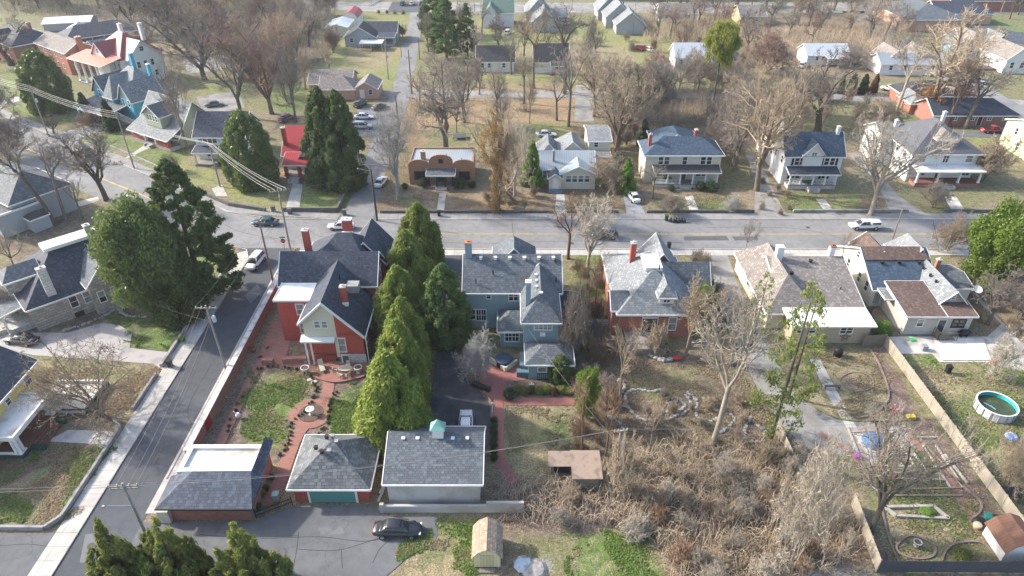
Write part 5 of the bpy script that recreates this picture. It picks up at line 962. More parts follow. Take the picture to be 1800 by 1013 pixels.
# ---------------------------------------------------------------- houses north of the street
H = House('craftsman_house', 'small house with bright red tile roof, white gable and red brick porch', 'house', (-41, 130))
H.wing(-46.2, 130, -38.5, 141, 4.2, 8.2, 'x', (0, 0), 'white', 'red', .5, fm=WT); H.wing(-42.6, 128.6, -36.6, 138, 4.4, 8.0, 'y', (0, 0), 'white', 'red', .5)
H.porch(-45.4, 126.6, -36.8, 130, .9, 3.3, 4.6, 'red', 4, cr=.3, floor=FLOORP, base='brick', rail=False, colm=WL['brick'], sx=-43.6)
m = MB(); m.box(-41.3, 126.75, .9, -37.1, 126.95, 1.9); m.box(-41.3, 126.7, 1.9, -37.1, 127.0, 1.98); H.part('porch_wall', m, WL['brick'])
H.wins('S', 128.6, [-41.2, -40.0], 6.1, .8, 1.2, ''); H.wins('S', 130, [-44.6, -39.5, -38], 2.4, 1.0, 1.2, 'h'); H.door('S', 130, -42.4, .9); H.chimney(-46.0, 131.8, 5.5, 9.1, .7, .7)
H = House('white_house', 'white house with navy roof and a band of upstairs windows, left of a round magnolia', 'house', (-61, 139))
H.wing(-66.4, 136.2, -56.0, 146, 5.6, 9.2, 'x', (0, 0), 'white', 'slate', .4); H.shed(-66.6, 133.4, -55.6, 136.3, 2.9, 3.5, 'slate'); H.wins('S', 136.2, [-65.3, -64.3, -63.3, -62.3, -60.3, -59.3, -58.3], 4.7, .8, 1.2)
for x in (-66.2, -62.6, -59.0, -55.9): m = MB(); m.box(x - .15, 133.7, .4, x + .15, 134.0, 2.8); H.part('column', m, WT)
m = MB(); m.box(-66.4, 133.5, 0, -55.8, 136.2, .4); H.part('porch_floor', m, FLOORP); H.wins('S', 136.2, [-64, -58], 1.8, 1.2, 1.3); H.door('S', 136.2, -61, .4)
H = House('craftsman_bungalow', 'bungalow with wide grey roof, sage green dormer and deep brick porch', 'house', (-86, 148.4), -32)
H.wing(0, 2.5, 13.5, 13, 3.3, 9.4, 'x', (0, 0), 'sage', 'grey', .9, f=.45); H.shed(-.6, -.9, 14, 4.2, 2.7, 5.0, 'grey')
H.wing(4.0, 1.6, 9.6, 7.4, 6.9, 8.8, 'y', (0, 0), 'sage', 'bluegrey', .5, z0=4, name='dormer'); H.wins('S', 1.6, [5.3, 6.3, 7.3, 8.3], 5.9, .7, 1.2)
m = MB(); m.box(0, -.2, 0, 13.4, 2.5, .8); H.part('porch_base', m, WL['stone']); m = MB(); m.box(0, -.2, .8, 4.6, 0, 1.6); m.box(8.4, -.2, .8, 13.4, 0, 1.6); H.part('porch_wall', m, WL['brick'])
for x, mm_ in ((.3, 'brick'), (4.6, 'white'), (8.4, 'white'), (13.1, 'brick')): m = MB(); m.box(x - .25, -.2, .8, x + .25, .3, 2.7); H.part('column', m, WL[mm_])
H.wins('S', 2.5, [2.5, 10.5], 2, 1.6, 1.3, 'm'); H.door('S', 2.5, 6.5, .8); H.wins('E', 13.5, [6, 10], 2.2, .9, 1.3); H.steps(6.5, -.2, .8)
H = House('victorian_house', 'bright blue victorian house with grey pyramid roof, white trim and wraparound porch', 'house', (-102, 165), -34)
H.wing(0, 2, 13, 13, 6.2, 11.2, 'x', (5.2, 5.2), 'blue', 'grey', .4); H.wing(-1.8, 1, 3.4, 8, 6.0, 9.4, 'y', (0, 0), 'blue', 'bluegrey', .4, gm='teal'); H.wing(4.4, .2, 8, 6, 6.3, 10.4, 'y', (1.8, 0), 'blue', 'grey', .4); H.wing(9.5, 1.0, 14.6, 9, 6.0, 9.6, 'y', (0, 0), 'blue', 'grey', .4, gm='teal')
H.wins('S', 1, [.8], 5.4, .8, 1.6, ''); H.wins('S', .2, [5.3, 7.1], 5, .7, 1.5); H.wins('S', 1.0, [11, 13.2], 5, .8, 1.5); H.wins('S', 2, [2, 8.6], 2.2, .9, 1.5); H.chimney(4.0, 9.5, 9.6, 13.6, .9, .8, 'blue', W_); H.chimney(11.5, 9, 8.5, 12.2, .8, .7, 'blue', W_)
H.porch(-1.6, -4.4, 11.5, 1.0, .8, 3.3, 4.4, 'bluegrey', 8, cr=.14, base='teal', rail=True, sx=1.5)
H.wing(1.8, -5.4, 4.6, -3.6, 3.3, 4.2, 'y', (0, 0), 'white', 'bluegrey', .2, z0=3.1)
H = House('columned_house', 'large white house with pink-red metal roofs and a tall two-storey columned porch', 'house', (-119.5, 193.5), -33)
H.wing(0, 2.5, 14.5, 15, 7.4, 12.6, 'x', (6, 6), 'white', 'redmetal', .5); H.wing(3.8, 1.0, 11, 8, 7.6, 11.2, 'y', (0, 0), 'white', 'redmetal', .4); H.wing(10, 4, 16.0, 13, 7.4, 11.4, 'x', (0, 0), 'white', 'redmetal', .4)
m = MB(); m.box(-.4, -2.8, 0, 14.6, 2.5, .6); H.part('porch_floor', m, FLOORP); H.shed(-1.2, -3.6, 15.4, 2.6, 6.9, 8.0, mat('roof_salmon_metal', (.6, .22, .15), .5, 'metal', (.5, .19, .13)))
for x in (.2, 3.7, 7.2, 10.7, 14.2): m = MB(); m.tube((x, -2.3, .6), (x, -2.3, 6.7), .34, .28, n=12); m.box(x - .45, -2.75, .6, x + .45, -1.85, .9); H.part('column', m, WT)
H.wins('S', 2.5, [2, 5, 8, 11, 13.4], 5.2, 1.0, 1.7, 'm'); H.wins('S', 2.5, [2, 5, 11, 13.4], 2.2, 1.0, 1.7, 'm'); H.door('S', 2.5, 8, .6); H.win('S', 1.0, 7.4, 9.0, .7, 1.1); H.wins('E', 16, [6.5, 8.5, 10.5], 5.2, .9, 1.6); H.wins('E', 16, [6, 11], 2.2, .9, 1.5); H.win('E', 16, 8.5, 9.2, 1.1, 1.2)
H.chimney(2.6, 11.6, 9.5, 13.6, 1.0, .9, 'white', W_); H.chimney(11.2, 12.6, 10, 14.6, 1.0, .9, 'white', W_)
H = House('orange_brick_house', 'orange brick two-storey house with pale roof and big end chimney, left of the columned house', 'house', (-143, 211), -38)
H.wing(0, 0, 20, 9, 6.2, 8.6, 'x', (0, 0), 'brick2', 'tan', .3); H.wins('S', 0, [2.5, 6, 9.5, 13, 16.5], 4.9, .9, 1.4); H.wins('S', 0, [2.5, 6, 13, 16.5], 2, .9, 1.4); H.wins('E', 20, [2, 7], 4.8, .9, 1.4); H.wins('E', 20, [2, 7], 1.9, .9, 1.4); H.chimney(20.4, 4.5, 0, 10, .8, 1.5, 'brick2'); H.wing(13, 8.6, 20, 17, 5.2, 7.4, 'y', (0, 0), 'brick2', 'grey', .3)
H = House('brick_house', 'dark brick house with navy hipped roof and white dormer in the upper left corner', 'house', (-163, 219), -38)
H.wing(0, 0, 20, 13, 6.2, 9.6, 'x', (6, 6), 'brick4', 'slate', .5); H.wing(8.5, -.2, 11, 4, 8, 9.2, 'y', (0, 0), 'white', 'slate', .3, z0=6.6, name='dormer'); H.wins('S', 0, [2, 5, 8.5, 12, 15, 18], 4.9, .9, 1.4); H.wins('S', 0, [2, 5, 12, 15], 2, .9, 1.4); H.chimney(15, 8, 8, 10.8, .9, .9, 'brick4'); m = MB(); m.box(.2, -3.2, 0, 6, 0, .5); H.part('porch_base', m, WL['brick4']); H.shed(0, -3.6, 6.3, .1, 5.6, 6.1, 'white')
for x in (.5, 3, 5.7): m = MB(); m.tube((x, -3.1, .5), (x, -3.1, 5.4), .25, n=10); H.part('column', m, WT)
H = House('pavilion', 'long open-sided pavilion with navy hipped roof on white posts', 'pavilion', (-141.5, 224), 40)
H.roof(-.5, -.5, 22.5, 12, 3.6, 6.6, 'x', (5, 5), 'slate')
for i in range(7):
    for y in (0, 11.4): m = MB(); x = .1 + i * 3.62; m.box(x - .15, y - .15, 0, x + .15, y + .15, 3.5); H.part('post', m, WT)
m = MB(); m.box(2, 8, .0, 20, 11, 2.6); H.part('back_wall', m, WL['grey'])
H = House('white_roofed_building', 'low building with broad white roof near the top left trees', 'building', (-165, 251), 15)
H.wing(0, 0, 15, 11, 2.6, 3.6, 'x', (0, 0), 'grey', 'silver', .4)
H = House('small_outbuilding', 'small green-grey roofed outbuilding left of the open pavilion', 'building', (-148, 238), 35); H.wing(0, 0, 7, 7, 3, 5.2, 'x', (3.4, 3.4), 'white', 'pale', .3)
H = House('grey_house', 'grey single-storey house with dark gable roof beside a car shelter, left of the north road', 'house', (-49, 235))
H.wing(-54.6, 230.5, -44.6, 239, 3.2, 6.2, 'y', (0, 0), 'grey', 'char', .5); H.wing(-49, 236.5, -38.6, 244, 3.2, 5.8, 'x', (0, 0), 'grey', 'slate', .5); H.wins('S', 230.5, [-52.4, -46.6], 2, 1.0, 1.3); H.wins('E', -38.6, [239, 242], 1.9, .9, 1.2)
m = MB(); m.box(-44.4, 230.2, 0, -38.8, 236.4, .4); H.part('porch_floor', m, CONC); H.shed(-44.6, 231, -38.4, 236.6, 2.7, 3.2, 'slate')
for x, y in ((-41.4, 231.3), (-38.7, 231.3), (-38.7, 234)): m = MB(); m.box(x - .1, y - .1, .4, x + .1, y + .1, 2.7); H.part('column', m, WT)
H = House('car_shelter', 'open car shelter with pale metal roof in front of the grey house', 'carport', (-46, 228)); H.shed(-49.0, 225.2, -41.6, 229.6, 2.3, 2.5, 'silver', 'roof')
for x in (-48.8, -45.3, -41.8):
    for y in (225.4, 229.4): m = MB(); m.box(x - .07, y - .07, 0, x + .07, y + .07, 2.25); H.part('post', m, W_)
H = House('red_roofed_barn', 'small white outbuilding with bright red barrel roof at the top edge', 'shed', (-58, 262)); gambrel(H, -61, -55.5, 258, 268, 3.2, 5.2, 'white', SL['red'])
H = House('white_trailer', 'long pale trailer house behind the grey house near the red roofed barn', 'building', (-60, 248)); H.wing(-64, 244, -56.5, 256, 3, 4, 'y', (0, 0), 'cream', 'silver', .2)
H = House('peach_house', 'low peach coloured house with brown-grey hipped roof beside the north road', 'house', (-44, 183))
H.wing(-54, 181.2, -43, 190.5, 3.0, 5.4, 'x', (0, 0), 'peach', 'tan', .5); H.wing(-50, 176.4, -41.0, 184, 3.0, 5.3, 'x', (0, 3.5), 'peach', 'tan', .4); H.wing(-41.2, 177.0, -35.2, 184.5, 2.9, 4.6, 'y', (0, 0), 'peach', 'tan', .3); H.door('S', 177, -39.2, .3, 1.0, 2.1, W_); H.win('S', 177, -37, 1.9, .9, 1.2, '')
# spanish style brick house
H = House('mission_brick_house', 'brown brick house with curved parapets, flat pale roof and small slate porch roof', 'house', (-14, 127))
H.flat(-20.2, 125.0, -7.6, 132.8, 4.2, 'brick3', 'pale', .25, pw=.3, pm=WL['brick3']); 
m = MB(); 
def arch(x0, x1, y, z0, zs, zt, m, st=10, th=.35):
    top = []
    for i in range(st + 1):
        t = i / st; k = math.sin(math.pi * t) ** .5 if 0 < t < 1 else 0; top.append((x0 + (x1 - x0) * t, zs + (zt - zs) * k))
    P_ = [(x0, z0)] + [(x1, z0)] + top[::-1]
    m.face([(x, y, z) for x, z in P_]); m.face([(x, y + th, z) for x, z in P_][::-1])
    for (xa, za), (xb, zb) in zip(top, top[1:]): m.face([(xa, y, za), (xb, y, zb), (xb, y + th, zb), (xa, y + th, za)])
    m.face([(x1, y, z0), (x1, y + th, z0), (x1, y + th, zs), (x1, y, zs)]); m.face([(x0, y + th, z0), (x0, y, z0), (x0, y, zs), (x0, y + th, zs)])
arch(-16.2, -11.6, 124.4, 0, 5.2, 6.3, m); arch(-11.58, -7.4, 124.6, 0, 4.3, 5.2, m); arch(-20.3, -16.22, 124.6, 0, 4.3, 5.2, m); H.part('parapet_wall', m, WL['brick3'])
H.porch(-16.4, 122.5, -11.4, 124.4, .5, 2.9, 3.5, 'bluegrey', 4, cr=.14, base='brick4', rail=False, colm=BLK); H.win('S', 124.4, -13.9, 1.6, 1.8, 1.6, 'k'); H.win('S', 124.6, -9.4, 1.9, 1.9, 1.5, 'k'); H.win('S', 124.6, -18.2, 1.9, 1.9, 1.5, 'k'); H.win('S', 124.4, -13.9, 5.0, .7, .6, 'k'); H.chimney(-17.6, 127.2, 4, 6, .9, .8, 'brick3'); H.pipe(-13.2, 129, 4.2, .3); H.pipe(-10, 127, 4.2, .3)
# white bungalow with pale roofs
H = House('white_bungalow', 'cream bungalow with pale blue-grey metal roofs and tiny gabled entry with blue steps', 'house', (11, 128))
H.wing(5.6, 124.6, 16.0, 132.4, 3.6, 5.6, 'x', (0, 0), 'cream', 'pale', .5); H.wing(9.6, 122.4, 16.2, 128, 3.4, 4.9, 'y', (0, 0), 'cream', 'pale', .4); H.wing(5.6, 132, 9.4, 139, 3.4, 5.8, 'y', (0, 1.8), 'cream', 'grey', .4); H.wing(9.6, 132, 15.2, 140, 3.6, 6.2, 'y', (0, 2.8), 'cream', 'grey', .4)
H.wing(7.2, 121.4, 9.5, 124.6, 3.0, 3.8, 'y', (0, 0), 'cream', 'bluegrey', .35); H.wins('S', 122.4, [11.0, 12.2, 13.4, 14.6], 2.2, .9, 1.3, 'h'); H.win('S', 124.6, 6.6, 2.2, .9, 1.5, 'c'); H.door('S', 121.4, 8.4, .7, .9, 1.9, W_); H.steps(8.4, 121.3, .7, 2.0, mat('steps_blue', (.16, .24, .3), .8)); H.chimney(8.2, 126.0, 4.3, 6.6, .4, .4, GRY)
H = House('back_house', 'pale two-storey back building with grey flat roof behind the cream bungalow', 'house', (18.4, 137)); H.wing(15.9, 134, 20.4, 143, 5.4, 6.2, 'x', (0, 0), 'cream', 'grey', .3); H.wing(16.2, 131.2, 20, 134, 3.2, 3.6, 'x', (0, 0), 'cream', 'grey', .25); H.wins('S', 134, [17.4], 4.6, .8, 1.0); H.win('S', 131.2, 17.0, 2.2, .8, 1.2, 'h')
# cream two storey
H = House('cream_two_storey_house', 'cream two-storey house with blue-grey hipped roof, arched white porch and two brick chimneys', 'house', (33.6, 127))
H.wing(26.2, 125.4, 41, 132.5, 6.2, 8.4, 'x', (3.6, 3.6), 'cream', 'blue', .5); H.wins('S', 125.4, [29.2, 30.4], 4.7, .9, 1.5, ''); H.win('S', 125.4, 33.9, 4.7, .85, 1.6); H.wins('S', 125.4, [37.5, 38.7], 4.7, .9, 1.5, '')
H.porch(28, 123.1, 40.4, 125.4, .7, 3.2, 3.9, 'char', 6, cr=.13, base='cream', rail=True, gap=2, sx=34, colm=WT); H.wins('S', 125.4, [29.4, 30.4, 37, 38.1], 2.1, .9, 1.3, ''); H.door('S', 125.4, 34.0, .7, 1.0, 2.1, mat('door_brown', (.1, .05, .03), .4)); H.chimney(27.2, 128.0, 6.8, 9.2, .55, .55); H.chimney(36.4, 129.4, 8, 9.6, .6, .6); H.wing(29, 132, 38, 139, 5.8, 7.6, 'y', (0, 2), 'cream', 'blue', .4); H.wins('E', 41, [127, 130], 4.6, .8, 1.4)
# white two storey, front gable
H = House('white_two_storey_house', 'white two-storey house with blue roof, navy shutters, small front gable and railed porch', 'house', (58.6, 127))
H.wing(53.2, 124.6, 64.4, 131.4, 6.3, 9.6, 'x', (0, 0), 'white', 'blue', .4); H.wing(56.6, 124.3, 60.4, 128, 6.6, 8.8, 'y', (0, 0), 'white', 'blue', .3, z0=4); H.wing(54, 131, 60, 143, 5.2, 7.8, 'y', (0, 2.5), 'white', 'grey', .4)
SH = mat('shutter_navy', (.02, .03, .07), .5)
for z, xs in ((4.9, (55.6, 56.6, 61.4, 62.5)), (2.1, (55.4, 56.4, 61.6))): H.wins('S', 124.6, xs, z, .85, 1.5)
for z, xs in ((4.9, (54.75, 57.45, 60.55, 63.35)), (2.1, (54.6, 57.2, 60.8, 62.4))):
    for x in xs: m = MB(); m.box(x - .2, 124.5, z - .85, x + .2, 124.6, z + .85); H.part('shutter', m, SH)
pass; H.win('S', 124.3, 58.5, 6.5, .9, .6, 'm'); H.porch(54.0, 122.3, 63.3, 124.6, .9, 3.2, 3.9, 'slate', 5, cr=.12, base=WL['stucco'], sx=58.7, gap=1); m = MB(); m.box(57.3, 122.2, .9, 60.1, 124.5, .94); H.part('porch_mat', m, mat('porch_green', (.08, .15, .14), .8)); H.door('S', 124.6, 58.7, .9, 1.0, 2.1, W_)
H.chimney(54.0, 127.8, 8.8, 10.8, .6, .6, 'white', W_); H.chimney(63.6, 127.8, 8.8, 10.8, .6, .6, 'white', W_); H.wins('W', 53.2, [126, 129.6], 4.8, .8, 1.4); H.wins('W', 54, [134, 138], 3.4, .9, 1.5)
# foursquare
H = House('foursquare_house', 'big white foursquare house with dark grey metal hipped roof and front dormer', 'house', (86, 131))
H.wing(78.8, 126.0, 91.6, 139.5, 6.5, 10.6, 'y', (6.0, 6.0), 'white', 'greymetal', .8, fm=WT); H.wing(83.6, 127.6, 87.0, 132, 8.6, 9.7, 'y', (1.2, 0), 'white', 'tan', .5, z0=7, name='dormer'); H.win('S', 127.6, 85.3, 8.1, 1.6, .6, 'mq')
H.wing(76.4, 134, 80.5, 142, 6.0, 8.0, 'x', (0, 1), 'white', 'tan', .4); H.wins('S', 126, [80.8, 90], 4.9, 1.2, 1.5, 'c'); H.win('S', 126, 85.4, 4.9, 1.0, 1.7, 'm')
H.porch(79.4, 123.4, 92.0, 126.0, .8, 3.3, 3.7, 'white', 4, cr=.16, base='brick4', floor=FLOORR, rail=False); H.wins('S', 126, [81.5, 90.4], 2.1, 1.5, 1.5, 'm'); H.door('S', 126, 84.9, .8); H.wins('W', 78.8, [129, 132], 4.9, .9, 1.5); H.wins('W', 78.8, [129, 132], 2, .9, 1.5); H.chimney(88.5, 136, 8.6, 10.9, .6, .6, 'white', W_); H.chimney(79.8, 137, 7, 8.8, .6, .6, 'white', W_)
H = House('pale_green_house', 'pale green-yellow two-storey house at the right edge, right of the foursquare house', 'house', (115, 138))
H.wing(109.4, 131.4, 122, 146, 5.8, 8.2, 'x', (0, 0), 'palegreen', 'tan', .4); H.wins('W', 109.4, [133, 137, 142], 4.4, .8, 1.4); H.wins('W', 109.4, [135, 140], 1.8, .8, 1.6); H.wins('S', 131.4, [112, 116], 4.4, .8, 1.4)
# ranches
H = House('brick_ranch', 'long low brick ranch with charcoal hipped roof behind the red pickup', 'house', (110, 161))
H.wing(99.9, 157.0, 119.8, 166, 3.0, 5.4, 'x', (0, 4.5), 'brick4', 'slate', .5); H.wins('S', 157, [102, 105, 109.2, 113.2, 116.8], 2, .9, 1.0, 'm'); H.door('S', 157, 111, .3)
H = House('brick_ranch', 'low brick ranch with dark hipped roof in the second row, left of the street corner', 'house', (109, 175))
H.wing(100, 171.2, 118, 180, 3.0, 5.4, 'x', (4.5, 4.5), 'brick2', 'char', .5); H.wins('S', 171.2, [107, 112, 115.5], 2, 1.2, 1.0, 'm'); H.wing(98.6, 165.5, 103, 172, 2.9, 4.4, 'y', (2, 0), 'brick2', 'grey', .4); H.win('W', 98.6, 168, 1.8, .9, 1)
H = House('white_cottage', 'white cottage with shining metal roof near the small tan shed', 'house', (95, 212)); H.wing(88.6, 208.8, 101, 217, 3.1, 5.4, 'x', (0, 0), 'white', 'silver', .4); H.wins('S', 208.8, [91.6, 93.4, 98], 2, .9, 1.1, ''); H.shed(93.8, 206.2, 101.2, 208.9, 2.6, 3, 'silver')
for x in (94, 97.5, 101): m = MB(); m.box(x - .1, 206.4, 0, x + .1, 206.6, 2.5); H.part('column', m, WT)
H = House('white_house', 'long white house with two pale roof ridges beyond the thuja hedge', 'house', (114, 203)); H.wing(106, 198.6, 124, 206, 3.4, 5.4, 'x', (0, 0), 'white', 'pale', .4); H.wing(108, 201, 114, 210, 3.5, 6.4, 'y', (0, 0), 'white', 'tan', .4); H.wing(117, 201, 123, 211, 3.5, 6.4, 'y', (0, 0), 'white', 'tan', .4); H.wins('S', 198.6, [109, 113, 117, 121], 2.1, .9, 1.2)
H = House('lightblue_house', 'light blue cottage with grey gables near the upper right corner', 'house', (146, 222)); H.wing(139, 217.5, 152, 228, 4, 7.6, 'x', (0, 0), 'lightblue', 'tan', .4); H.wing(138.4, 213.5, 144.5, 222, 4, 7.8, 'y', (2.5, 0), 'lightblue', 'tan', .4); H.wing(146.0, 214.5, 151.6, 222, 4, 7.6, 'y', (0, 0), 'lightblue', 'grey', .4); H.wins('S', 214.5, [149], 2.2, 1, 1.6, ''); H.wins('S', 213.5, [140, 142.6], 2.2, 1, 1.6)
H.wing(151, 217, 175, 228, 4, 6.4, 'x', (0, 0), 'lightblue', 'bluegrey', .4)
H = House('white_gabled_house', 'white gabled house with brick chimney at the right edge, before the light blue cottage', 'house', (148, 205)); H.wing(142.6, 200, 149.6, 214, 4.3, 7.4, 'y', (0, 0), 'white', 'tan', .4); H.wing(149, 203, 160, 211, 4, 6.6, 'x', (0, 0), 'white', 'tan', .4); H.wins('S', 200, [144.5, 147.4], 2.4, 1, 1.6); H.chimney(152, 207, 6, 9, .9, .8, 'brick'); m = MB(); m.box(139, 203, 0, 142.5, 207, .5); H.part('porch_floor', m, FLOORR)
H = House('long_building', 'long low tan building with broad dark blue roof at the top right', 'building', (150, 262)); H.wing(139, 252, 160, 278, 4, 7.6, 'y', (9, 6), 'peach', 'bluegrey', .6); H.wing(155, 262, 175, 275, 4, 7, 'x', (0, 5), 'peach', 'slate', .6)
H = House('silver_roofed_house', 'white house with streaked silver metal roof and a red porch panel', 'house', (53, 208)); H.wing(48.2, 204.8, 58.6, 213, 3.6, 6.6, 'x', (0, 0), 'white', 'silver', .4); H.wins('S', 204.8, [50, 52], 2.1, .9, 1.2); m = MB(); m.box(55, 204.7, .5, 57, 204.78, 2.2); H.part('porch_panel', m, mat('panel_red', (.5, .06, .04), .6)); H.shed(53, 202.6, 58.6, 204.9, 2.7, 3.2, 'silver')
for x in (53.3, 58.3): m = MB(); m.box(x - .1, 202.8, 0, x + .1, 203, 2.6); H.part('column', m, WT)
H = House('grey_cottage', 'small grey cottage with grey gable, right of the silver roofed house', 'house', (65, 212)); H.wing(60.8, 208.8, 68.6, 217, 3.2, 6, 'y', (0, 0), 'grey', 'grey', .4); H.wing(62.6, 207.4, 65.4, 209, 2.6, 3.6, 'y', (0, 0), 'grey', 'grey', .2); H.wins('S', 208.8, [62, 67], 1.9, .8, 1.1)
H = House('small_white_house', 'small white house with dark roof and a red patch on its gable', 'house', (11, 204)); H.wing(6.4, 200.2, 16.2, 208, 3.6, 7.6, 'x', (0, 0), 'white', 'char', .4); H.shed(11, 198, 16.4, 200.3, 2.7, 3.6, 'char'); H.wins('S', 200.2, [13, 15], 2, .9, 1.2); m = MB(); m.box(10.9, 198.2, 0, 16.3, 200.2, .4); H.part('porch_floor', m, FLOORR)
for x in (11.2, 16.1): m = MB(); m.box(x - .1, 198.3, .4, x + .1, 198.5, 2.6); H.part('column', m, WT)
H = House('small_white_house', 'low white house with long dark grey roof, left of the house with the red patch', 'house', (-5, 205)); H.wing(-10.2, 201.4, .6, 210, 3.3, 6.6, 'x', (0, 0), 'white', 'char', .4); H.wins('S', 201.4, [-8.6, -6.6, -2.4], 2, .8, 1.2)
H = House('grey_gabled_house', 'pale grey house with stepped grey gables beside two parked cars near the top centre', 'house', (11, 255)); H.wing(6.8, 250.4, 16.2, 262, 3.4, 7.4, 'y', (0, 0), 'grey', 'grey', .5); H.wing(5.2, 262, 13.6, 276, 4, 8.6, 'y', (0, 0), 'grey', 'grey', .5); H.wing(14, 262, 20, 268, 3, 5, 'x', (0, 0), 'grey', 'grey', .4)
H = House('grey_gabled_house', 'grey house with three stepped roof gables in a row, near the top centre', 'house', (41, 252)); H.wing(36.2, 247, 46, 258, 3.4, 7.4, 'y', (0, 0), 'grey', 'grey', .5); H.wing(33.6, 256, 43, 270, 4, 8.4, 'y', (0, 0), 'grey', 'grey', .5); H.wing(32, 268, 40, 280, 4, 8.4, 'y', (0, 0), 'grey', 'grey', .5)
H = House('barn_house', 'white house with rusty green metal roof and end gable at the top', 'house', (-5, 262)); H.wing(-10.2, 258, .6, 268, 5, 8.4, 'x', (0, 0), 'white', 'green', .4); H.wing(-10.4, 256, -5, 262, 4.6, 8, 'y', (0, 0), 'white', 'green', .4)
H = House('white_ranch', 'low white ranch with pale tan roof near the top, left of the tan one', 'house', (61, 268)); H.wing(54.4, 264.8, 68, 273, 3.4, 6, 'x', (0, 0), 'white', 'tan', .4); H.wins('S', 264.8, [57, 61, 65], 2, 1.1, 1.1)
H = House('tan_house', 'small tan house with pale roof between bare trees at the top right of centre', 'house', (88, 266)); H.wing(83, 260.5, 92, 272, 3.4, 6, 'x', (0, 0), 'tan', 'tan', .5); H.wins('S', 260.5, [86, 89], 2, .9, 1.1)
H = House('tan_shed', 'small tan wooden shed in the clearing above the white cottage with the metal roof', 'shed', G(1393, 60)); H.wing(-2.5, -.5, 2.5, 4, 3, 4.2, 'y', (0, 0), 'tan', 'tan', .3)
H = House('white_shed', 'small white shed below the yellow-green pine', 'shed', G(1297, 78)); H.wing(-2.5, 0, 2.5, 5, 2.6, 3.4, 'x', (0, 0), 'white', 'silver', .3); H.door('S', 0, 0, 0, 1.6, 2.1, GD)
H = House('grey_hut', 'small grey garden hut with pale door among bare trees behind the cream two-storey house', 'shed', G(1218, 200)); H.wing(-2, 0, 2, 3, 2.4, 3.2, 'y', (0, 0), 'white', 'pale', .2); H.door('S', 0, 0, 0, .9, 1.9, W_)
H = House('stone_garage', 'low plank garage roofline in the middle of the bare trees left of the peach house', 'shed', G(575, 118)); H.wing(-3, 0, 3, 5, 2.6, 3.6, 'x', (0, 0), 'greybeige', 'tan', .3)
H = House('warehouse', 'long pale flat-roofed warehouse along the top edge', 'building', (80, 312)); H.flat(40, 306, 140, 330, 6, 'white', 'silver', .4); H = House('warehouse', 'pale low shop building at the top edge left of the pine', 'building', (-50, 318)); H.flat(-75, 312, -38, 330, 5, 'cream', 'silver', .4)
H = House('blue_metal_shed', 'navy standing-seam shed behind the white two-storey house', 'shed', (62, 139)); H.wing(58.5, 135.5, 65, 140, 4.2, 5.4, 'x', (0, 0), 'grey', 'slate', .3)
H = House('dark_brick_hall', 'dark brick building with long fence-like doors at the top right corner', 'building', (190, 290)); H.wing(172, 284, 215, 300, 4, 6, 'x', (0, 0), 'brick4', 'char', .5)
# ---------------------------------------------------------------- trees and shrubs
BK = {'grey': ((.17, .145, .12), (.29, .25, .21)), 'tan': ((.24, .19, .14), (.40, .32, .23)), 'pale': ((.38, .33, .27), (.44, .39, .32)), 'rusty': ((.19, .11, .07), (.3, .2, .13)),
      'dark': ((.11, .09, .075), (.2, .17, .14)), 'silver': ((.36, .35, .32), (.45, .43, .40)), 'red': ((.17, .12, .1), (.3, .2, .155)), 'blossom': ((.3, .26, .22), (.6, .54, .44))}
BM = {k: (mat('bark_' + k, a, .95, 'bark', tuple(x * .6 for x in a)), mat('twig_' + k, b_, .95, 'bark', tuple(x * .65 for x in b_), s=.3)) for k, (a, b_) in BK.items()}
SP = {'spread': [(11, dict(fork=.2, leaders=5, spread=.75, kids=(9, 8, 7), up=.2, tr=.32)), (12, dict(fork=.26, leaders=4, spread=.7, kids=(9, 8, 7), up=.16, tr=.34, crook=.22)), (13, dict(fork=.16, leaders=6, spread=.8, kids=(9, 7, 7), up=.22, tr=.3))],
      'vase': [(21, dict(fork=.28, leaders=5, spread=.42, kids=(9, 8, 6), up=.3, tr=.25)), (22, dict(fork=.33, leaders=4, spread=.38, kids=(9, 8, 6), up=.28, tr=.24)), (23, dict(fork=.22, leaders=5, spread=.46, kids=(9, 8, 6), up=.26, tr=.25))],
      'tall': [(31, dict(fork=.45, leaders=4, spread=.4, kids=(7, 6, 4), up=.22, tr=.2, lead=.55)), (32, dict(fork=.5, leaders=3, spread=.35, kids=(8, 6, 4), up=.2, tr=.2, lead=.5))],
      'multi': [(41, dict(fork=.06, leaders=7, spread=.85, kids=(9, 8, 6), stems=3, up=.12, tr=.26, crook=.24, twig=.032)), (42, dict(fork=.08, leaders=7, spread=.75, kids=(9, 8, 6), stems=3, up=.14, tr=.24, crook=.26, twig=.032))],
      'open': [(43, dict(fork=.08, leaders=8, spread=1.0, kids=(7, 5, 4), stems=3, up=.12, tr=.24, crook=.24, twig=.03))],
      'bush': [(51, dict(fork=.02, leaders=16, spread=.8, kids=(6, 4, 2), stems=6, up=.06, tr=.22, crook=.3, twig=.085, lead=.8)), (52, dict(fork=.02, leaders=18, spread=1.1, kids=(5, 4, 2), stems=6, up=.02, tr=.2, crook=.36, twig=.08, lead=.8)), (53, dict(fork=.02, leaders=18, spread=.5, kids=(5, 4, 2), stems=6, up=.16, tr=.2, crook=.24, twig=.075, lead=.8))]}
PROTO = {}
def proto(kind, var, bark):
    k0 = (kind, var)
    if k0 not in PROTO: sd_, kw = SP[kind][var]; PROTO[k0] = bare_tree(sd_, BM['grey'], **kw)
    k1 = (kind, var, bark)
    if k1 not in PROTO:
        t, c, xs = PROTO[k0]; t, c = t.copy(), c.copy(); t.materials[0], c.materials[0] = BM[bark]; PROTO[k1] = (t, c, xs)
    return PROTO[k1]
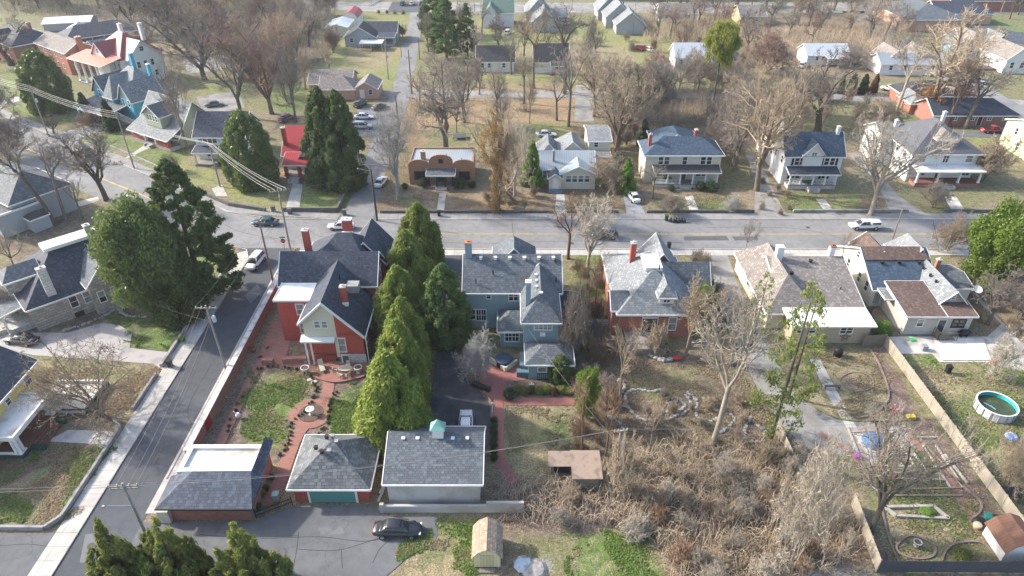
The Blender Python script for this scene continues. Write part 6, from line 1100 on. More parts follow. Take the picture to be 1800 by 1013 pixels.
rt = random.Random(5)
def put_bare(kind, bark, x, y, h, wd, label, group=None, cat='tree', name='bare_tree', var=None, lean=(0, 0)):
    var = rt.randrange(len(SP[kind])) if var is None else var; t, c, xs = proto(kind, var, bark)
    o = thing(name, label, cat, (x, y, 0), rt.random() * 6.28, group); s_ = wd / 2 / xs; o.scale = (s_, s_, h / 10); o.rotation_euler.x, o.rotation_euler.y = lean
    ob('trunk', t, o); ob('crown', c, o); return o
def bare(kind, bark, u, v, vt, sp, label, group=None, **k):
    x, y = G(u, v); return put_bare(kind, bark, x, y, HT(u, v, vt), sp * (1.05 if v > 430 else 1.3) / PXM(y, 5), label, group, **k)
def scatter(poly, n, kinds, barks, h, wr, label, group, seed, cat='tree', name='bare_tree', mind=2.0, avoid=()):
    rg = random.Random(seed); P = [G(*p) for p in poly]; xs = [p[0] for p in P]; ys = [p[1] for p in P]; done = []; tries = 0
    while len(done) < n and tries < 6000:
        tries += 1; x = rg.uniform(min(xs), max(xs)); y = rg.uniform(min(ys), max(ys)); ins = False
        for i in range(len(P)):
            a, b_ = P[i], P[(i + 1) % len(P)]
            if (a[1] > y) != (b_[1] > y) and x < (b_[0] - a[0]) * (y - a[1]) / (b_[1] - a[1]) + a[0]: ins = not ins
        if not ins or any((x - a) ** 2 + (y - c) ** 2 < mind ** 2 for a, c in done) or any(x0 < x < x1 and y0 < y < y1 for x0, y0, x1, y1 in avoid): continue
        done.append((x, y)); hh = rg.uniform(*h); put_bare(rg.choice(kinds), rg.choice(barks), x, y, hh, hh * rg.uniform(*wr), label, group, cat, name)
B = bare
B('spread', 'grey', 1530, 938, 690, 250, 'large leafless tree with dark spreading limbs inside the fenced vegetable garden', var=0)
B('tall', 'pale', 1252, 785, 470, 210, 'tall leafless tree with thick pale trunk at the back of the thicket', var=0)
B('multi', 'pale', 1390, 1000, 745, 150, 'forked leafless tree with pale stems leaning by the pile of cut logs')
B('open', 'tan', 180, 728, 565, 250, 'low wide leafless tree on the leaf-strewn lawn beside the yellow house', var=0)
B('multi', 'silver', 838, 668, 570, 100, 'silver-grey leafless tree over the top of the dark driveway', var=1)
B('tall', 'rusty', 998, 455, 325, 110, 'thick broken-topped tree on the kerb between teal house and brick cottage'); B('vase', 'pale', 1032, 474, 335, 130, 'slim pale leafless tree beside the thick broken-topped one')
B('multi', 'tan', 1762, 862, 765, 120, 'round tan leafless bush-like tree beyond the garden fence'); B('multi', 'blossom', 1748, 660, 580, 90, 'small tree covered in cream blossom by the concrete patio', var=0)
B('vase', 'grey', 1735, 570, 462, 150, 'grey leafless tree below the bright broadleaf evergreen'); B('multi', 'grey', 1790, 560, 470, 120, 'grey twiggy tree at the right edge by the grey-blue house corner')
B('tall', 'tan', 1140, 800, 690, 60, 'thin leafless sapling standing left of the pale-trunked tree'); B('tall', 'rusty', 1062, 820, 640, 80, 'vine-wrapped tree with rust-brown trunk behind the ruined shed', var=0); B('tall', 'rusty', 1022, 800, 650, 70, 'second rust-brown vine-wrapped tree, left of its taller twin', var=1)
B('tall', 'tan', 1088, 715, 545, 100, 'crooked tan leafless tree beside the pile of stones'); B('bush', 'tan', 1085, 872, 755, 90, 'tall fan of tan stems at the foot of the transformer pole', cat='shrub', name='bare_shrub', var=2)
B('vase', 'pale', 1418, 905, 760, 90, 'pale slender leafless tree against the plank fence beside the garden'); B('vase', 'tan', 1205, 625, 470, 120, 'leafless tree with fine twigs behind the grey roofed brick cottage'); B('vase', 'pale', 1285, 640, 480, 120, 'pale fine-twigged tree beside the gravel drive')
B('multi', 'dark', 1010, 640, 480, 90, 'dark twiggy tree against the east side of the teal house'); B('tall', 'rusty', 1045, 560, 430, 50, 'rusty narrow leafless tree in the strip between teal house and brick cottage')
B('bush', 'tan', 1150, 620, 560, 60, 'tan shrub in front of the raised deck', cat='shrub', name='bare_shrub'); B('tall', 'tan', 1475, 470, 400, 40, 'small sapling beside the white chimneyed bungalow')
B('vase', 'pale', 1310, 440, 375, 50, 'slight pale sapling on the verge above the bungalow'); B('multi', 'tan', 1665, 440, 368, 90, 'low pinkish twiggy tree on the verge left of the bright evergreen'); B('tall', 'grey', 1810, 540, 430, 90, 'grey leafless tree cut by the right edge')
# left side
B('vase', 'dark', 188, 352, 200, 150, 'dark leafless tree on the lawn corner by the angled street', var=0); B('tall', 'dark', 97, 396, 220, 110, 'tall dark leaning tree above the limestone house', lean=(0, -.12)); B('tall', 'grey', 116, 386, 240, 80, 'slim grey tree right of the tall leaning one', lean=(0, -.08)); B('tall', 'grey', 146, 384, 300, 50, 'thin sapling next to the white ridge deck')
B('vase', 'grey', 25, 470, 400, 80, 'grey twiggy tree between grey house and limestone house'); B('multi', 'grey', 20, 560, 490, 90, 'grey leafless tree in front of the limestone house porch'); B('multi', 'pale', -5, 210, 120, 90, 'bare tree at the left edge beside the angled street'); B('multi', 'dark', 18, 280, 180, 120, 'bare tree at the left edge on the near verge of the angled street')
B('vase', 'grey', 330, 262, 92, 110, 'large bare tree between the craftsman bungalow and the navy roofed house', var=2); B('multi', 'dark', 303, 300, 268, 45, 'small gnarled tree on the lawn by the navy roofed house'); B('multi', 'red', 292, 340, 300, 40, 'reddish twiggy shrub on the verge by the angled street', cat='shrub', name='bare_shrub')
B('spread', 'dark', 20, 115, 15, 110, 'dark bare tree before the brick house in the upper left corner'); B('vase', 'dark', 95, 235, 200, 60, 'dark leafless tree behind the utility pole on the verge'); B('multi', 'red', 160, 222, 190, 70, 'reddish bare shrub beside the dark cone-shaped evergreens', cat='shrub', name='bare_shrub')
# centre north
B('vase', 'silver', 700, 350, 185, 110, 'silver-barked leafless tree left of the flat-roofed brick house', var=1); B('spread', 'grey', 785, 275, 75, 130, 'big dark-trunked tree behind the flat-roofed brick house', var=1); B('vase', 'tan', 876, 372, 150, 140, 'broad tree thickly wrapped in tan vine, right of the flat-roofed brick house', var=2); B('vase', 'pale', 905, 345, 190, 90, 'pale tree standing just behind the vine-wrapped one')
B('tall', 'pale', 925, 325, 225, 50, 'thin pale birch-like tree beside the cream bungalow'); B('vase', 'grey', 817, 215, 70, 110, 'tall grey tree with straight trunk in the leaf-covered lot'); B('tall', 'grey', 999, 222, 40, 80, 'straight tall tree beside the white sedan lot', var=0); B('tall', 'tan', 938, 155, 10, 70, 'tall bare tree left of the house with the red patch', var=1); B('tall', 'dark', 992, 165, 0, 90, 'tall dark tree right of the house with the red patch')
B('vase', 'grey', 1035, 158, 15, 60, 'straight grey tree at the lane corner'); B('spread', 'tan', 1043, 205, 60, 120, 'tan broad tree on the right side of the lane'); B('spread', 'tan', 1085, 262, 105, 150, 'broad tree with fine tan crown behind the cream bungalow', var=2); B('spread', 'dark', 1105, 225, 105, 120, 'dark crooked tree behind the small bright evergreen', var=1)
B('vase', 'grey', 1155, 215, 95, 90, 'grey tree above the small green lawn patch'); B('spread', 'tan', 1330, 335, 85, 190, 'huge fine-twigged tree between the cream and white two-storey houses', var=0); B('vase', 'grey', 1290, 300, 120, 120, 'grey full-crowned tree left of the huge fine-twigged tree'); B('multi', 'grey', 1180, 378, 335, 55, 'small twiggy tree on the lawn by the cream two-storey house'); B('tall', 'grey', 1147, 350, 280, 50, 'thin dark tree at the corner of the cream two-storey house')
B('multi', 'tan', 1060, 330, 265, 90, 'wide tangled tree between bungalow and the small bright evergreen'); B('multi', 'silver', 1285, 370, 340, 40, 'small silvery tree on the right lawn of the cream two-storey house')
B('spread', 'dark', 1437, 232, 85, 140, 'dark low-forked tree behind the white two-storey house', var=1); B('spread', 'pale', 1530, 378, 180, 170, 'big pale-limbed leafless tree right of the white two-storey house', var=0); B('tall', 'pale', 1577, 192, 35, 80, 'tall pale-trunked tree left of the brick ranches', var=0); B('spread', 'tan', 1625, 208, 0, 150, 'oak with rusty leaves still on it, standing before the brick ranch', var=1)
B('vase', 'red', 1668, 222, 90, 90, 'reddish leafless tree before the brick ranch windows'); B('tall', 'grey', 1695, 226, 90, 110, 'grey tree leaning right over the brick ranch', lean=(0, .25)); B('multi', 'tan', 1728, 318, 222, 95, 'rounded tan leafless shrub tree between foursquare and pale green house'); B('multi', 'grey', 1640, 365, 310, 60, 'small dark twiggy tree on the lawn before the foursquare house')
B('multi', 'red', 1345, 130, 40, 110, 'pinkish round tree left of the white cottage with metal roof'); B('multi', 'grey', 1500, 118, 75, 80, 'grey twiggy tree between the white cottages'); B('vase', 'grey', 1350, 225, 120, 110, 'grey tree right of the rear gardens'); B('multi', 'tan', 1540, 225, 165, 110, 'tan tangle of stems behind the foursquare house')
B('spread', 'grey', 425, 205, 30, 140, 'grey tree above the round dark magnolia', var=0); B('spread', 'red', 478, 200, 20, 150, 'brown tree left of the tall conifer pair', var=2); B('vase', 'grey', 520, 215, 60, 110, 'grey tree directly behind the red roofed house'); B('spread', 'dark', 360, 140, 5, 170, 'dark bare tree beside the gravel yard'); B('vase', 'pale', 265, 95, 20, 110, 'pale feathery tree behind the columned house')
B('vase', 'dark', 240, 60, -40, 110, 'dark tree beyond the open pavilion', None); B('vase', 'dark', 300, 75, -40, 120, 'dark tree at the top between pavilion and woods')
B('multi', 'dark', 708, 65, 40, 22, 'little round bare tree on the grass by the north road'); 
for u in (666, 680, 694, 709): B('bush', 'dark', u, 25, 17, 9, 'small clipped bare bush in the row along the top street', 'clipped bushes along the top street', cat='shrub', name='bare_shrub')
HB = [(-58, 225, -36, 246), (-56, 174, -34, 192), (-64, 240, -54, 270)]
scatter([(0, -8), (600, -8), (590, 25), (600, 90), (560, 130), (470, 150), (380, 110), (250, 45), (0, 25)], 76, ['spread', 'vase', 'spread', 'multi'], ['grey', 'grey', 'tan', 'red', 'tan'], (9, 15), (.95, 1.3), 'leafless tree in the wood that fills the top left of the photo', 'trees of the top left wood', 3, mind=5, avoid=HB)
scatter([(400, 100), (590, 120), (580, 150), (480, 200), (400, 150)], 9, ['vase', 'spread', 'multi'], ['grey', 'red', 'tan'], (7, 12), (.6, .9), 'brown-grey leafless tree among the trees left of the peach house', 'trees left of the peach house', 4, mind=4.5, avoid=HB)
scatter([(740, 60), (1010, 60), (1010, 135), (740, 140)], 14, ['tall', 'vase'], ['grey', 'tan', 'dark'], (9, 15), (.6, .9), 'leafless tree among the small houses north of the leaf-covered lot', 'trees by the small white houses', 6, mind=5, avoid=[(-11, 200, 2, 211), (5, 197, 18, 210)])
scatter([(730, 152), (1000, 152), (990, 215), (850, 250), (735, 250)], 10, ['vase', 'tall', 'spread'], ['grey', 'tan'], (9, 13), (.7, 1.0), 'leafless tree growing in the leaf-covered lot right of the north road', 'trees of the leaf-covered lot', 7, mind=6)
scatter([(1060, 155), (1330, 150), (1340, 260), (1290, 300), (1060, 235)], 32, ['vase', 'spread', 'multi', 'tall'], ['grey', 'tan', 'pale', 'grey'], (8, 13), (.85, 1.15), 'leafless tree in the overgrown lots behind the cream two-storey house', 'trees behind the cream two-storey house', 8, mind=3.6, avoid=[(24, 122, 43, 141)])
scatter([(1130, 5), (1560, 5), (1590, 95), (1480, 75), (1340, 100), (1230, 110), (1130, 70)], 54, ['vase', 'tall', 'spread'], ['grey', 'grey', 'tan', 'dark', 'red'], (9, 14), (.85, 1.2), 'leafless tree in the woods and back gardens right of top centre', 'trees right of top centre', 9, mind=5.5, avoid=[(52, 263, 70, 275), (46, 203, 70, 219), (81, 258, 94, 274)])
scatter([(1560, 60), (1700, 90), (1690, 140), (1560, 110)], 9, ['vase', 'spread'], ['grey', 'tan'], (7, 11), (.6, .9), 'leafless tree along the diagonal road at the upper right', 'trees along the diagonal road', 10, mind=4, avoid=[(104, 196, 126, 212)])
scatter([(1720, 8), (1800, 8), (1800, 45), (1740, 45)], 4, ['vase', 'spread'], ['dark', 'tan'], (8, 11), (.7, .9), 'leafless tree on the bright grass in the upper right corner', 'trees in the upper right corner', 12, mind=7)
scatter([(1430, 160), (1600, 200), (1610, 215), (1480, 235), (1380, 232)], 7, ['vase', 'multi'], ['grey', 'tan'], (5, 9), (.7, .9), 'leafless tree in the back gardens left of the foursquare house', 'trees left of the foursquare house', 13, mind=4)
scatter([(770, -5), (1130, -5), (1130, 45), (770, 20)], 6, ['vase', 'tall'], ['grey', 'tan'], (8, 12), (.5, .8), 'leafless tree by the street along the top edge', 'trees by the top street', 14, mind=9, avoid=[(-12, 255, 22, 278), (32, 246, 48, 280)])
scatter([(1360, 0), (1560, -10), (1800, -10), (1800, -2), (1560, 5)], 5, ['vase'], ['grey'], (9, 12), (.6, .9), 'distant leafless tree past the long low building', 'distant trees', 15, mind=8, avoid=[(136, 250, 178, 280)])
# the thicket and other brush
AV = [(3.5, 47.6, 10, 52.8), (-14, 45, 1.5, 55), (-4.2, 38.8, -.4, 43), (33.5, 38, 52, 60)]
th = [(868, 870), (930, 840), (1060, 850), (1100, 800), (1200, 770), (1290, 790), (1370, 760), (1410, 860), (1500, 900), (1520, 960), (1470, 1000), (1370, 1040), (1180, 1040), (1150, 950), (1060, 925), (930, 925), (890, 915)]
scatter(th, 44, ['bush'], ['tan', 'tan', 'rusty', 'tan', 'pale'], (1.0, 2.7), (1.2, 2.2), 'leafless tan shrub in the dense thicket at the bottom centre', 'shrubs of the thicket', 21, 'shrub', 'bare_shrub', 1.05, AV)
scatter([(1200, 840), (1400, 800), (1480, 900), (1500, 960), (1440, 1040), (1200, 1060), (1190, 940)], 17, ['bush', 'open', 'vase'], ['pale', 'pale', 'tan'], (2.6, 4.8), (.8, 1.2), 'tall pale twiggy shrub rising out of the thicket', 'tall shrubs of the thicket', 22, 'shrub', 'bare_shrub', 2.0, AV)
scatter([(1005, 480), (1060, 480), (1080, 640), (1020, 640)], 14, ['bush', 'multi'], ['rusty', 'grey', 'tan'], (2, 4.5), (.7, 1.1), 'brown leafless shrub in the strip between teal house and brick cottage', 'shrubs beside the teal house', 23, 'shrub', 'bare_shrub', 1.5, [(-7, 66, 10, 90), (13, 71, 26, 90)])
scatter([(1030, 640), (1110, 690), (1100, 800), (1030, 830), (960, 830), (1010, 740)], 16, ['bush'], ['tan', 'rusty', 'grey'], (1.2, 3), (.9, 1.5), 'thin leafless shrub around the vine-wrapped trees', 'shrubs around the vine-wrapped trees', 24, 'shrub', 'bare_shrub', 1.4)
scatter([(1230, 450), (1290, 620), (1240, 640), (1215, 560), (1210, 480)], 10, ['bush', 'multi'], ['grey', 'tan'], (2, 5), (.8, 1.1), 'grey shrub on the east side of the brick cottage', 'shrubs beside the brick cottage', 25, 'shrub', 'bare_shrub', 1.8, [(13, 71, 29, 94)])
scatter([(1130, 690), (1330, 700), (1340, 790), (1120, 790)], 16, ['bush'], ['tan', 'grey'], (.8, 2.2), (1, 1.6), 'low dead shrub among the rock-edged beds', 'shrubs among the rock-edged beds', 26, 'shrub', 'bare_shrub', 1.5)
scatter([(1000, 260), (1120, 230), (1135, 330), (1060, 345)], 12, ['multi', 'bush'], ['grey', 'tan', 'rusty'], (2.5, 5), (.8, 1.3), 'grey-brown shrub between the bungalow and the cream two-storey house', 'shrubs behind the bungalow', 27, 'shrub', 'bare_shrub', 2.2, [(5, 121, 21, 144), (25, 122, 42, 140)])
scatter([(1345, 300), (1385, 330), (1395, 378), (1345, 380), (1310, 340)], 8, ['bush'], ['tan', 'rusty', 'grey'], (1, 2.6), (.9, 1.4), 'low brown shrub beside the gravel drive of the white two-storey house', 'shrubs by the gravel drive', 28, 'shrub', 'bare_shrub', 1.5)
scatter([(840, 330), (940, 330), (940, 372), (850, 372)], 8, ['bush', 'multi'], ['grey', 'tan'], (1.5, 3.5), (.9, 1.3), 'grey shrub around the foot of the vine-wrapped tree', 'shrubs by the vine-wrapped tree', 29, 'shrub', 'bare_shrub', 1.8)
scatter([(1090, 80), (1340, 95), (1330, 150), (1090, 140)], 14, ['multi', 'bush'], ['tan', 'red', 'grey'], (2.5, 5), (.9, 1.3), 'brown scrub bush among the back yards near the silver roofed house', 'scrub in the back yards', 30, 'shrub', 'bare_shrub', 3, [(46, 200, 70, 219)])
scatter([(1040, 65), (1300, 50), (1280, 75), (1050, 85)], 9, ['multi', 'bush'], ['tan', 'red'], (2.5, 5), (.9, 1.4), 'rust-coloured scrub behind the silver roofed house', 'rust-coloured scrub', 31, 'shrub', 'bare_shrub', 3, [(34, 244, 48, 280)])
scatter([(1690, 480), (1800, 500), (1810, 590), (1720, 580)], 8, ['bush', 'multi'], ['rusty', 'tan'], (1, 3), (.9, 1.3), 'rusty shrub in the bed beside the grey-blue house', 'shrubs by the grey-blue house', 32, 'shrub', 'bare_shrub', 1.8, [(75, 78, 86, 90)])
scatter([(400, 225), (500, 215), (500, 290), (410, 300)], 5, ['bush'], ['dark', 'grey'], (1, 2.4), (1, 1.3), 'dark shrub between the navy roofed house and the red roofed house', 'shrubs by the red roofed house', 33, 'shrub', 'bare_shrub', 1.8, [(-47, 126, -36, 142)])
# undergrowth: dead stalks nobody could count
def stalks(poly, n, h, m, label, seed, name='undergrowth', rad=.018, lean=.8):
    rg = random.Random(seed); P = [G(*p) for p in poly]; xs = [p[0] for p in P]; ys = [p[1] for p in P]; ch = []
    while len(ch) < n:
        x = rg.uniform(min(xs), max(xs)); y = rg.uniform(min(ys), max(ys)); ins = False
        for i in range(len(P)):
            a, b_ = P[i], P[(i + 1) % len(P)]
            if (a[1] > y) != (b_[1] > y) and x < (b_[0] - a[0]) * (y - a[1]) / (b_[1] - a[1]) + a[0]: ins = not ins
        if not ins: continue
        L_ = rg.uniform(*h); a = rg.random() * 6.28; q = rg.random() * lean; d = (math.cos(a) * q, math.sin(a) * q)
        ch.append(([(x, y, 0), (x + d[0] * L_ * .35, y + d[1] * L_ * .35, L_ * .55), (x + d[0] * L_, y + d[1] * L_, L_ * (.95 - .4 * q))], [rad, rad * .8, rad * .4], 3))
    tag(ob(name, tubes_mesh(name, ch, m)), label, 'undergrowth', kind='stuff')
stalks(th, 5000, (.5, 2.4), mat('stalk_straw', (.46, .38, .28), .95, 'bark', (.32, .25, .18)), 'tan dead stalks and brambles covering the ground of the thicket', 1, rad=.028, lean=1.1)
stalks([(1005, 480), (1070, 480), (1130, 700), (1120, 800), (1010, 830)], 3000, (.2, 1.0), BM['rusty'][1], 'brown dead stalks around the vine-wrapped trees and the side of the teal house', 2)
stalks([(1100, 690), (1340, 690), (1370, 780), (1110, 790)], 3500, (.1, .6), BM['tan'][1], 'dry weeds among the rock-edged beds', 3)
stalks([(0, -8), (600, -8), (590, 25), (570, 110), (470, 140), (380, 110), (250, 40), (0, 25)], 6500, (1.5, 6), BM['grey'][1], 'grey-brown saplings and scrub under the top left wood', 4, 'woodland_scrub', .05, .7)
stalks([(1130, 20), (1340, 60), (1560, 40), (1590, 120), (1480, 75), (1340, 110), (1230, 80), (1130, 75)], 4500, (1.2, 5), BM['tan'][1], 'tan saplings and scrub in the woods right of top centre', 5, 'woodland_scrub', .05, .7)
stalks([(1060, 165), (1330, 160), (1330, 250), (1290, 290), (1060, 235)], 4000, (1, 4.5), BM['grey'][1], 'grey scrub in the overgrown lots behind the cream two-storey house', 6, 'woodland_scrub', .035, .7)
stalks([(660, 200), (735, 170), (735, 330), (680, 340)], 900, (.6, 3), BM['tan'][1], 'tan scrub along the right side of the north road', 7, 'woodland_scrub', .03, .7)
# ---------------------------------------------------------------- evergreens
LM = lambda n, a, b_, s=.6, r=.6: mat('leaf_' + n, a, r, 'leaf', b_, s=s)
L_ARB = LM('yellow_green_spray', (.29, .34, .06), (.15, .2, .04), .5); L_HEM = LM('hemlock', (.14, .2, .06), (.08, .13, .04), .4); L_MAG = LM('magnolia', (.07, .12, .035), (.14, .18, .055), .5, .3); L_MAGY = LM('bright_broadleaf', (.24, .34, .05), (.13, .2, .035), .7, .35)
L_CED = LM('cedar', (.3, .28, .06), (.12, .17, .045), .5); L_DK = LM('dark_thuja', (.07, .11, .045), (.045, .07, .03), .8); L_BR = LM('bright_green', (.24, .4, .06), (.15, .27, .045), .8); L_VINE = LM('tan_vine', (.42, .28, .13), (.28, .19, .09), .8); L_RUST = LM('rust_foliage', (.22, .1, .05), (.13, .07, .04), .8); L_YEL = LM('yellow_pine', (.33, .33, .05), (.17, .2, .04), .6); L_IVY = LM('ivy', (.28, .32, .09), (.2, .24, .07), .8)
TRK = MB(); TRK.tube((0, 0, -.1), (0, 0, 9), .28, .06, n=8); TRKM = TRK.mesh('trunk', BM['dark'][0])
def ev(name_, blobs, n, size, m, **k):
    me = leaf_mesh(name_, blobs, n, size, [m], **k); return me
def multi_cone(sd_):
    rg = random.Random(sd_); out = []
    for i in range(11):
        a = i * 2.4; d = 0 if i == 0 else rg.uniform(1.0, 2.3); hh = 10 if i == 0 else rg.uniform(6.0, 8.8) * (1.05 - d * .1); out += [(x + math.cos(a) * d, y + math.sin(a) * d, z, r, q, t) for x, y, z, r, q, t in cone_blobs(hh, 1.9 if i == 0 else rg.uniform(1.4, 1.9), 30, sd_ * 20 + i, base=.3, blob=.36, pw=.55, tip=1.2)]
    return out
EV = {'arb0': ev('crown', oval_blobs(10, 3.0, 80, 1, blob=.36, k=.62, st=.3, flat=1.5), 56000, .125, L_ARB, seed=1, up=.9, elong=1.6, jit=.6, shell=.74, bump=.1), 'arb1': ev('crown', oval_blobs(10, 3.0, 66, 2, blob=.4, k=.7, st=.34, flat=1.6), 56000, .125, L_ARB, seed=2, up=.9, elong=1.6, jit=.6, shell=.74, bump=.1),
      'hem2': ev('crown', oval_blobs(10, 3.0, 170, 44, base=.5, blob=.22, k=.62, st=.36, flat=.5), 42000, .13, L_HEM, seed=4, jit=1.1, shell=.25, bump=.15), 'hem0': ev('crown', oval_blobs(10, 3.0, 120, 3, base=.4, blob=.26, k=.55, st=.32, flat=.8), 30000, .16, L_HEM, seed=3, jit=.8, shell=.55, bump=.1), 'hem1': ev('crown', oval_blobs(10, 3.0, 70, 4, base=1.2, blob=.3, k=.8, st=.36, flat=.42), 24000, .15, L_HEM, seed=4, jit=.9, shell=.4, bump=.12),
      'mag0': ev('crown', round_blobs(10, 5.0, 150, 5, base=.02, blob=.21), 60000, .14, L_MAG, seed=5, jit=.9, shell=.72, elong=.9, bump=.07), 'mag1': ev('crown', oval_blobs(10, 4.2, 130, 6, base=.3, blob=.27, k=.42, st=.24), 34000, .2, L_MAG, seed=6, jit=.9, elong=.9, bump=.07), 'magy': ev('crown', round_blobs(10, 5.0, 110, 7, base=.05, blob=.22), 46000, .15, L_MAGY, seed=7, jit=.9, shell=.55, elong=.9, bump=.09),
      'ced0': ev('crown', multi_cone(8), 52000, .12, L_CED, seed=8, up=1.0, elong=1.9, jit=.7, shell=.5, bump=.12), 'ced1': ev('crown', multi_cone(9), 52000, .12, L_CED, seed=9, up=1.0, elong=1.9, jit=.7, shell=.5, bump=.12),
      'thuja': ev('crown', cone_blobs(10, 2.4, 60, 10, base=.1, blob=.4, pw=.5), 9000, .3, L_DK, seed=10, up=1, jit=.5), 'bright': ev('crown', cone_blobs(10, 3.4, 60, 11, base=.3, blob=.33, pw=.6), 9000, .32, L_BR, seed=11, jit=.8, shell=.5), 'pine': ev('crown', [(x * 1.1, y * 1.1, z, r, r, r * .6) for x, y, z, r, q, t in round_blobs(10, 4.5, 34, 12, base=.45, blob=.3)], 15000, .17, L_YEL, seed=12, jit=1.1, shell=.2), 'vine': ev('crown', [(.5 * math.sin(i), .5 * math.cos(i * 1.7), .3 + i * .24, .9 - i * .012, .9 - i * .012, .5) for i in range(40)] + [(1.6 * math.sin(i * 2), 1.6 * math.cos(i * 2.3), 5 + i * .3, .8, .8, .8) for i in range(12)], 7000, .12, L_VINE, seed=17, jit=1.1, shell=.4, bump=.15),
      'pinev': ev('crown', [(x, y, z, r * 1.3, r * 1.3, r * .5) for x, y, z, r, q, t in cone_blobs(10, 3.4, 70, 13, base=1.5, blob=.22, pw=.4)], 3600, .12, L_IVY, seed=13, jit=1.2, shell=.1), 'ball': ev('crown', round_blobs(1, .5, 14, 14, base=.0, blob=.55), 2600, .055, L_DK, seed=14), 'rust': ev('crown', cone_blobs(10, 2.4, 60, 15, base=.1, blob=.4, pw=.5), 8000, .3, L_RUST, seed=15, up=1), 'oakleaf': ev('crown', round_blobs(10, 5, 16, 16, base=.3, blob=.24), 1500, .25, mat('leaf_dead_oak', (.36, .2, .09), .8, 'leaf', (.25, .13, .06)), seed=16, shell=.3)}
EVY = EV['ball'].copy(); EVY.materials[0] = L_CED; EV['bally'] = EVY; q_ = EV['ball'].copy(); q_.materials[0] = L_BR; EV['ballg'] = q_
EVH = {'mag0': 10, 'magy': 10, 'pine': 10, 'ball': 1, 'bally': 1, 'ballg': 1}
def green(kind, x, y, h, rx, label, group=None, cat='tree', name='evergreen_tree', trunk=True, ry=None):
    me = EV[kind]; r0 = {'arb0': 3, 'arb1': 3, 'hem0': 3, 'hem2': 3, 'hem1': 3.4, 'mag0': 5, 'mag1': 4.2, 'magy': 5, 'ced0': 3.6, 'ced1': 3.6, 'thuja': 2.4, 'bright': 3.4, 'pine': 4.5, 'pinev': 3.6, 'ball': .5, 'bally': .5, 'ballg': .5, 'rust': 2.4, 'oakleaf': 5, 'vine': 2.4}[kind]
    hz = EVH.get(kind, 10); o = thing(name, label, cat, (x, y, 0), rt.random() * 6.28, group); o.scale = (rx / r0, rx / r0, h / hz)
    if trunk: ob('trunk', TRKM, o)
    ob('crown', me, o); return o
def gr(kind, u, v, vt, sp, label, group=None, **k):
    x, y = G(u, v); return green(kind, x, y, HT(u, v, vt), sp / 2 / PXM(y, 4), label, group, **k)
g_ = 'yellow-green conifers in the row beside the red brick house'
for kind, u, v, vt, sp, lb in (('arb0', 742, 470, 354, 80, 'farthest yellow-green conifer of the row, nearest the main street'), ('arb1', 722, 520, 402, 88, 'second farthest yellow-green conifer of the row beside the red brick house'), ('arb0', 708, 590, 465, 88, 'yellow-green conifer of the row level with the back wing of the red brick house'),
    ('arb1', 716, 650, 520, 88, 'yellow-green conifer of the row level with the brick terrace'), ('arb0', 712, 715, 560, 96, 'second nearest yellow-green conifer of the row, beside the bird bath lawn'), ('arb1', 695, 772, 615, 126, 'nearest and widest yellow-green conifer of the row, touching the garages')):
    gr(kind, u, v, vt, sp, lb, g_)
gr('arb1', 727, 640, 545, 60, 'narrow yellow-green conifer tucked in the right side of the row', g_)
gr('hem0', 785, 600, 462, 88, 'dark green conifer between the conifer row and the teal house', name='conifer')
gr('mag0', 288, 552, 340, 158, 'huge dark glossy magnolia beside the limestone house', name='magnolia'); gr('mag1', 322, 556, 415, 92, 'shorter dark evergreen filling the right side of the huge magnolia', name='magnolia'); gr('hem2', 360, 520, 278, 132, 'loose layered hemlock rising right of the huge magnolia', name='conifer')
gr('mag1', 447, 324, 192, 86, 'dense dark green magnolia in front of the navy roofed house', name='magnolia'); gr('hem0', 582, 326, 150, 76, 'left tall conifer of the pair hiding the red roofed house', name='conifer'); gr('hem0', 611, 330, 156, 74, 'right tall conifer of the pair at the north road corner', name='conifer')
gr('mag1', 94, 195, 84, 74, 'dark magnolia on the lawn below the orange brick house', name='magnolia'); gr('thuja', 157, 212, 163, 28, 'left dark cone-shaped evergreen before the blue victorian house', name='cone_evergreen'); gr('thuja', 199, 230, 176, 30, 'right dark cone-shaped evergreen before the blue victorian house', name='cone_evergreen')
gr('magy', 1728, 520, 340, 130, 'large bright green broadleaf evergreen right of the cream house', name='evergreen_tree'); gr('bright', 1100, 338, 280, 36, 'small bright green evergreen left of the white car on the drive', name='evergreen_tree'); gr('bright', 935, 328, 250, 42, 'bright ivy-green tree at the corner of the cream bungalow', name='evergreen_tree')
gr('magy', 1030, 735, 640, 52, 'bright green holly-like tree right of the teal house back yard', name='evergreen_tree'); gr('mag1', 985, 668, 625, 44, 'dark green bush-like evergreen at the back corner of the teal house', cat='shrub', name='evergreen_shrub')
gr('pinev', 1352, 780, 500, 120, 'thin yellow-green pine above the plank fence', name='pine'); gr('pinev', 1385, 700, 520, 90, 'second thin yellow-green pine by the beige bungalow', name='pine'); gr('pinev', 1320, 610, 480, 60, 'sparse green pine at the side of the gravel drive', name='pine')
gr('pine', 1252, 190, 30, 60, 'tall pine with yellow crown on long bare trunks', name='pine'); gr('hem1', 785, 105, -10, 70, 'tall yellow-green pine right of the north road at the top', name='pine'); gr('hem1', 822, 100, 5, 42, 'shorter dark green pine behind the tall one at the top', name='pine'); gr('hem0', 770, 60, -30, 60, 'pine at the top edge above the other pines', name='pine')
x, y = G(1625, 208); green('oakleaf', x, y + .5, 8.0, 4.2, 'clump of rusty leaves clinging to the oak before the brick ranch', cat='foliage', name='dead_leaves', trunk=False).location.z = 1.0
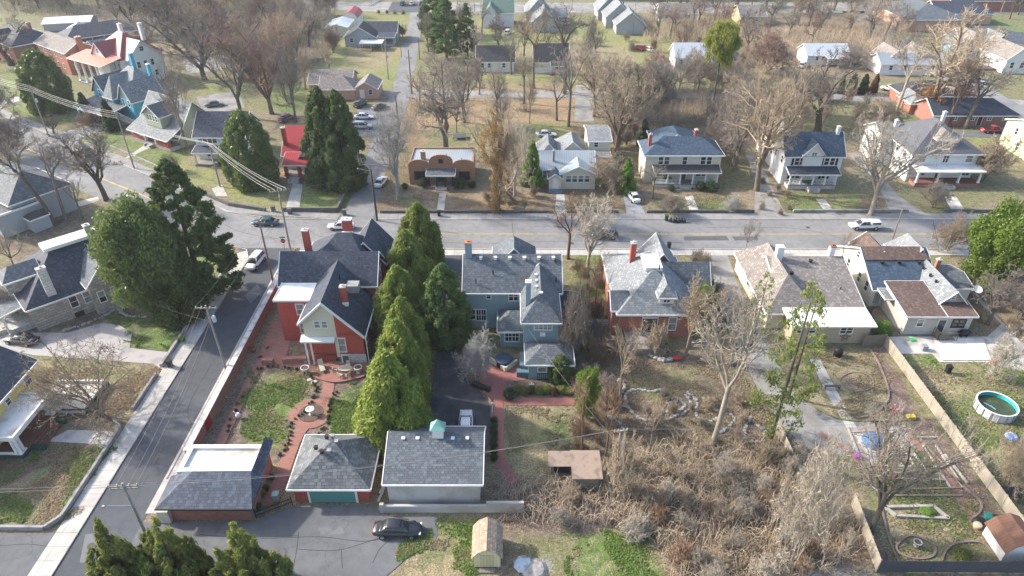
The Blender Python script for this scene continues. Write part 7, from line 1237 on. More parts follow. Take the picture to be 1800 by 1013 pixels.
gr('vine', 872, 374, 190, 46, 'dense tan vine wrapped round the tree right of the flat-roofed brick house', cat='vine', name='climbing_vine', trunk=False); gr('vine', 890, 352, 215, 34, 'tan vine on the pale tree just behind the vine-wrapped one', cat='vine', name='climbing_vine', trunk=False)
for kind, u, v, vt, sp, lb in (('thuja', 1438, 162, 135, 13, 'small yellowish thuja, first of the hedge row'), ('thuja', 1477, 164, 134, 14, 'dark thuja second of the hedge row, next to the first'), ('thuja', 1495, 165, 130, 20, 'dark thuja in the middle of the hedge row'), ('thuja', 1515, 165, 130, 20, 'dark thuja just left of the rust-brown one'), ('rust', 1534, 164, 130, 17, 'rust-brown dead thuja at the right end of the hedge row')):
    gr(kind, u, v, vt, sp, lb, 'thujas of the hedge row by the white houses', name='thuja')
gr('thuja', 1130, 255, 210, 24, 'dark conifer among bare trees behind the cream two-storey house', name='conifer'); gr('magy', 1230, 570, 495, 60, 'dark green shrub tree under the bare twigs by the gravel drive', name='evergreen_tree')
for (x, y, h, r, k, lb) in ((-34.4, 36.6, 10.6, 3.8, 'ced0', 'tallest olive-green cedar at the bottom left, by the utility pole'), (-30.0, 36.9, 10.0, 3.6, 'ced1', 'middle olive-green cedar at the bottom left'), (-23.4, 36.6, 9.8, 3.9, 'ced1', 'right-hand yellowish cedar at the bottom left, in front of the alley')): green(k, x, y, h, r, lb, 'cedars along the bottom edge', name='cedar')
for u, v, d, k, lb in ((1172, 318, 20, 'ball', 'dark round bush at the left of the arched porch'), (1232, 334, 18, 'ball', 'dark bush right of the porch steps of the cream two-storey house'), (1250, 336, 22, 'ball', 'dark wide bush under the right window of the cream two-storey house'), (808, 330, 22, 'ball', 'dark bush right of the brick house entrance with curved parapets'), (830, 330, 14, 'ball', 'smaller dark bush at the right corner of the flat-roofed brick house'), (744, 328, 18, 'ball', 'dark bush left of the slate roofed entrance'), (712, 332, 12, 'ball', 'small dark bush at the left corner of the flat-roofed brick house'),
    (1500, 446, 20, 'bally', 'golden round bush in front of the cream house'), (894, 700, 20, 'ball', 'dark end bush of the rusty hedge by the brick path'), (1180, 336, 12, 'ball', 'small bush under the left window of the cream two-storey house'), (648, 658, 8, 'ball', 'tiny round bush at the end of the brick terrace'), (320, 600, 12, 'ballg', 'green bush by the low wall on the magnolia lawn'), (478, 842, 11, 'ball', 'dark clipped bush beside the brick garage wall'), (468, 862, 12, 'ball', 'clipped bush nearest the alley gate'), (462, 870, 13, 'bally', 'yellow-green clipped bush between the dark ones'), (455, 893, 12, 'ball', 'dark bush behind the iron gate'), (1545, 586, 30, 'ballg', 'bright green bush at the end of the plank fence'), (1560, 590, 14, 'ballg', 'small green bush beside the white drainpipe')):
    x, y = G(u, v); r = d / 2 / PXM(y); green(k, x, y, r * 1.7, r, lb, cat='bush', name='round_bush', trunk=False)
for i in range(9):
    x, y = G(896 + i * 13, 692 - (i % 2) * 3); green('bally' if i % 3 else 'rust', x, y, .95 if i % 3 else .95, .62, 'rust and yellow bush of the low hedge behind the teal house', 'low hedge behind the teal house', 'bush', 'hedge_bush', False)
for i in range(7):
    x, y = G(868, 742 + i * 11); green('ball', x, y, .7, .45, 'small dark bush in the row between driveway and brick path', 'small bushes along the driveway', 'bush', 'round_bush', False)
for k_, pts in enumerate(([(455, 650), (500, 645), (545, 662), (556, 690), (540, 718), (515, 745), (505, 780), (495, 800)], [(590, 690), (580, 715), (575, 745), (560, 770), (600, 768)], [(425, 700), (410, 730), (400, 760)])):
    cc = curve([G(*p) for p in pts], 5)
    for i in range(0, len(cc), 1 if k_ < 2 else 2): green('bally' if (i + k_) % 4 == 0 else 'ball', cc[i][0] + rt.uniform(-.2, .2), cc[i][1] + rt.uniform(-.2, .2), rt.uniform(.25, .42), rt.uniform(.13, .22), 'tiny shrub in the mulch border around the bird bath lawns', 'tiny shrubs of the mulch borders', 'bush', 'round_bush', False)
gr('ballg', 850, 800, 790, 9, 'small green shrub behind the cupola garage', cat='bush', name='round_bush', trunk=False)

def litter(name, polys, n, size, m, label, cat, seed, tilt=.35, h=0.02):
    rg = np.random.default_rng(seed); out = []
    for poly in polys:
        p = np.array([G(*q) for q in poly]); k = n // len(polys) * 3; X0 = rg.uniform(p[:, 0].min(), p[:, 0].max(), k); Y0 = rg.uniform(p[:, 1].min(), p[:, 1].max(), k); ins = np.zeros(k, bool); X = X0 + 3 * (vnoise(X0, Y0, 2.2, 51) - .5); Y = Y0 + 3 * (vnoise(X0, Y0, 2.2, 52) - .5)
        for i in range(len(p)): a, b_ = p[i], p[(i + 1) % len(p)]; ins ^= ((a[1] > Y) != (b_[1] > Y)) & (X < (b_[0] - a[0]) * (Y - a[1]) / (b_[1] - a[1] + 1e-9) + a[0])
        keep = ins & (vnoise(X, Y, 4.0, seed + 9) + .35 * vnoise(X, Y, 1.2, seed + 3) > .45) & (vnoise(X, Y, 2.5, seed) > .35 + .3 * rg.random(k)); out.append(np.stack([X0[keep], Y0[keep]], 1)[:n // len(polys)])
    P = np.concatenate(out); n = len(P); P = np.concatenate([P, np.full((n, 1), h) + rg.random((n, 1)) * h], 1); nr = rg.normal(size=(n, 3)) * tilt; nr[:, 2] = 1; nr /= np.linalg.norm(nr, axis=1)[:, None]; t = rg.normal(size=(n, 3)); t -= nr * (t * nr).sum(1)[:, None]; t /= np.linalg.norm(t, axis=1)[:, None]; b_ = np.cross(nr, t); s_ = size * (.6 + .8 * rg.random(n))[:, None]
    V = np.stack([P - t * s_, P + b_ * s_ * .6, P + t * s_, P - b_ * s_ * .6], 1); V[:, :, 2] = np.maximum(V[:, :, 2], .012); me = bpy.data.meshes.new(name); me.vertices.add(n * 4); me.vertices.foreach_set('co', V.ravel().astype(np.float32)); me.loops.add(n * 4); me.loops.foreach_set('vertex_index', np.arange(n * 4, dtype=np.int32)); me.polygons.add(n); me.polygons.foreach_set('loop_start', np.arange(0, n * 4, 4, dtype=np.int32)); me.materials.append(m); me.update(calc_edges=True)
    tag(ob(name, me), label, cat, kind='stuff')
LIT = mat('fallen_leaf', (.5, .4, .29), .9, 'leaf', (.26, .17, .1), s=.8); GRT = mat('grass_tuft', (.21, .3, .075), .9, 'leaf', (.15, .22, .055), s=.8); GRD = mat('dry_tuft', (.42, .36, .23), .9, 'leaf', (.3, .25, .15), s=.8)
LP_ = [[(70, 645), (300, 650), (200, 760), (70, 765)], [(-60, 790), (205, 785), (130, 925), (-60, 925)], [(860, 840), (1530, 780), (1540, 1050), (860, 1050)], [(665, 330), (1100, 335), (1100, 376), (668, 378)], [(1080, 610), (1330, 620), (1370, 780), (1090, 800)], [(400, 650), (660, 645), (650, 780), (400, 800)]]
litter('fallen_leaves', LP_, 46000, .1, LIT, 'dead brown leaves strewn over lawns, beds and the thicket floor', 'fallen leaves', 5)
litter('grass_tufts', [[(430, 650), (548, 655), (500, 785), (430, 785)], [(590, 680), (650, 672), (650, 765), (585, 762)], [(182, 560), (345, 555), (310, 618), (225, 600)], [(-60, 790), (210, 785), (120, 925), (-60, 925)], [(1000, 930), (1180, 930), (1180, 1050), (980, 1050)], [(1540, 740), (1690, 840), (1740, 1000), (1550, 1000)], [(1575, 622), (1850, 640), (1900, 900), (1760, 880)], [(770, 905), (860, 905), (820, 1040), (700, 960)]], 26000, .13, GRT, 'green grass tufts in the lawns', 'grass', 6, tilt=.6, h=.04)
litter('dry_grass', [[(888, 714), (1010, 712), (1040, 840), (900, 832)], [(1395, 620), (1600, 620), (1560, 740), (1450, 730)], [(1575, 630), (1850, 640), (1900, 900), (1760, 880)], [(1540, 760), (1720, 840), (1740, 1000), (1550, 1000)], [(1080, 640), (1330, 640), (1360, 790), (1080, 800)], [(700, 950), (830, 930), (830, 1050), (720, 1050)], [(605, 30), (735, 30), (700, 165), (600, 165)], [(1140, 340), (1550, 340), (1580, 378), (1140, 378)]], 34000, .13, GRD, 'dry straw-coloured grass tufts in the yards', 'dry grass', 7, tilt=.5, h=.03)
# ---------------------------------------------------------------- fences and walls
def fence(name, label, pts, h=1.8, m=None, cat='fence', gap=.0, bw=.14, posts=2.4, rail=True, pm=None, off=.0):
    m = m or WOODL; o = thing(name, label, cat, (*pts[0], 0)); ox, oy = pts[0]
    for a, b_ in zip(pts, pts[1:]):
        a, b_ = Vector(a), Vector(b_); L_ = (b_ - a).length; d = (b_ - a) / L_; nn = Vector((-d.y, d.x)); M = MB(); n = max(1, int(L_ / posts))
        ang = math.atan2(d.y, d.x)
        for i in range(n):
            M = MB(); s0 = L_ * i / n + .06; s1 = L_ * (i + 1) / n - .06; k = max(1, int((s1 - s0) / (bw + gap)))
            for j in range(k):
                x0 = s0 + (s1 - s0) * j / k; x1 = s0 + (s1 - s0) * (j + 1) / k - gap - (.012 if not gap else 0); hh = h - .05 * ((j * 7 + i * 3) % 3) * .4; M.box(x0, -.015, .05, x1, .015, hh)
            if rail:
                for z in (.35, h - .4): M.box(s0, .018, z, s1, .06, z + .09)
            M.build('panel', m, o, (a.x - ox, a.y - oy, 0), ang)
        for i in range(n + 1):
            M = MB(); s0 = L_ * i / n; M.box(s0 - .055, -.05, 0, s0 + .055, .07, h + .06); M.build('post', pm or m, o, (a.x - ox, a.y - oy, 0), ang)
    return o
fence('wooden_fence', 'long pale plank fence running down the right side of the vegetable garden', [(50.6, 73.2), (50.6, 39.0)]); fence('wooden_fence', 'panel fence along the bottom edge of the vegetable garden, shade painted into its dark grey', [(34.4, 38.8), (56.5, 38.7)], m=WOODD)  # bottom fence: the shade on its face is put into the dark bluish planks
fence('wooden_fence', 'pale plank fence between thicket and gravel drive', [(30.7, 57.5), (30.9, 45.4)]); fence('wooden_fence', 'short leaning plank fence at the left corner of the vegetable garden', [(35.2, 46.5), (34.4, 38.9)]); fence('wooden_fence', 'weathered grey plank gate panel between beige bungalow and the long fence', [(47.6, 72.9), (50.4, 73.1)], m=WOOD, h=1.9)
fence('wooden_fence', 'dark plank fence beyond the long pale fence at the right edge', [(50.8, 47.6), (66, 47.2)], m=WOODD, h=1.7); fence('picket_fence', 'white picket fence between teal house and brick cottage', [(9.6, 77.4), (14.4, 77.6)], h=1.2, m=W_, gap=.08, bw=.09); fence('picket_fence', 'grey picket fence at the right edge beside the side yard', [(70, 74), (82, 74)], h=1.2, m=WOOD, gap=.06, bw=.1)
fence('picket_fence', 'short picket fence in the narrow passage left of the cream house', [(50.8, 80.6), (52.2, 80.6)], h=1.1, m=WOODD, gap=.08, bw=.08); fence('picket_fence', 'short grey picket fence beside the white drainpipe', [(52.4, 76.4), (54.0, 75.8)], h=1.0, m=WOOD, gap=.08, bw=.08)
fence('rail_fence', 'white rail fence at the top edge above the red barrel roof', [G(590, 9), G(632, 9)], h=1.3, m=W_, gap=.25, bw=.1); fence('rail_fence', 'white rail fence slanting beside the top street', [G(650, 11), G(672, -2)], h=1.3, m=W_, gap=.25, bw=.1)
fence('iron_gate', 'dark iron railing gate at the alley between the brick garages', [(-26.0, 44.9), (-22.8, 46.6)], h=1.3, m=BLK, gap=.12, bw=.03, rail=True, cat='gate')
def wall(name, label, pts, h, th, m, cap=None, capw=None, z0=-.05):
    o = thing(name, label, 'wall', (*pts[0], 0)); ox, oy = pts[0]; M = MB(); Cc = MB(); P = [Vector((p[0] - ox, p[1] - oy)) for p in pts]
    def run(MM, w_, a, b_, z0, z1, ext=0):
        d = (b_ - a).normalized(); k = Vector((-d.y, d.x)) * w_ / 2; a = a - d * ext; b_ = b_ + d * ext; MM.prism([(a + k)[:], (a - k)[:], (b_ - k)[:], (b_ + k)[:]], z0, z1)
    for i, (a, b_) in enumerate(zip(P, P[1:])): run(M, th, a, b_, z0, h - .001 * (i % 2)); 
    M.build('wall_body', m, o)
    if cap:
        for i, (a, b_) in enumerate(zip(P, P[1:])): run(Cc, capw or th + .12, a, b_, h + .002, h + .1 + .002 * (i % 2))
        Cc.build('wall_cap', cap, o)
    return o
wall('brick_wall', 'long red brick garden wall with worn white coping along the side street', [(-35.7, 52.4), (-35.7, 88)], 1.75, .35, WL['brick4'], mat('coping_worn', (.6, .58, .55), .85, 'stained', (.4, .37, .33), s=3), .75)
M = MB(); M.box(-35.5, 57.0, .05, -35.42, 58.4, 1.7); tag(M.build('garden_door', mat('door_red', (.3, .015, .012), .5)), 'bright red door set in the long brick garden wall', 'door')
LWH = mat('low_wall_grey', (.3, .295, .285), .9, 'stained', (.2, .195, .185), s=2)
wall('low_wall', 'low curved grey wall along the pavement of the magnolia lawn', [(-45.8, 68.6), (-45.8, 92), (-47.4, 97), (-51, 100)], .5, .35, LWH); wall('low_wall', 'low wall edging the upper leaf-strewn lawn of the yellow house', [(-45.8, 60.6), (-45.8, 67)], .45, .3, LWH); wall('low_wall', 'low wall edging the lower lawn and bending along the west alley', [(-47.2, 58.8), (-45.8, 57.4), (-45.8, 45), (-46.8, 43.6), (-90, 43.9)], .5, .3, LWH)
STW = mat('stone_wall_dark', (.17, .165, .16), .95, 'stone', (.11, .108, .1), s=.6)
wall('stone_wall', 'low dark stone wall in front of the leaf-covered yard of the flat-roofed brick house', [(-24.2, 112.3), (7.5, 112.4)], .5, .3, STW); wall('stone_wall', 'low dark stone wall along the bungalow yard', [(10, 112.4), (19.6, 112.4)], .45, .3, STW); wall('stone_wall', 'low dark stone wall below the lawns of the cream two-storey house', [(24.8, 112.4), (44.6, 112.5)], .5, .3, STW); wall('stone_wall', 'low pale stone wall below the lawn of the white two-storey house', [(51.8, 112.6), (73.0, 112.6)], .55, .35, LWH); wall('stone_wall', 'low dark stone wall below the foursquare house lawn', [(79.5, 112.6), (110, 112.6)], .55, .35, STW)
wall('stone_wall', 'dark stone wall round the lawn of the red roofed house', [(-42.2, 112.9), (-32.3, 112.9), (-32.0, 122), (-31.9, 132)], .8, .4, STW); wall('stone_wall', 'dark stone wall left of the path to the red roofed house', [(-62.5, 122), (-53, 115.2), (-45.5, 112.9)], .7, .4, STW); wall('stone_wall', 'low pale wall edging the lawns along the angled street', [(-100, 151.6), (-82, 139), (-66.5, 127.2)], .35, .3, LWH)
for (u, v, nm) in ((483, 370, 'left'), (512, 374, 'right')): pass
for u, v, lb in ((481, 372, 'small stone gate pier left of the path to the red roofed house'), (510, 376, 'small stone gate pier right of the path to the red roofed house'), (606, 378, 'stone corner pier at the north road junction')):
    x, y = G(u, v); M = MB(); M.box(-.3, -.3, 0, .3, .3, 1.0); M.box(-.36, -.36, 1.0, .36, .36, 1.12); tag(M.build('stone_pier', STW, None, (x, y, 0)), lb, 'pier')
# edging in the gardens
EDG = mat('edging_brick', (.26, .19, .16), .9); EDP = mat('edging_pale', (.4, .37, .33), .9, 'plain', (.28, .26, .23), s=3)
def edge(px, m=EDG, closed=False, h=.14, wd=.2, smooth=True):
    p = [G(*q) for q in px]; p = curve(p, 6, closed) if smooth else p; kerb('garden_edging', p, h, wd, m, closed)
edge([(1575, 962), (1600, 942), (1640, 958), (1641, 976), (1620, 983), (1590, 978)], closed=True); edge([(1555, 893), (1640, 891), (1667, 913), (1575, 908)], EDP, True, .25, .3, False)
edge([(1655, 985), (1665, 965), (1685, 955), (1725, 955), (1760, 985)]); edge([(1530, 615), (1545, 640), (1562, 690), (1552, 715), (1530, 730), (1510, 735)]); edge([(1478, 665), (1500, 655), (1530, 662), (1534, 680), (1510, 688), (1485, 680)], EDG, True, .08, .14)
edge([(1398, 690), (1430, 715), (1480, 738), (1560, 740), (1600, 738)], mat('edging_mossy', (.2, .2, .08), .95)); edge([(1490, 752), (1530, 850), (1548, 870)], EDP, smooth=False); edge([(1545, 820), (1660, 822)], EDP, smooth=False); edge([(1550, 862), (1690, 858)], EDG, smooth=False); edge([(1622, 783), (1670, 857)], EDP, smooth=False); edge([(1645, 783), (1693, 858)], EDP, smooth=False); edge([(1600, 752), (1690, 852), (1722, 880), (1722, 900), (1705, 915), (1710, 925)], EDG); edge([(1600, 820), (1640, 822)], EDP, smooth=False)
edge([(1560, 832), (1640, 834)], EDP, False, .2, .2, False); edge([(1585, 842), (1660, 845)], EDP, False, .2, .2, False); edge([(1600, 790), (1630, 832)], EDP, False, .2, .2, False); edge([(1612, 770), (1648, 770)], EDP, False, .2, .2, False); edge([(1540, 756), (1556, 812)], EDP, False, .15, .2, False); edge([(1660, 800), (1700, 850)], EDP, False, .2, .2, False); edge([(1560, 872), (1690, 872)], EDG, False, .15, .2, False)
edge([(1545, 868), (1560, 940), (1585, 1000)], EDG); edge([(1500, 760), (1600, 755)], EDP, smooth=False); edge([(1570, 752), (1605, 818)], EDP, smooth=False)
edge([(536, 648), (545, 660), (580, 672), (612, 670), (645, 660), (655, 645)], BRICKP, h=.22, wd=.25); edge([(850, 690), (864, 715), (866, 800)], BRICKP, h=.25, wd=.2)
# rocks that ring the beds
ROCK = []
for s_ in range(3):
    rg = random.Random(s_); M = MB(); M.lathe([(0, 0), (.2, .0), (.24, .09), (.17, .2), (0, .23)], 7); M.v = [(x * rg.uniform(.8, 1.2) + .0, y * rg.uniform(.8, 1.2), z) for x, y, z in M.v]; ROCK.append(M.mesh('rock', mat('rock_white', (.42, .41, .39), .9, 'plain', (.22, .21, .2), s=3)))
def rocks(px, closed=False, label='white rock edging the curved beds behind the brick cottage', group='white rocks edging the curved beds', k=8, s_=.85):
    for x, y in curve([G(*q) for q in px], k, closed):
        r = ob('rock', ROCK[rt.randrange(3)], None, (x + rt.uniform(-.1, .1), y + rt.uniform(-.1, .1), -.02), rt.random() * 6); z = s_ * rt.uniform(.7, 1.35); r.scale = (z, z, z); tag(r, label, 'rock', group)
rocks([(1170, 685), (1140, 688), (1112, 686), (1099, 700), (1107, 720), (1130, 738), (1165, 738), (1200, 728), (1216, 712), (1205, 695)]); rocks([(1172, 710), (1195, 706), (1203, 715), (1190, 725), (1165, 722)], k=5); rocks([(1208, 690), (1225, 705), (1224, 730), (1240, 740), (1260, 738)], k=6); rocks([(1235, 700), (1250, 715), (1262, 722), (1290, 735), (1270, 760), (1262, 750)], k=6); rocks([(1320, 735), (1310, 750), (1312, 772), (1335, 778), (1345, 760), (1330, 748)], k=6)
rocks([(1070, 735), (1085, 740), (1095, 758), (1085, 775)], k=5); rocks([(1142, 626), (1165, 634), (1180, 632)], k=4, label='white rock in the short line below the deck', group='white rocks below the deck', s_=1.4)
for i in range(26):
    x, y = G(1070 + rt.uniform(0, 32), 668 + rt.uniform(0, 50)); r = ob('rock', ROCK[i % 3], None, (x, y, rt.uniform(0, .2)), rt.random() * 6); r.scale = (1.2, .9, .8); tag(r, 'flat pale stone in the heap between teal house and brick cottage', 'rock', 'heap of pale stones')
for i in range(22):
    x, y = G(1045 + rt.uniform(0, 28), 604 + rt.uniform(0, 22)); r = ob('rock', ROCK[i % 3], None, (x, y, rt.uniform(0, .1)), rt.random() * 6); r.scale = (1, .8, .7); tag(r, 'small grey stone in the rockery left of the raised deck', 'rock', 'rockery left of the deck')
rocks([(112, 582), (150, 570), (190, 552), (208, 543), (212, 548), (225, 556), (255, 558)], label='pale stone edging the bed of the limestone house', group='pale stones edging the limestone house bed', k=7, s_=.9)
# ---------------------------------------------------------------- poles and wires
WPOLE = mat('pole_wood', (.26, .19, .14), .9, 'plain', (.18, .14, .11), s=2); WPG = mat('pole_grey_wood', (.3, .28, .25), .9, 'plain', (.22, .2, .18), s=2); WPD = mat('pole_dark_wood', (.06, .05, .045), .9); INS = mat('insulator', (.5, .5, .48), .4); WIRE = mat('wire', (.3, .3, .3), .5); WIREP = mat('wire_pale', (.25, .245, .235), .5)
WIREB = mat('wire_bright', (.55, .54, .48), .5)
TOPS = {}
def pole(key, x, y, h, label, m=WPG, arms=(), tr=None, lamp=None, lean=(0, 0), r=.17, arm_z=.35):
    o = thing('utility_pole', label, 'utility pole', (x, y, 0)); M = MB(); M.tube((0, 0, 0), (lean[0], lean[1], h), r, r * .62, n=10); M.build('pole', m, o); pts = []
    for az, ang, L_ in arms:
        cx, cy = lean[0] * az / h, lean[1] * az / h; A = MB(); A.box(-L_ / 2, -.06, -.07, L_ / 2, .06, .07); a = A.build('crossarm', WPG, o, (cx, cy + .0, az), R_(ang))
        for t in (-.46, -.2, .2, .46):
            I = MB(); I.tube((t * L_, 0, .07), (t * L_, 0, .28), .06, n=6); I.build('insulator', INS, a); pts.append((x + cx + math.cos(R_(ang)) * t * L_, y + cy + math.sin(R_(ang)) * t * L_, az + .28))
    if tr is not None: T = MB(); T.lathe([(0, 0), (.24, 0), (.24, .75), (.15, .85), (0, .87)], 12); T.build('transformer', mat('transformer_grey', (.5, .52, .52), .4), o, (.36, 0, tr)); 
    if lamp:
        z, dx, dy = lamp; A = MB(); A.tube((0, 0, z), (dx * .8, dy * .8, z + .35), .04, n=6); a = A.build('lamp_arm', GRY, o); Lm = MB(); Lm.box(dx * .8 - .15, dy * .8 - .12, z + .28, dx + .15, dy + .12, z + .42); Lm.build('lamp_head', GRY, a)
    if not pts: pts = [(x + lean[0], y + lean[1], h - d) for d in (.1, .5, 1.0, 1.4)]
    TOPS[key] = pts; TOPS[key + 'm'] = [(x + lean[0] * .7, y + lean[1] * .7, h * q) for q in (.78, .72, .68)]; return o
def polep(key, u, v, vt, label, **k): x, y = G(u, v); return pole(key, x, y, HT(u, v, vt), label, **k)
polep('a', 401, 660, 537, 'weathered pole with crossarm and transformer beside the brick garden wall', arms=[(10.6, 0, 2.6)], tr=8.6, lean=(-.2, 0)); polep('b', 482, 503, 387, 'brown pole at the left corner of the red brick house', m=WPOLE, arms=[(11.0, 0, 1.6)]); polep('c', 512, 446, 330, 'pole with double crossarm by the stop sign at the intersection', arms=[(11.4, 20, 2.6), (10.7, 110, 2.2)])
polep('d', 663, 388, 297, 'black pole with a street lamp arm at the north road junction', m=WPD, lamp=(9.6, -2.6, .3), r=.2); polep('e', 1565, 430, 368, 'short brown pole on the near verge right of the white pickup', m=WPOLE, r=.14); polep('f', 1078, 865, 757, 'pole with a white transformer standing in the thicket', m=mat('pole_tan_wood', (.36, .3, .23), .9), arms=[(9.0, 10, 1.4)], tr=6.6)
pole('g', -34.2, 40.4, 10.6, 'pole with double crossarm and street lamp rising behind the bottom left cedars', arms=[(10.2, 4, 2.6), (9.9, 4, 2.6)], lamp=(7.6, -2.6, -.4))
polep('h', 236, 296, 196, 'grey leaning pole on the verge before the craftsman bungalow'); polep('i', 86, 240, 150, 'tall pole with transformer on the verge at the far left', tr=8); polep('j', 387, 328, 258, 'pole beside the path of the navy roofed house', arms=[(8.8, -30, 2.0)]); polep('k', 683, 140, 60, 'white-grey tall pole on the grass left of the north road', m=WPG, tr=6); polep('l', 724, 165, 88, 'dark pole on the right side of the north road', m=WPD, arms=[(9.4, 0, 1.6)]); polep('m', 700, 218, 168, 'dark pole with a long crossarm by the parked white sedan', m=WPD, arms=[(7.6, 5, 2.6)])
polep('n', 738, 105, 66, 'thin pole far up the right side of the north road', m=WPD, r=.12); polep('o', 706, 100, 85, 'short dark post at the drive of the grey house', m=WPD, r=.1); polep('p', 1622, 170, 110, 'thin grey pole beside the diagonal road', r=.12); polep('q', 1758, 24, -20, 'thin pole in the upper right corner', r=.14); polep('r', 1112, 62, 2, 'thin pole between the grey stepped houses at the top', r=.12)
def wire(a, b_, sag=.5, label=None, group=None, r=.022, m=None):
    r *= .45
    a, b_ = Vector(a), Vector(b_); n = 10; pts = [a.lerp(b_, i / n) - Vector((0, 0, 4 * sag * (i / n) * (1 - i / n))) for i in range(n + 1)]
    tag(ob('utility_wire', tubes_mesh('utility_wire', [(pts, [r] * (n + 1), 4)], m or WIREP)), label, 'wire', group)
def span(k1, k2, lb, idx=(0, 1, 3), sag=.8, g=None, **q):
    for i in idx: wire(TOPS[k1][i], TOPS[k2][min(i, len(TOPS[k2]) - 1)], sag, lb, g or lb[:60], **q)
span('g', 'a', 'wire running up the side street from the bottom pole to the transformer pole', (0, 1, 2, 3)); span('a', 'b', 'wire above the side street between the wall pole and the brown pole', (0, 3)); span('b', 'c', 'wire between the brown pole and the pole by the stop sign', (0, 3)); span('c', 'j', 'wire above the intersection towards the navy roofed house', (0, 1, 2, 3), r=.065, m=WIREB); span('j', 'h', 'wire above the angled street past the craftsman bungalow', (0, 1, 2, 3), r=.065, m=WIREB); span('h', 'i', 'wire above the lawns of the angled street', (0, 1, 2, 3), r=.065, m=WIREB)
for i in range(4): q = TOPS['i'][i]; wire(q, (q[0] - 40, q[1] + 26, q[2]), .8, 'wire leaving the picture at the left above the angled street', 'wires leaving left above the angled street', .065, WIREB)
for k1, k2 in (('gm', 'am'), ('am', 'bm'), ('bm', 'cm')):
    for i in range(2): wire(TOPS[k1][i], TOPS[k2][i], .7, 'dark cable slung low along the side street', 'dark cables along the side street', .035, mat('cable_black', (.03, .03, .03), .6))
for i in (1, 5, 7): q = TOPS['g'][i]; wire(q, (q[0] - 45, q[1] + .5 - i * .1, q[2] - .3), .9, 'wire crossing the bottom left lawns to the left edge', 'wires crossing the bottom left lawns', .03)
for i, j in ((3, 0), (7, 1), (6, 2)): wire(TOPS['g'][i], TOPS['f'][j], 1.2, 'long wire crossing in front of the garages to the transformer pole', 'long wires in front of the garages', .028)
for j in (0, 2): q = TOPS['f'][j]; wire(q, (q[0] + 60, q[1] + 4, q[2]), 1, 'thin wire running right above the thicket', 'wires above the thicket', .02)
for j in (1, 3): q = TOPS['f'][j]; wire(q, (q[0] + 0 - (j - 1) * 4, q[1] - 26, q[2]), .6, 'pale wire dropping towards the bottom edge from the transformer pole', 'pale wires towards the bottom edge', .024)
wire(TOPS['fm'][0], (2.0, 70.2, 5.2), .6, 'pale service wire from the transformer pole to the teal house', None, .03); wire(TOPS['d'][0], TOPS['c'][3], .8, 'wire crossing the lawn of the red roofed house', None, .025); wire(TOPS['m'][0], TOPS['d'][1], .8, 'wire along the lower north road', None, .02); wire(TOPS['l'][0], TOPS['m'][1], .8, 'wire along the middle north road', None, .02); wire(TOPS['am'][0], (-55.8, 80.6, 4.6), .6, 'thin service wire from the wall pole to the limestone house', None, .02)
# ---------------------------------------------------------------- vehicles
car('suv', 'white', 450, 466, -98, 'white suv with sunroof driving down the side street'); car('sedan', 'teal', 467, 395, 180, 'dark teal sedan on the main street left of the white one'); car('sedan', 'white', 600, 402, 180, 'white sedan on the main street behind the brick chimney'); car('sedan', 'white', 670, 324, 80, 'white sedan on the lower part of the north road'); car('suv', 'darkgrey', 1062, 418, 180, 'dark grey suv on the main street behind bare twigs'); car('pickup_cap', 'white', 1518, 402, 180, 'white pickup with a white bed cap on the main street')
car('sedan', 'white', 1113, 350, 100, 'white car parked on the drive of the cream bungalow'); car('sedan', 'white', 960, 240, 0, 'white sedan parked on the grass behind the cream bungalow'); car('sedan', 'white', 640, 209, 0, 'white sedan parked beside the tall conifer pair'); car('suv', 'silver', 638, 226, 0, 'silver suv nose out beside the tall conifer pair'); car('sedan', 'darkgrey', 667, 191, 60, 'dark sedan parked on the yard of the peach house'); car('suv', 'black', 634, 187, 70, 'black suv half hidden beside the peach house')
car('suv', 'maroon', 505, 212, 65, 'maroon suv parked behind the red roofed house'); car('suv', 'darkgrey', 150, 271, 146, 'dark suv driving on the angled street'); car('sedan', 'black', 40, 602, 170, 'dark green-black sedan parked beside the limestone house'); car('sedan', 'black', 700, 936, 0, 'black sedan parked on the alley before the garages'); car('sedan', 'white', 819, 752, 92, 'white convertible parked behind the cupola garage')
car('pickup', 'red', 1744, 233, 0, 'bright red pickup parked behind the brick ranch'); car('sedan', 'silver', 1790, 233, 180, 'silver sedan nose to nose with the red pickup'); car('sedan', 'grey', 378, 187, 20, 'grey car on the gravel yard behind the navy roofed house'); car('suv', 'darkgrey', 708, 9, 90, 'dark suv in the top parking area, leftmost of three'); car('sedan', 'silver', 724, 9, 90, 'pale car in the middle of the three at the top parking area'); car('suv', 'black', 742, 9, 90, 'black suv in the top parking area, rightmost of three')
car('suv', 'white', 990, 44, 175, 'white suv beside the grey gabled house'); car('sedan', 'silver', 992, 56, 175, 'silver sedan parked below the white suv'); car('pickup', 'red', 1162, 106, 110, 'red pickup on the gravel beside the silver roofed house'); car('sedan', 'white', 1140, 90, 120, 'white car parked above the red pickup'); car('suv', 'red', 1122, 88, 150, 'red suv behind bare twigs left of the silver roofed house'); car('sedan', 'red', 872, 50, 0, 'red car behind the white barn-like house'); car('suv', 'white', 893, 60, 80, 'white van-like suv beside the barn-like house')
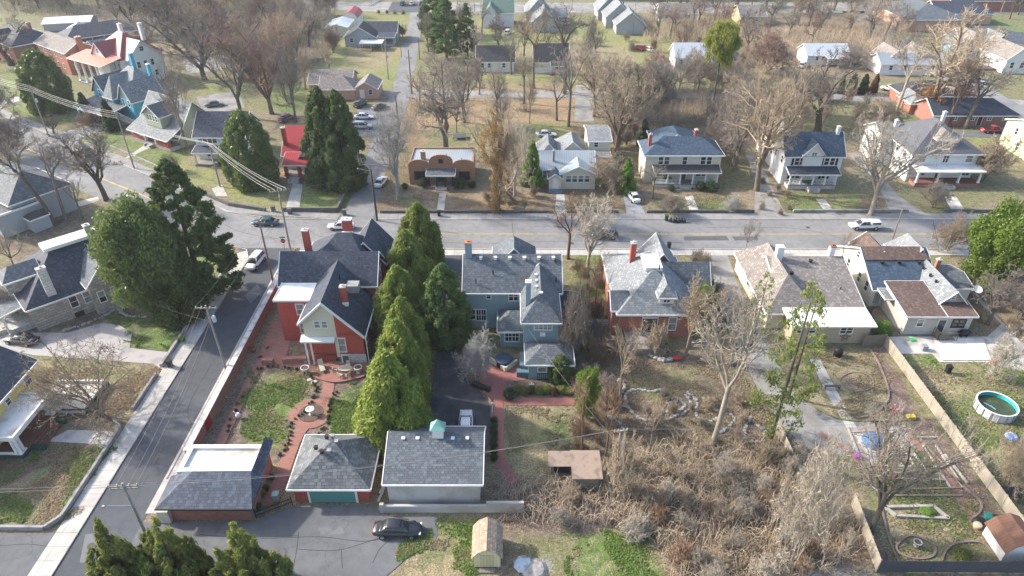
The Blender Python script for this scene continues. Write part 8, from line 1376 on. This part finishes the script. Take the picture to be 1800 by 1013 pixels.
car('suv', 'white', 1563, 160, 140, 'white suv parked left of the brick ranches'); car('pickup', 'silver', 1718, 146, 150, 'silver pickup on the diagonal road'); car('suv', 'silver', 1695, 29, 0, 'silver van-like suv in the top right parking lot'); car('suv', 'black', 1719, 38, 10, 'black suv in the top right parking lot'); car('sedan', 'white', 1707, 58, 10, 'white sedan in the lower row of the top right lot'); car('sedan', 'grey', 1690, 57, 10, 'grey sedan left of the white one in the lower row'); car('suv', 'white', 1410, 118, 60, 'white suv beside the white cottage with metal roof'); car('sedan', 'maroon', 1258, 140, 0, 'maroon car under the yellow pine'); car('sedan', 'darkgrey', 1768, 64, 0, 'dark sedan behind the light blue cottage')
# ---------------------------------------------------------------- street and garden things
def put(name, M, m, u, v, label, cat, rz=0, group=None, world=None, smooth=False):
    x, y = world or G(u, v); return tag(M.build(name, m, None, (x, y, .012), rz, smooth), label, cat, group)
def stop_sign():
    x, y = G(512, 447); x -= .9; o = thing('stop_sign', 'red stop sign with green street name plate above it at the intersection', 'sign', (x, y, 0)); P = MB(); P.tube((0, 0, 0), (0, 0, 3.4), .04, n=6); P.build('post', GRY, o)
    S = MB(); S.face([(.42 * math.cos(math.pi / 8 + i * math.pi / 4), -.05, 2.55 + .42 * math.sin(math.pi / 8 + i * math.pi / 4)) for i in range(8)]); S.face([(.42 * math.cos(math.pi / 8 + i * math.pi / 4), -.03, 2.55 + .42 * math.sin(math.pi / 8 + i * math.pi / 4)) for i in range(8)][::-1]); s_ = S.build('sign_plate', mat('sign_red', (.5, .01, .03), .4), o)
    cu = bpy.data.curves.new('lettering', 'FONT'); cu.body = 'STOP'; cu.size = .3; cu.align_x = 'CENTER'; cu.align_y = 'CENTER'; cu.materials.append(W_); t0_ = bpy.data.objects.new('lettering_curve', cu); t = ob('lettering', bpy.data.meshes.new_from_object(t0_), s_); bpy.data.objects.remove(t0_); t.location = (0, -.06, 2.55); t.rotation_euler = (math.pi / 2, 0, 0)
    G_ = MB(); G_.box(-.45, -.02, 3.1, .45, .02, 3.3); G_.build('street_name_plate', mat('sign_green', (.02, .25, .1), .4), o)
stop_sign()
def post_sign(u, v, lb, m=W_, hh=2.2):
    x, y = G(u, v); o = thing('road_sign', lb, 'sign', (x, y, 0)); P = MB(); P.tube((0, 0, 0), (0, 0, hh), .04, n=6); P.build('post', GRY, o); P = MB(); P.box(-.3, -.06, hh - .55, .3, -.03, hh); P.build('sign_plate', m, o)
post_sign(243, 298, 'small white road sign on the verge beside the leaning grey pole')
M = MB(); M.lathe([(0, 0), (.16, 0), (.16, .1), (.12, .12), (.12, .6), (.17, .62), (.1, .8), (0, .85)], 10); M.tube((-.2, 0, .45), (.2, 0, .45), .06, n=8); put('fire_hydrant', M, mat('hydrant_yellow', (.6, .4, .03), .5), 520, 445, 'yellow fire hydrant at the foot of the pole by the stop sign', 'hydrant')
def bin_(u, v, lb, col, grp=None, h=1.05):
    x, y = G(u, v); o = thing('wheelie_bin', lb, 'bin', (x, y, .012), 0, grp); M = MB(); b0, t0 = .24, .3; q = [(-1, -1), (1, -1), (1, 1), (-1, 1)]
    M.face([(a * t0, c * t0, h) for a, c in q])
    for i in range(4): a, c = q[i], q[(i + 1) % 4]; M.face([(a[0] * b0, a[1] * b0, .05), (c[0] * b0, c[1] * b0, .05), (c[0] * t0, c[1] * t0, h), (a[0] * t0, a[1] * t0, h)])
    M.build('bin_body', col, o); M = MB(); M.box(-.33, -.35, h + .01, .33, .33, h + .08); M.build('lid', col, o); M = MB(); M.tube((-.26, .26, .1), (.26, .26, .1), .1, n=10); M.build('wheel', TYRE, o)
BG = mat('bin_green', (.03, .09, .05), .5); BB = mat('bin_black', (.02, .02, .022), .5)
bin_(1171, 388, 'green wheelie bin at the left end of the black refuse bags', BG); bin_(1175, 437, 'black wheelie bin on the near pavement behind the brick cottage', BB); bin_(300, 645, 'black bin at the top corner of the leaf-strewn lawn', BB); bin_(772, 380, 'black bin at the path of the flat-roofed brick house', BB); bin_(487, 880, 'pale green bin beside the brick path near the alley', mat('bin_pale_green', (.3, .42, .36), .5)); bin_(1180, 105, 'pale blue bin by the red pickup', mat('bin_blue', (.2, .3, .4), .5)); bin_(1665, 655, 'black bin beside the blossom tree', BB); bin_(388, 292, 'black bin beside the navy roofed house', BB)
BAG = MB(); BAG.lathe([(0, 0), (.36, .02), (.42, .25), (.28, .5), (.08, .62), (.1, .7), (0, .72)], 9)
bagm = BAG.mesh('refuse_bag', mat('bag_black', (.03, .032, .045), .35), True)
for i in range(6): x, y = G(1179 + i * 4.6, 390 + (i % 2)); o = ob('refuse_bag', bagm, None, (x, y, .01), i); o.scale = (1, .9, 1.2); tag(o, 'shiny black refuse bag in the row on the far pavement', 'refuse bag', 'black refuse bags on the pavement')
# bird bath, urns, furniture on the brick terrace
M = MB(); M.lathe([(0, 0), (.3, 0), (.28, .08), (.12, .15), (.1, .6), (.16, .68), (.52, .85), (.55, .92), (.48, .92), (.2, .8), (0, .78)], 18); put('bird_bath', M, mat('cast_stone', (.55, .53, .5), .8), 547, 729, 'pale stone bird bath in the round bed on the brick path', 'bird bath', smooth=True)
def urn(u, v, lb, s_=1.0):
    x, y = G(u, v); o = thing('garden_urn', lb, 'urn', (x, y, .03)); o.scale = (s_,) * 3; M = MB(); M.lathe([(0, 0), (.36, 0), (.36, .12), (.2, .18), (.18, .3), (.45, .55), (.5, .8), (.58, .86), (.58, .92), (.48, .92), (.45, .8), (0, .8)], 16); M.build('bowl', MATS['cast_stone'], o, smooth=True); M = MB(); M.lathe([(0, .84), (.46, .83)], 12); M.lathe([(.46, .83), (0, .86)], 12); M.build('soil', MATS['mulch'], o)
urn(538, 656, 'left cream urn on the edge of the brick terrace'); urn(631, 655, 'right cream urn on the edge of the brick terrace'); urn(1610, 960, 'small pale urn in the round bed of the vegetable garden', .7); urn(477, 640, 'small urn on the low terrace wall by the steps', .5); urn(538, 638, 'little pot beside the back porch column', .4)
TT = mat('patio_cream', (.5, .45, .37), .7)
x, y = G(608, 655); o = thing('patio_table', 'oval cream patio table on the brick terrace', 'table', (x, y, .03)); M = MB(); M.prism([(.95 * math.cos(i * .4), .6 * math.sin(i * .4)) for i in range(16)], .68, .74); M.build('table_top', TT, o)
for a, c in ((-.5, -.3), (.5, -.3), (.5, .3), (-.5, .3)): M = MB(); M.tube((a, c, 0), (a, c, .68), .035, n=6); M.build('leg', TT, o)
def chair(x, y, rz, lb, grp, m=TT):
    o = thing('patio_chair', lb, 'chair', (x, y, .03), rz, grp); M = MB(); M.box(-.26, -.26, .4, .26, .26, .46); M.build('seat', m, o); M = MB(); M.box(-.26, .22, .46, .26, .28, .95); M.build('backrest', m, o)
    for a in (-.22, .22):
        for c in (-.22, .22): M = MB(); M.box(a - .025, c - .025, 0, a + .025, c + .025, .4); M.build('leg', m, o)
for i, (dx, dy) in enumerate(((-1.3, -.2), (1.25, .1), (-.5, -1.0), (.55, -1.0), (.1, 1.0))): chair(x + dx, y + dy, math.atan2(-dx, dy), 'cream patio chair around the oval table on the brick terrace', 'patio chairs round the oval table')
x, y = G(566, 648); o = thing('sun_lounger', 'cream lounge chair lying on the brick terrace below the back porch', 'lounger', (x, y, .03), R_(25)); M = MB(); M.box(-.32, -1, .3, .32, .35, .38); M.build('seat', TT, o); M = MB(); M.face([(-.32, .35, .38), (.32, .35, .38), (.32, 1.0, .85), (-.32, 1.0, .85)]); M.face([(-.32, 1.0, .8), (.32, 1.0, .8), (.32, .35, .3), (-.32, .35, .3)]); M.build('backrest', TT, o)
for a in (-.28, .28):
    for c in (-.85, .3): M = MB(); M.box(a - .03, c - .03, 0, a + .03, c + .03, .3); M.build('leg', TT, o)
for u, v, lb in ((545, 668, 'left stepping slab lying on the brick terrace'), (552, 672, 'right stepping slab lying on the brick terrace')): M = MB(); M.box(-.35, -.25, 0, .35, .25, .08); put('stone_slab', M, TT, u, v, lb, 'slab', .5)
M = MB(); M.lathe([(0, .25), (.28, .3), (.32, .5), (.2, .75), (0, .8)], 10); M.tube((0, 0, 0), (.02, 0, .3), .025, n=5); M.tube((-.2, 0, .65), (-.34, 0, 1.05), .05, n=6); M.tube((-.34, 0, 1.05), (-.46, 0, 1.0), .04, n=6); put('heron_statue', M, W_, 420, 735, 'small white bird statue in the mulch by the red garden door', 'statue')
for u, v in ((443, 612), (437, 606), (470, 612), (457, 628), (447, 618)): 
    M = MB(); M.lathe([(0, 0), (.22, 0), (.3, .42), (.24, .42), (0, .36)], 10); put('flower_pot', M, mat('terracotta', (.3, .12, .07), .85), u, v, 'terracotta pot in the cluster on the left of the brick terrace', 'flower pot', group='pots left of the brick terrace')
wall('terrace_wall', 'low brick terrace wall left of the back porch steps', [G(462, 640), G(482, 640)], .8, .5, WL['brick4']); wall('terrace_wall', 'low brick terrace wall with planting right of the steps', [G(498, 638), G(540, 636)], .8, .6, WL['brick4'])
for i, (u, v) in enumerate(((594, 634), (618, 634), (626, 634), (638, 633))): M = MB(); M.box(-.2, -.12, .0, .2, .12, .55); M.tube((-.2, 0, .55), (.2, 0, .9), .03, n=4); put('garden_tool', M, [BG, W_, BLK, GRY][i], u, v, ['dark hose box by the blue-grey basement door', 'white watering stand by the stone foundation', 'black planter by the stone foundation', 'grey planter at the corner of the stone foundation'][i], 'planter')
# hot tub
x, y = G(886, 640); o = thing('hot_tub', 'round hot tub with dark blue cover behind the teal house', 'hot tub', (x, y, .03)); M = MB(); M.lathe([(1.1, 0), (1.1, .85), (0, .85)], 24); M.build('tub', BLK, o); M = MB(); M.lathe([(1.16, .82), (1.18, .9), (1.0, 1.0), (0, 1.05)], 24); M.build('cover', mat('cover_navy', (.02, .045, .09), .45), o)
wall('hot_tub_wall', 'cream low wall bent round the hot tub', [(x - 1.9, y + .6), (x + .2, y - 1.5), (x + 1.7, y + .1)], .7, .25, WL['cream'])
def grill(u, v, lb, s_=1.0):
    x, y = G(u, v); o = thing('grill', lb, 'grill', (x, y, .02)); o.scale = (s_,) * 3; M = MB(); M.lathe([(0, 0), (.55, 0), (.5, .5), (.6, .75), (.5, 1.05), (.2, 1.2), (0, 1.22)], 14); M.build('cover', BLK, o, smooth=True)
grill(1472, 625, 'grill under a black cover behind the beige bungalow'); M = MB(); M.box(-.5, -.28, .5, .5, .28, .85); M.box(-.9, -.25, .75, .9, .25, .8); M.box(-.45, -.25, 0, -.38, .25, .5); M.box(.38, -.25, 0, .45, .25, .5); M.tube((-.5, 0, .9), (.5, 0, .9), .28, n=10); put('grill', M, BLK, 1692, 592, 'black barbecue grill beside the back wall of the cream house', 'grill')
M = MB(); M.tube((-1.0, .7, .35), (1.0, -.7, .35), .35, n=12); M.box(-.2, -.2, .0, .2, .2, .3); put('smoker', M, BLK, 846, 683, 'long black barrel smoker on the driveway edge behind the teal house', 'smoker', .1)
def cross(u, v, lb): 
    x, y = G(u, v); o = thing('lamp_post', lb, 'lamp', (x, y, 0)); M = MB(); M.tube((0, 0, 0), (0, 0, 1.5), .06, n=8); M.build('post', W_, o); M = MB(); M.lathe([(0, 0), (.14, .03), (.19, .2), (.14, .36), (0, .42)], 10); M.build('globe', mat('globe', (.7, .68, .6), .3), o, (0, 0, 1.5), smooth=True)
cross(866, 728, 'small lamp post with pale globe at the driveway edge'); M = MB(); M.tube((0, 0, 0), (0, 0, 1.2), .06, n=6); M.box(-.32, -.05, .9, .32, .05, 1.0); put('garden_cross', M, W_, 934, 686, 'white cross-shaped post in the bed behind the teal house', 'post')
M = MB(); M.box(-.08, -.08, 0, .08, .08, 1.5); M.box(-.3, -.03, .2, .3, .03, .32); put('white_post', M, W_, 180, 788, 'white leaning post on the lawn near the curved wall', 'post')
# pool
x, y = G(1747, 722); o = thing('swimming_pool', 'round above-ground pool with white panel wall and murky green water', 'pool', (x, y, 0)); o.scale = (.86, .86, .95); R0 = 2.55
M = MB(); n = 32
for i in range(n):
    t0, t1 = 2 * math.pi * i / n, 2 * math.pi * (i + 1) / n; c0, s0, c1, s1 = math.cos(t0), math.sin(t0), math.cos(t1), math.sin(t1)
    M.face([(R0 * c0, R0 * s0, 0), (R0 * c1, R0 * s1, 0), (R0 * c1, R0 * s1, 1.2), (R0 * c0, R0 * s0, 1.2)], 0); M.face([(2.5 * c1, 2.5 * s1, 0), (2.5 * c0, 2.5 * s0, 0), (2.5 * c0, 2.5 * s0, 1.2), (2.5 * c1, 2.5 * s1, 1.2)], 1)
M.build('pool_wall', [mat('pool_panel', (.55, .56, .56), .5, 'plain', (.42, .44, .45)), mat('pool_liner', (.04, .42, .45), .4)], o)
M = MB(); M.lathe([(2.62, 1.17), (2.62, 1.24), (2.42, 1.24), (2.42, 1.17), (2.62, 1.17)], 32); M.build('rim', W_, o); M = MB(); M.face([(2.5 * math.cos(2 * math.pi * i / n), 2.5 * math.sin(2 * math.pi * i / n), .6) for i in range(n)]); M.build('water', mat('pool_water', (.035, .045, .02), .06, 'plain', (.05, .07, .025), s=1, spec=.6), o)
for i in range(16): t = 2 * math.pi * i / 16; M = MB(); M.box(-.04, -.06, 0, .04, .06, 1.2); M.build('upright', GRY, o, (2.6 * math.cos(t), 2.6 * math.sin(t), 0), t + math.pi / 2)
M = MB(); M.tube((-1.2, .9, .63), (-.6, .2, .63), .06, n=6); M.tube((-.6, .2, .63), (-.3, -.5, .63), .06, n=6); M.build('hose', mat('hose_blue', (.1, .35, .55), .5), o)
# garden corner things
TB = mat('tarp_blue', (.05, .2, .42), .5, 'plain', (.03, .13, .3), s=3); x, y = G(1538, 778); M = MB(); rg = random.Random(4); M.lathe([(0, .75), (.9, .7), (1.35, .5), (1.45, .1)], 16); M.v = [(a, b_, c + .06 * math.sin(a * 5 + b_ * 3)) for a, b_, c in M.v]; M.f = [tuple(reversed(f)) for f in M.f]; put('tarpaulin', M, TB, 1538, 778, 'round bright blue tarpaulin cover on the pale slab', 'tarpaulin', world=(x, y))
M = MB(); M.lathe([(0, .3), (.5, .25), (.75, .0)], 9); put('tarpaulin', M, mat('tarp_navy_white', (.12, .2, .38), .6, 'stained', (.45, .47, .5), s=4), 1778, 768, 'small crumpled blue and white tarpaulin on the grass', 'tarpaulin'); M = MB(); M.lathe([(0, .4), (.7, .3), (1.0, .0)], 9); put('tarpaulin', M, mat('tarp_pale', (.4, .47, .52), .6, 'stained', (.25, .24, .24), s=3), 920, 992, 'crumpled pale blue sheet on the ground near the yellow shed', 'tarpaulin'); M = MB(); M.lathe([(0, .35), (.9, .25), (1.3, .0)], 9); put('rubble_heap', M, mat('rubble', (.36, .34, .32), .9, 'plain', (.2, .19, .18), s=4), 940, 1002, 'grey rubble heap at the bottom beside the yellow shed', 'rubble')
for i, (u, v, s_) in enumerate(((1395, 985, .5), (1408, 990, .55), (1418, 982, .45), (1405, 1000, .6), (1420, 996, .5), (1398, 996, .42), (1412, 978, .4))): M = MB(); M.tube((-.55, 0, s_ / 2), (.55, .1, s_ / 2), s_ / 2, n=9); put('cut_log', M, mat('log_cut', (.36, .21, .12), .9, 'plain', (.25, .14, .08), s=3), u, v, 'sawn log in the orange-brown pile at the bottom right of the thicket', 'log', i * .7, 'sawn logs in the pile')
for u, v, c_, lb in ((1572, 724, 'paint_red', 'small red plastic thing beside the gravel drive end'), (1745, 640, 'paint_red', 'red thing under the blossom tree')): M = MB(); M.lathe([(0, 0), (.3, 0), (.36, .5), (0, .55)], 10); put('red_bucket', M, MATS[c_], u, v, lb.replace('thing', 'bucket'), 'bucket')
M = MB(); M.lathe([(0, .1), (.45, .15), (.5, .3), (.3, .4), (0, .4)], 12); M.v = [(a * 1.6, b_ * .7, c) for a, b_, c in M.v]; put('red_kayak', M, mat('plastic_red', (.5, .05, .04), .4), 1189, 632, 'red plastic sled lying at the right corner of the raised deck', 'sled'); M = MB(); M.lathe([(0, .1), (.3, .15), (.36, .35), (0, .4)], 10); put('red_planter', M, MATS['plastic_red'], 1112, 590, 'small red planter on the raised deck', 'planter').location.z = .93
x, y = G(1700, 640)
for u, v, lb in ((1623, 615, 'grey air conditioning unit on the patio behind the cream house'), (1604, 598, 'bright green dish on the patio against the back wall')):
    M = MB(); M.box(-.35, -.35, 0, .35, .35, .75 if 'grey' in lb else .15); put('patio_unit', M, GRY if 'grey' in lb else mat('green_plastic', (.05, .4, .12), .5), u, v, lb, 'unit' if 'grey' in lb else 'dish')
# potting corner by the white barn shed
for i, (u, v, c_, lb) in enumerate(((1722, 920, BLK, 'black planter box nearest the rusty-roofed shed'), (1735, 912, mat('teal_plastic', (.03, .2, .18), .5), 'teal tub behind the rusty-roofed shed'), (1716, 928, mat('cream_ball', (.6, .5, .35), .6), 'cream round pot beside the rusty-roofed shed'), (1748, 915, BLK, 'black crate behind the rusty-roofed shed'), (1505, 805, mat('violet', (.3, .1, .3), .6), 'violet pinwheel-like ball at the left edge of the vegetable garden'), (1550, 830, BLK, 'black kettle barbecue on the garden pavers'), (1568, 840, MATS['terracotta'], 'terracotta pot on the garden pavers'), (1625, 850, mat('moss_pot', (.06, .12, .05), .8), 'green tub near the brick garden path'))):
    M = MB(); M.lathe([(0, 0), (.3, 0), (.42, .4), (.38, .55), (0, .6)], 12); put('garden_pot', M, c_, u, v, lb, 'pot')
M = MB(); M.box(-.9, -.15, .0, -.8, .15, .45); M.box(.8, -.15, .0, .9, .15, .45); M.box(-1, -.2, .45, 1, .2, .52); put('bench', M, WOODD, 1462, 684, 'low dark garden bench near the narrow concrete path', 'bench'); M = MB(); M.box(-1.5, -1.2, .5, 1.5, 1.2, .56); [M.box(a, c, 0, a + .08, c + .08, .5) for a in (-1.4, 1.3) for c in (-1.1, 1.0)]; put('picnic_frame', M, WOODD, 808, 243, 'dark wooden frame table on the leaf-covered lot', 'table')
M = MB(); M.box(-.45, -.3, 0, .45, .3, .4); put('yellow_box', M, mat('yellow_plastic', (.55, .45, .05), .5), 1600, 735, 'small yellow crate by the plank fence', 'crate'); green('bally', *G(1690, 980), .9, .8, 'yellow flowering bush in the edged bed at the bottom of the garden', cat='bush', name='round_bush', trunk=False); green('ballg', *G(1628, 903), .6, .6, 'green herb clump in the long raised bed', cat='bush', name='round_bush', trunk=False)
for i in range(5):
    x, y = G(640 + i * 5.5, 878 - i * 22); M = MB(); M.box(-.9, -.12, .1 + .0, .9, .12, .2); M.box(-.8, -.1, 0, -.7, .1, .1); put('timber_plank', M, CONCW, 0, 0, 'pale timber leaning in the gap between the two garages', 'timber', R_(78), 'timbers between the garages', (-13.75, 47.8 + i * 1.05))
# ---------------------------------------------------------------- haze
M = MB(); M.box(-700, -60, -1.2, 700, 700, 60); hz = M.mesh('haze', MATS['concrete']); hm = bpy.data.materials.new('haze_air'); hm.use_nodes = True; hn = hm.node_tree; hn.nodes.remove(hn.nodes['Principled BSDF'])
pv = hn.nodes.new('ShaderNodeVolumePrincipled'); pv.inputs['Color'].default_value = (.88, .92, .97, 1); pv.inputs['Density'].default_value = .00016; pv.inputs['Anisotropy'].default_value = .2; hn.links.new(pv.outputs[0], hn.nodes['Material Output'].inputs['Volume'])
hz.materials.clear(); hz.materials.append(hm); tag(ob('haze', hz), 'thin pale air over the whole neighbourhood', 'haze', kind='stuff')
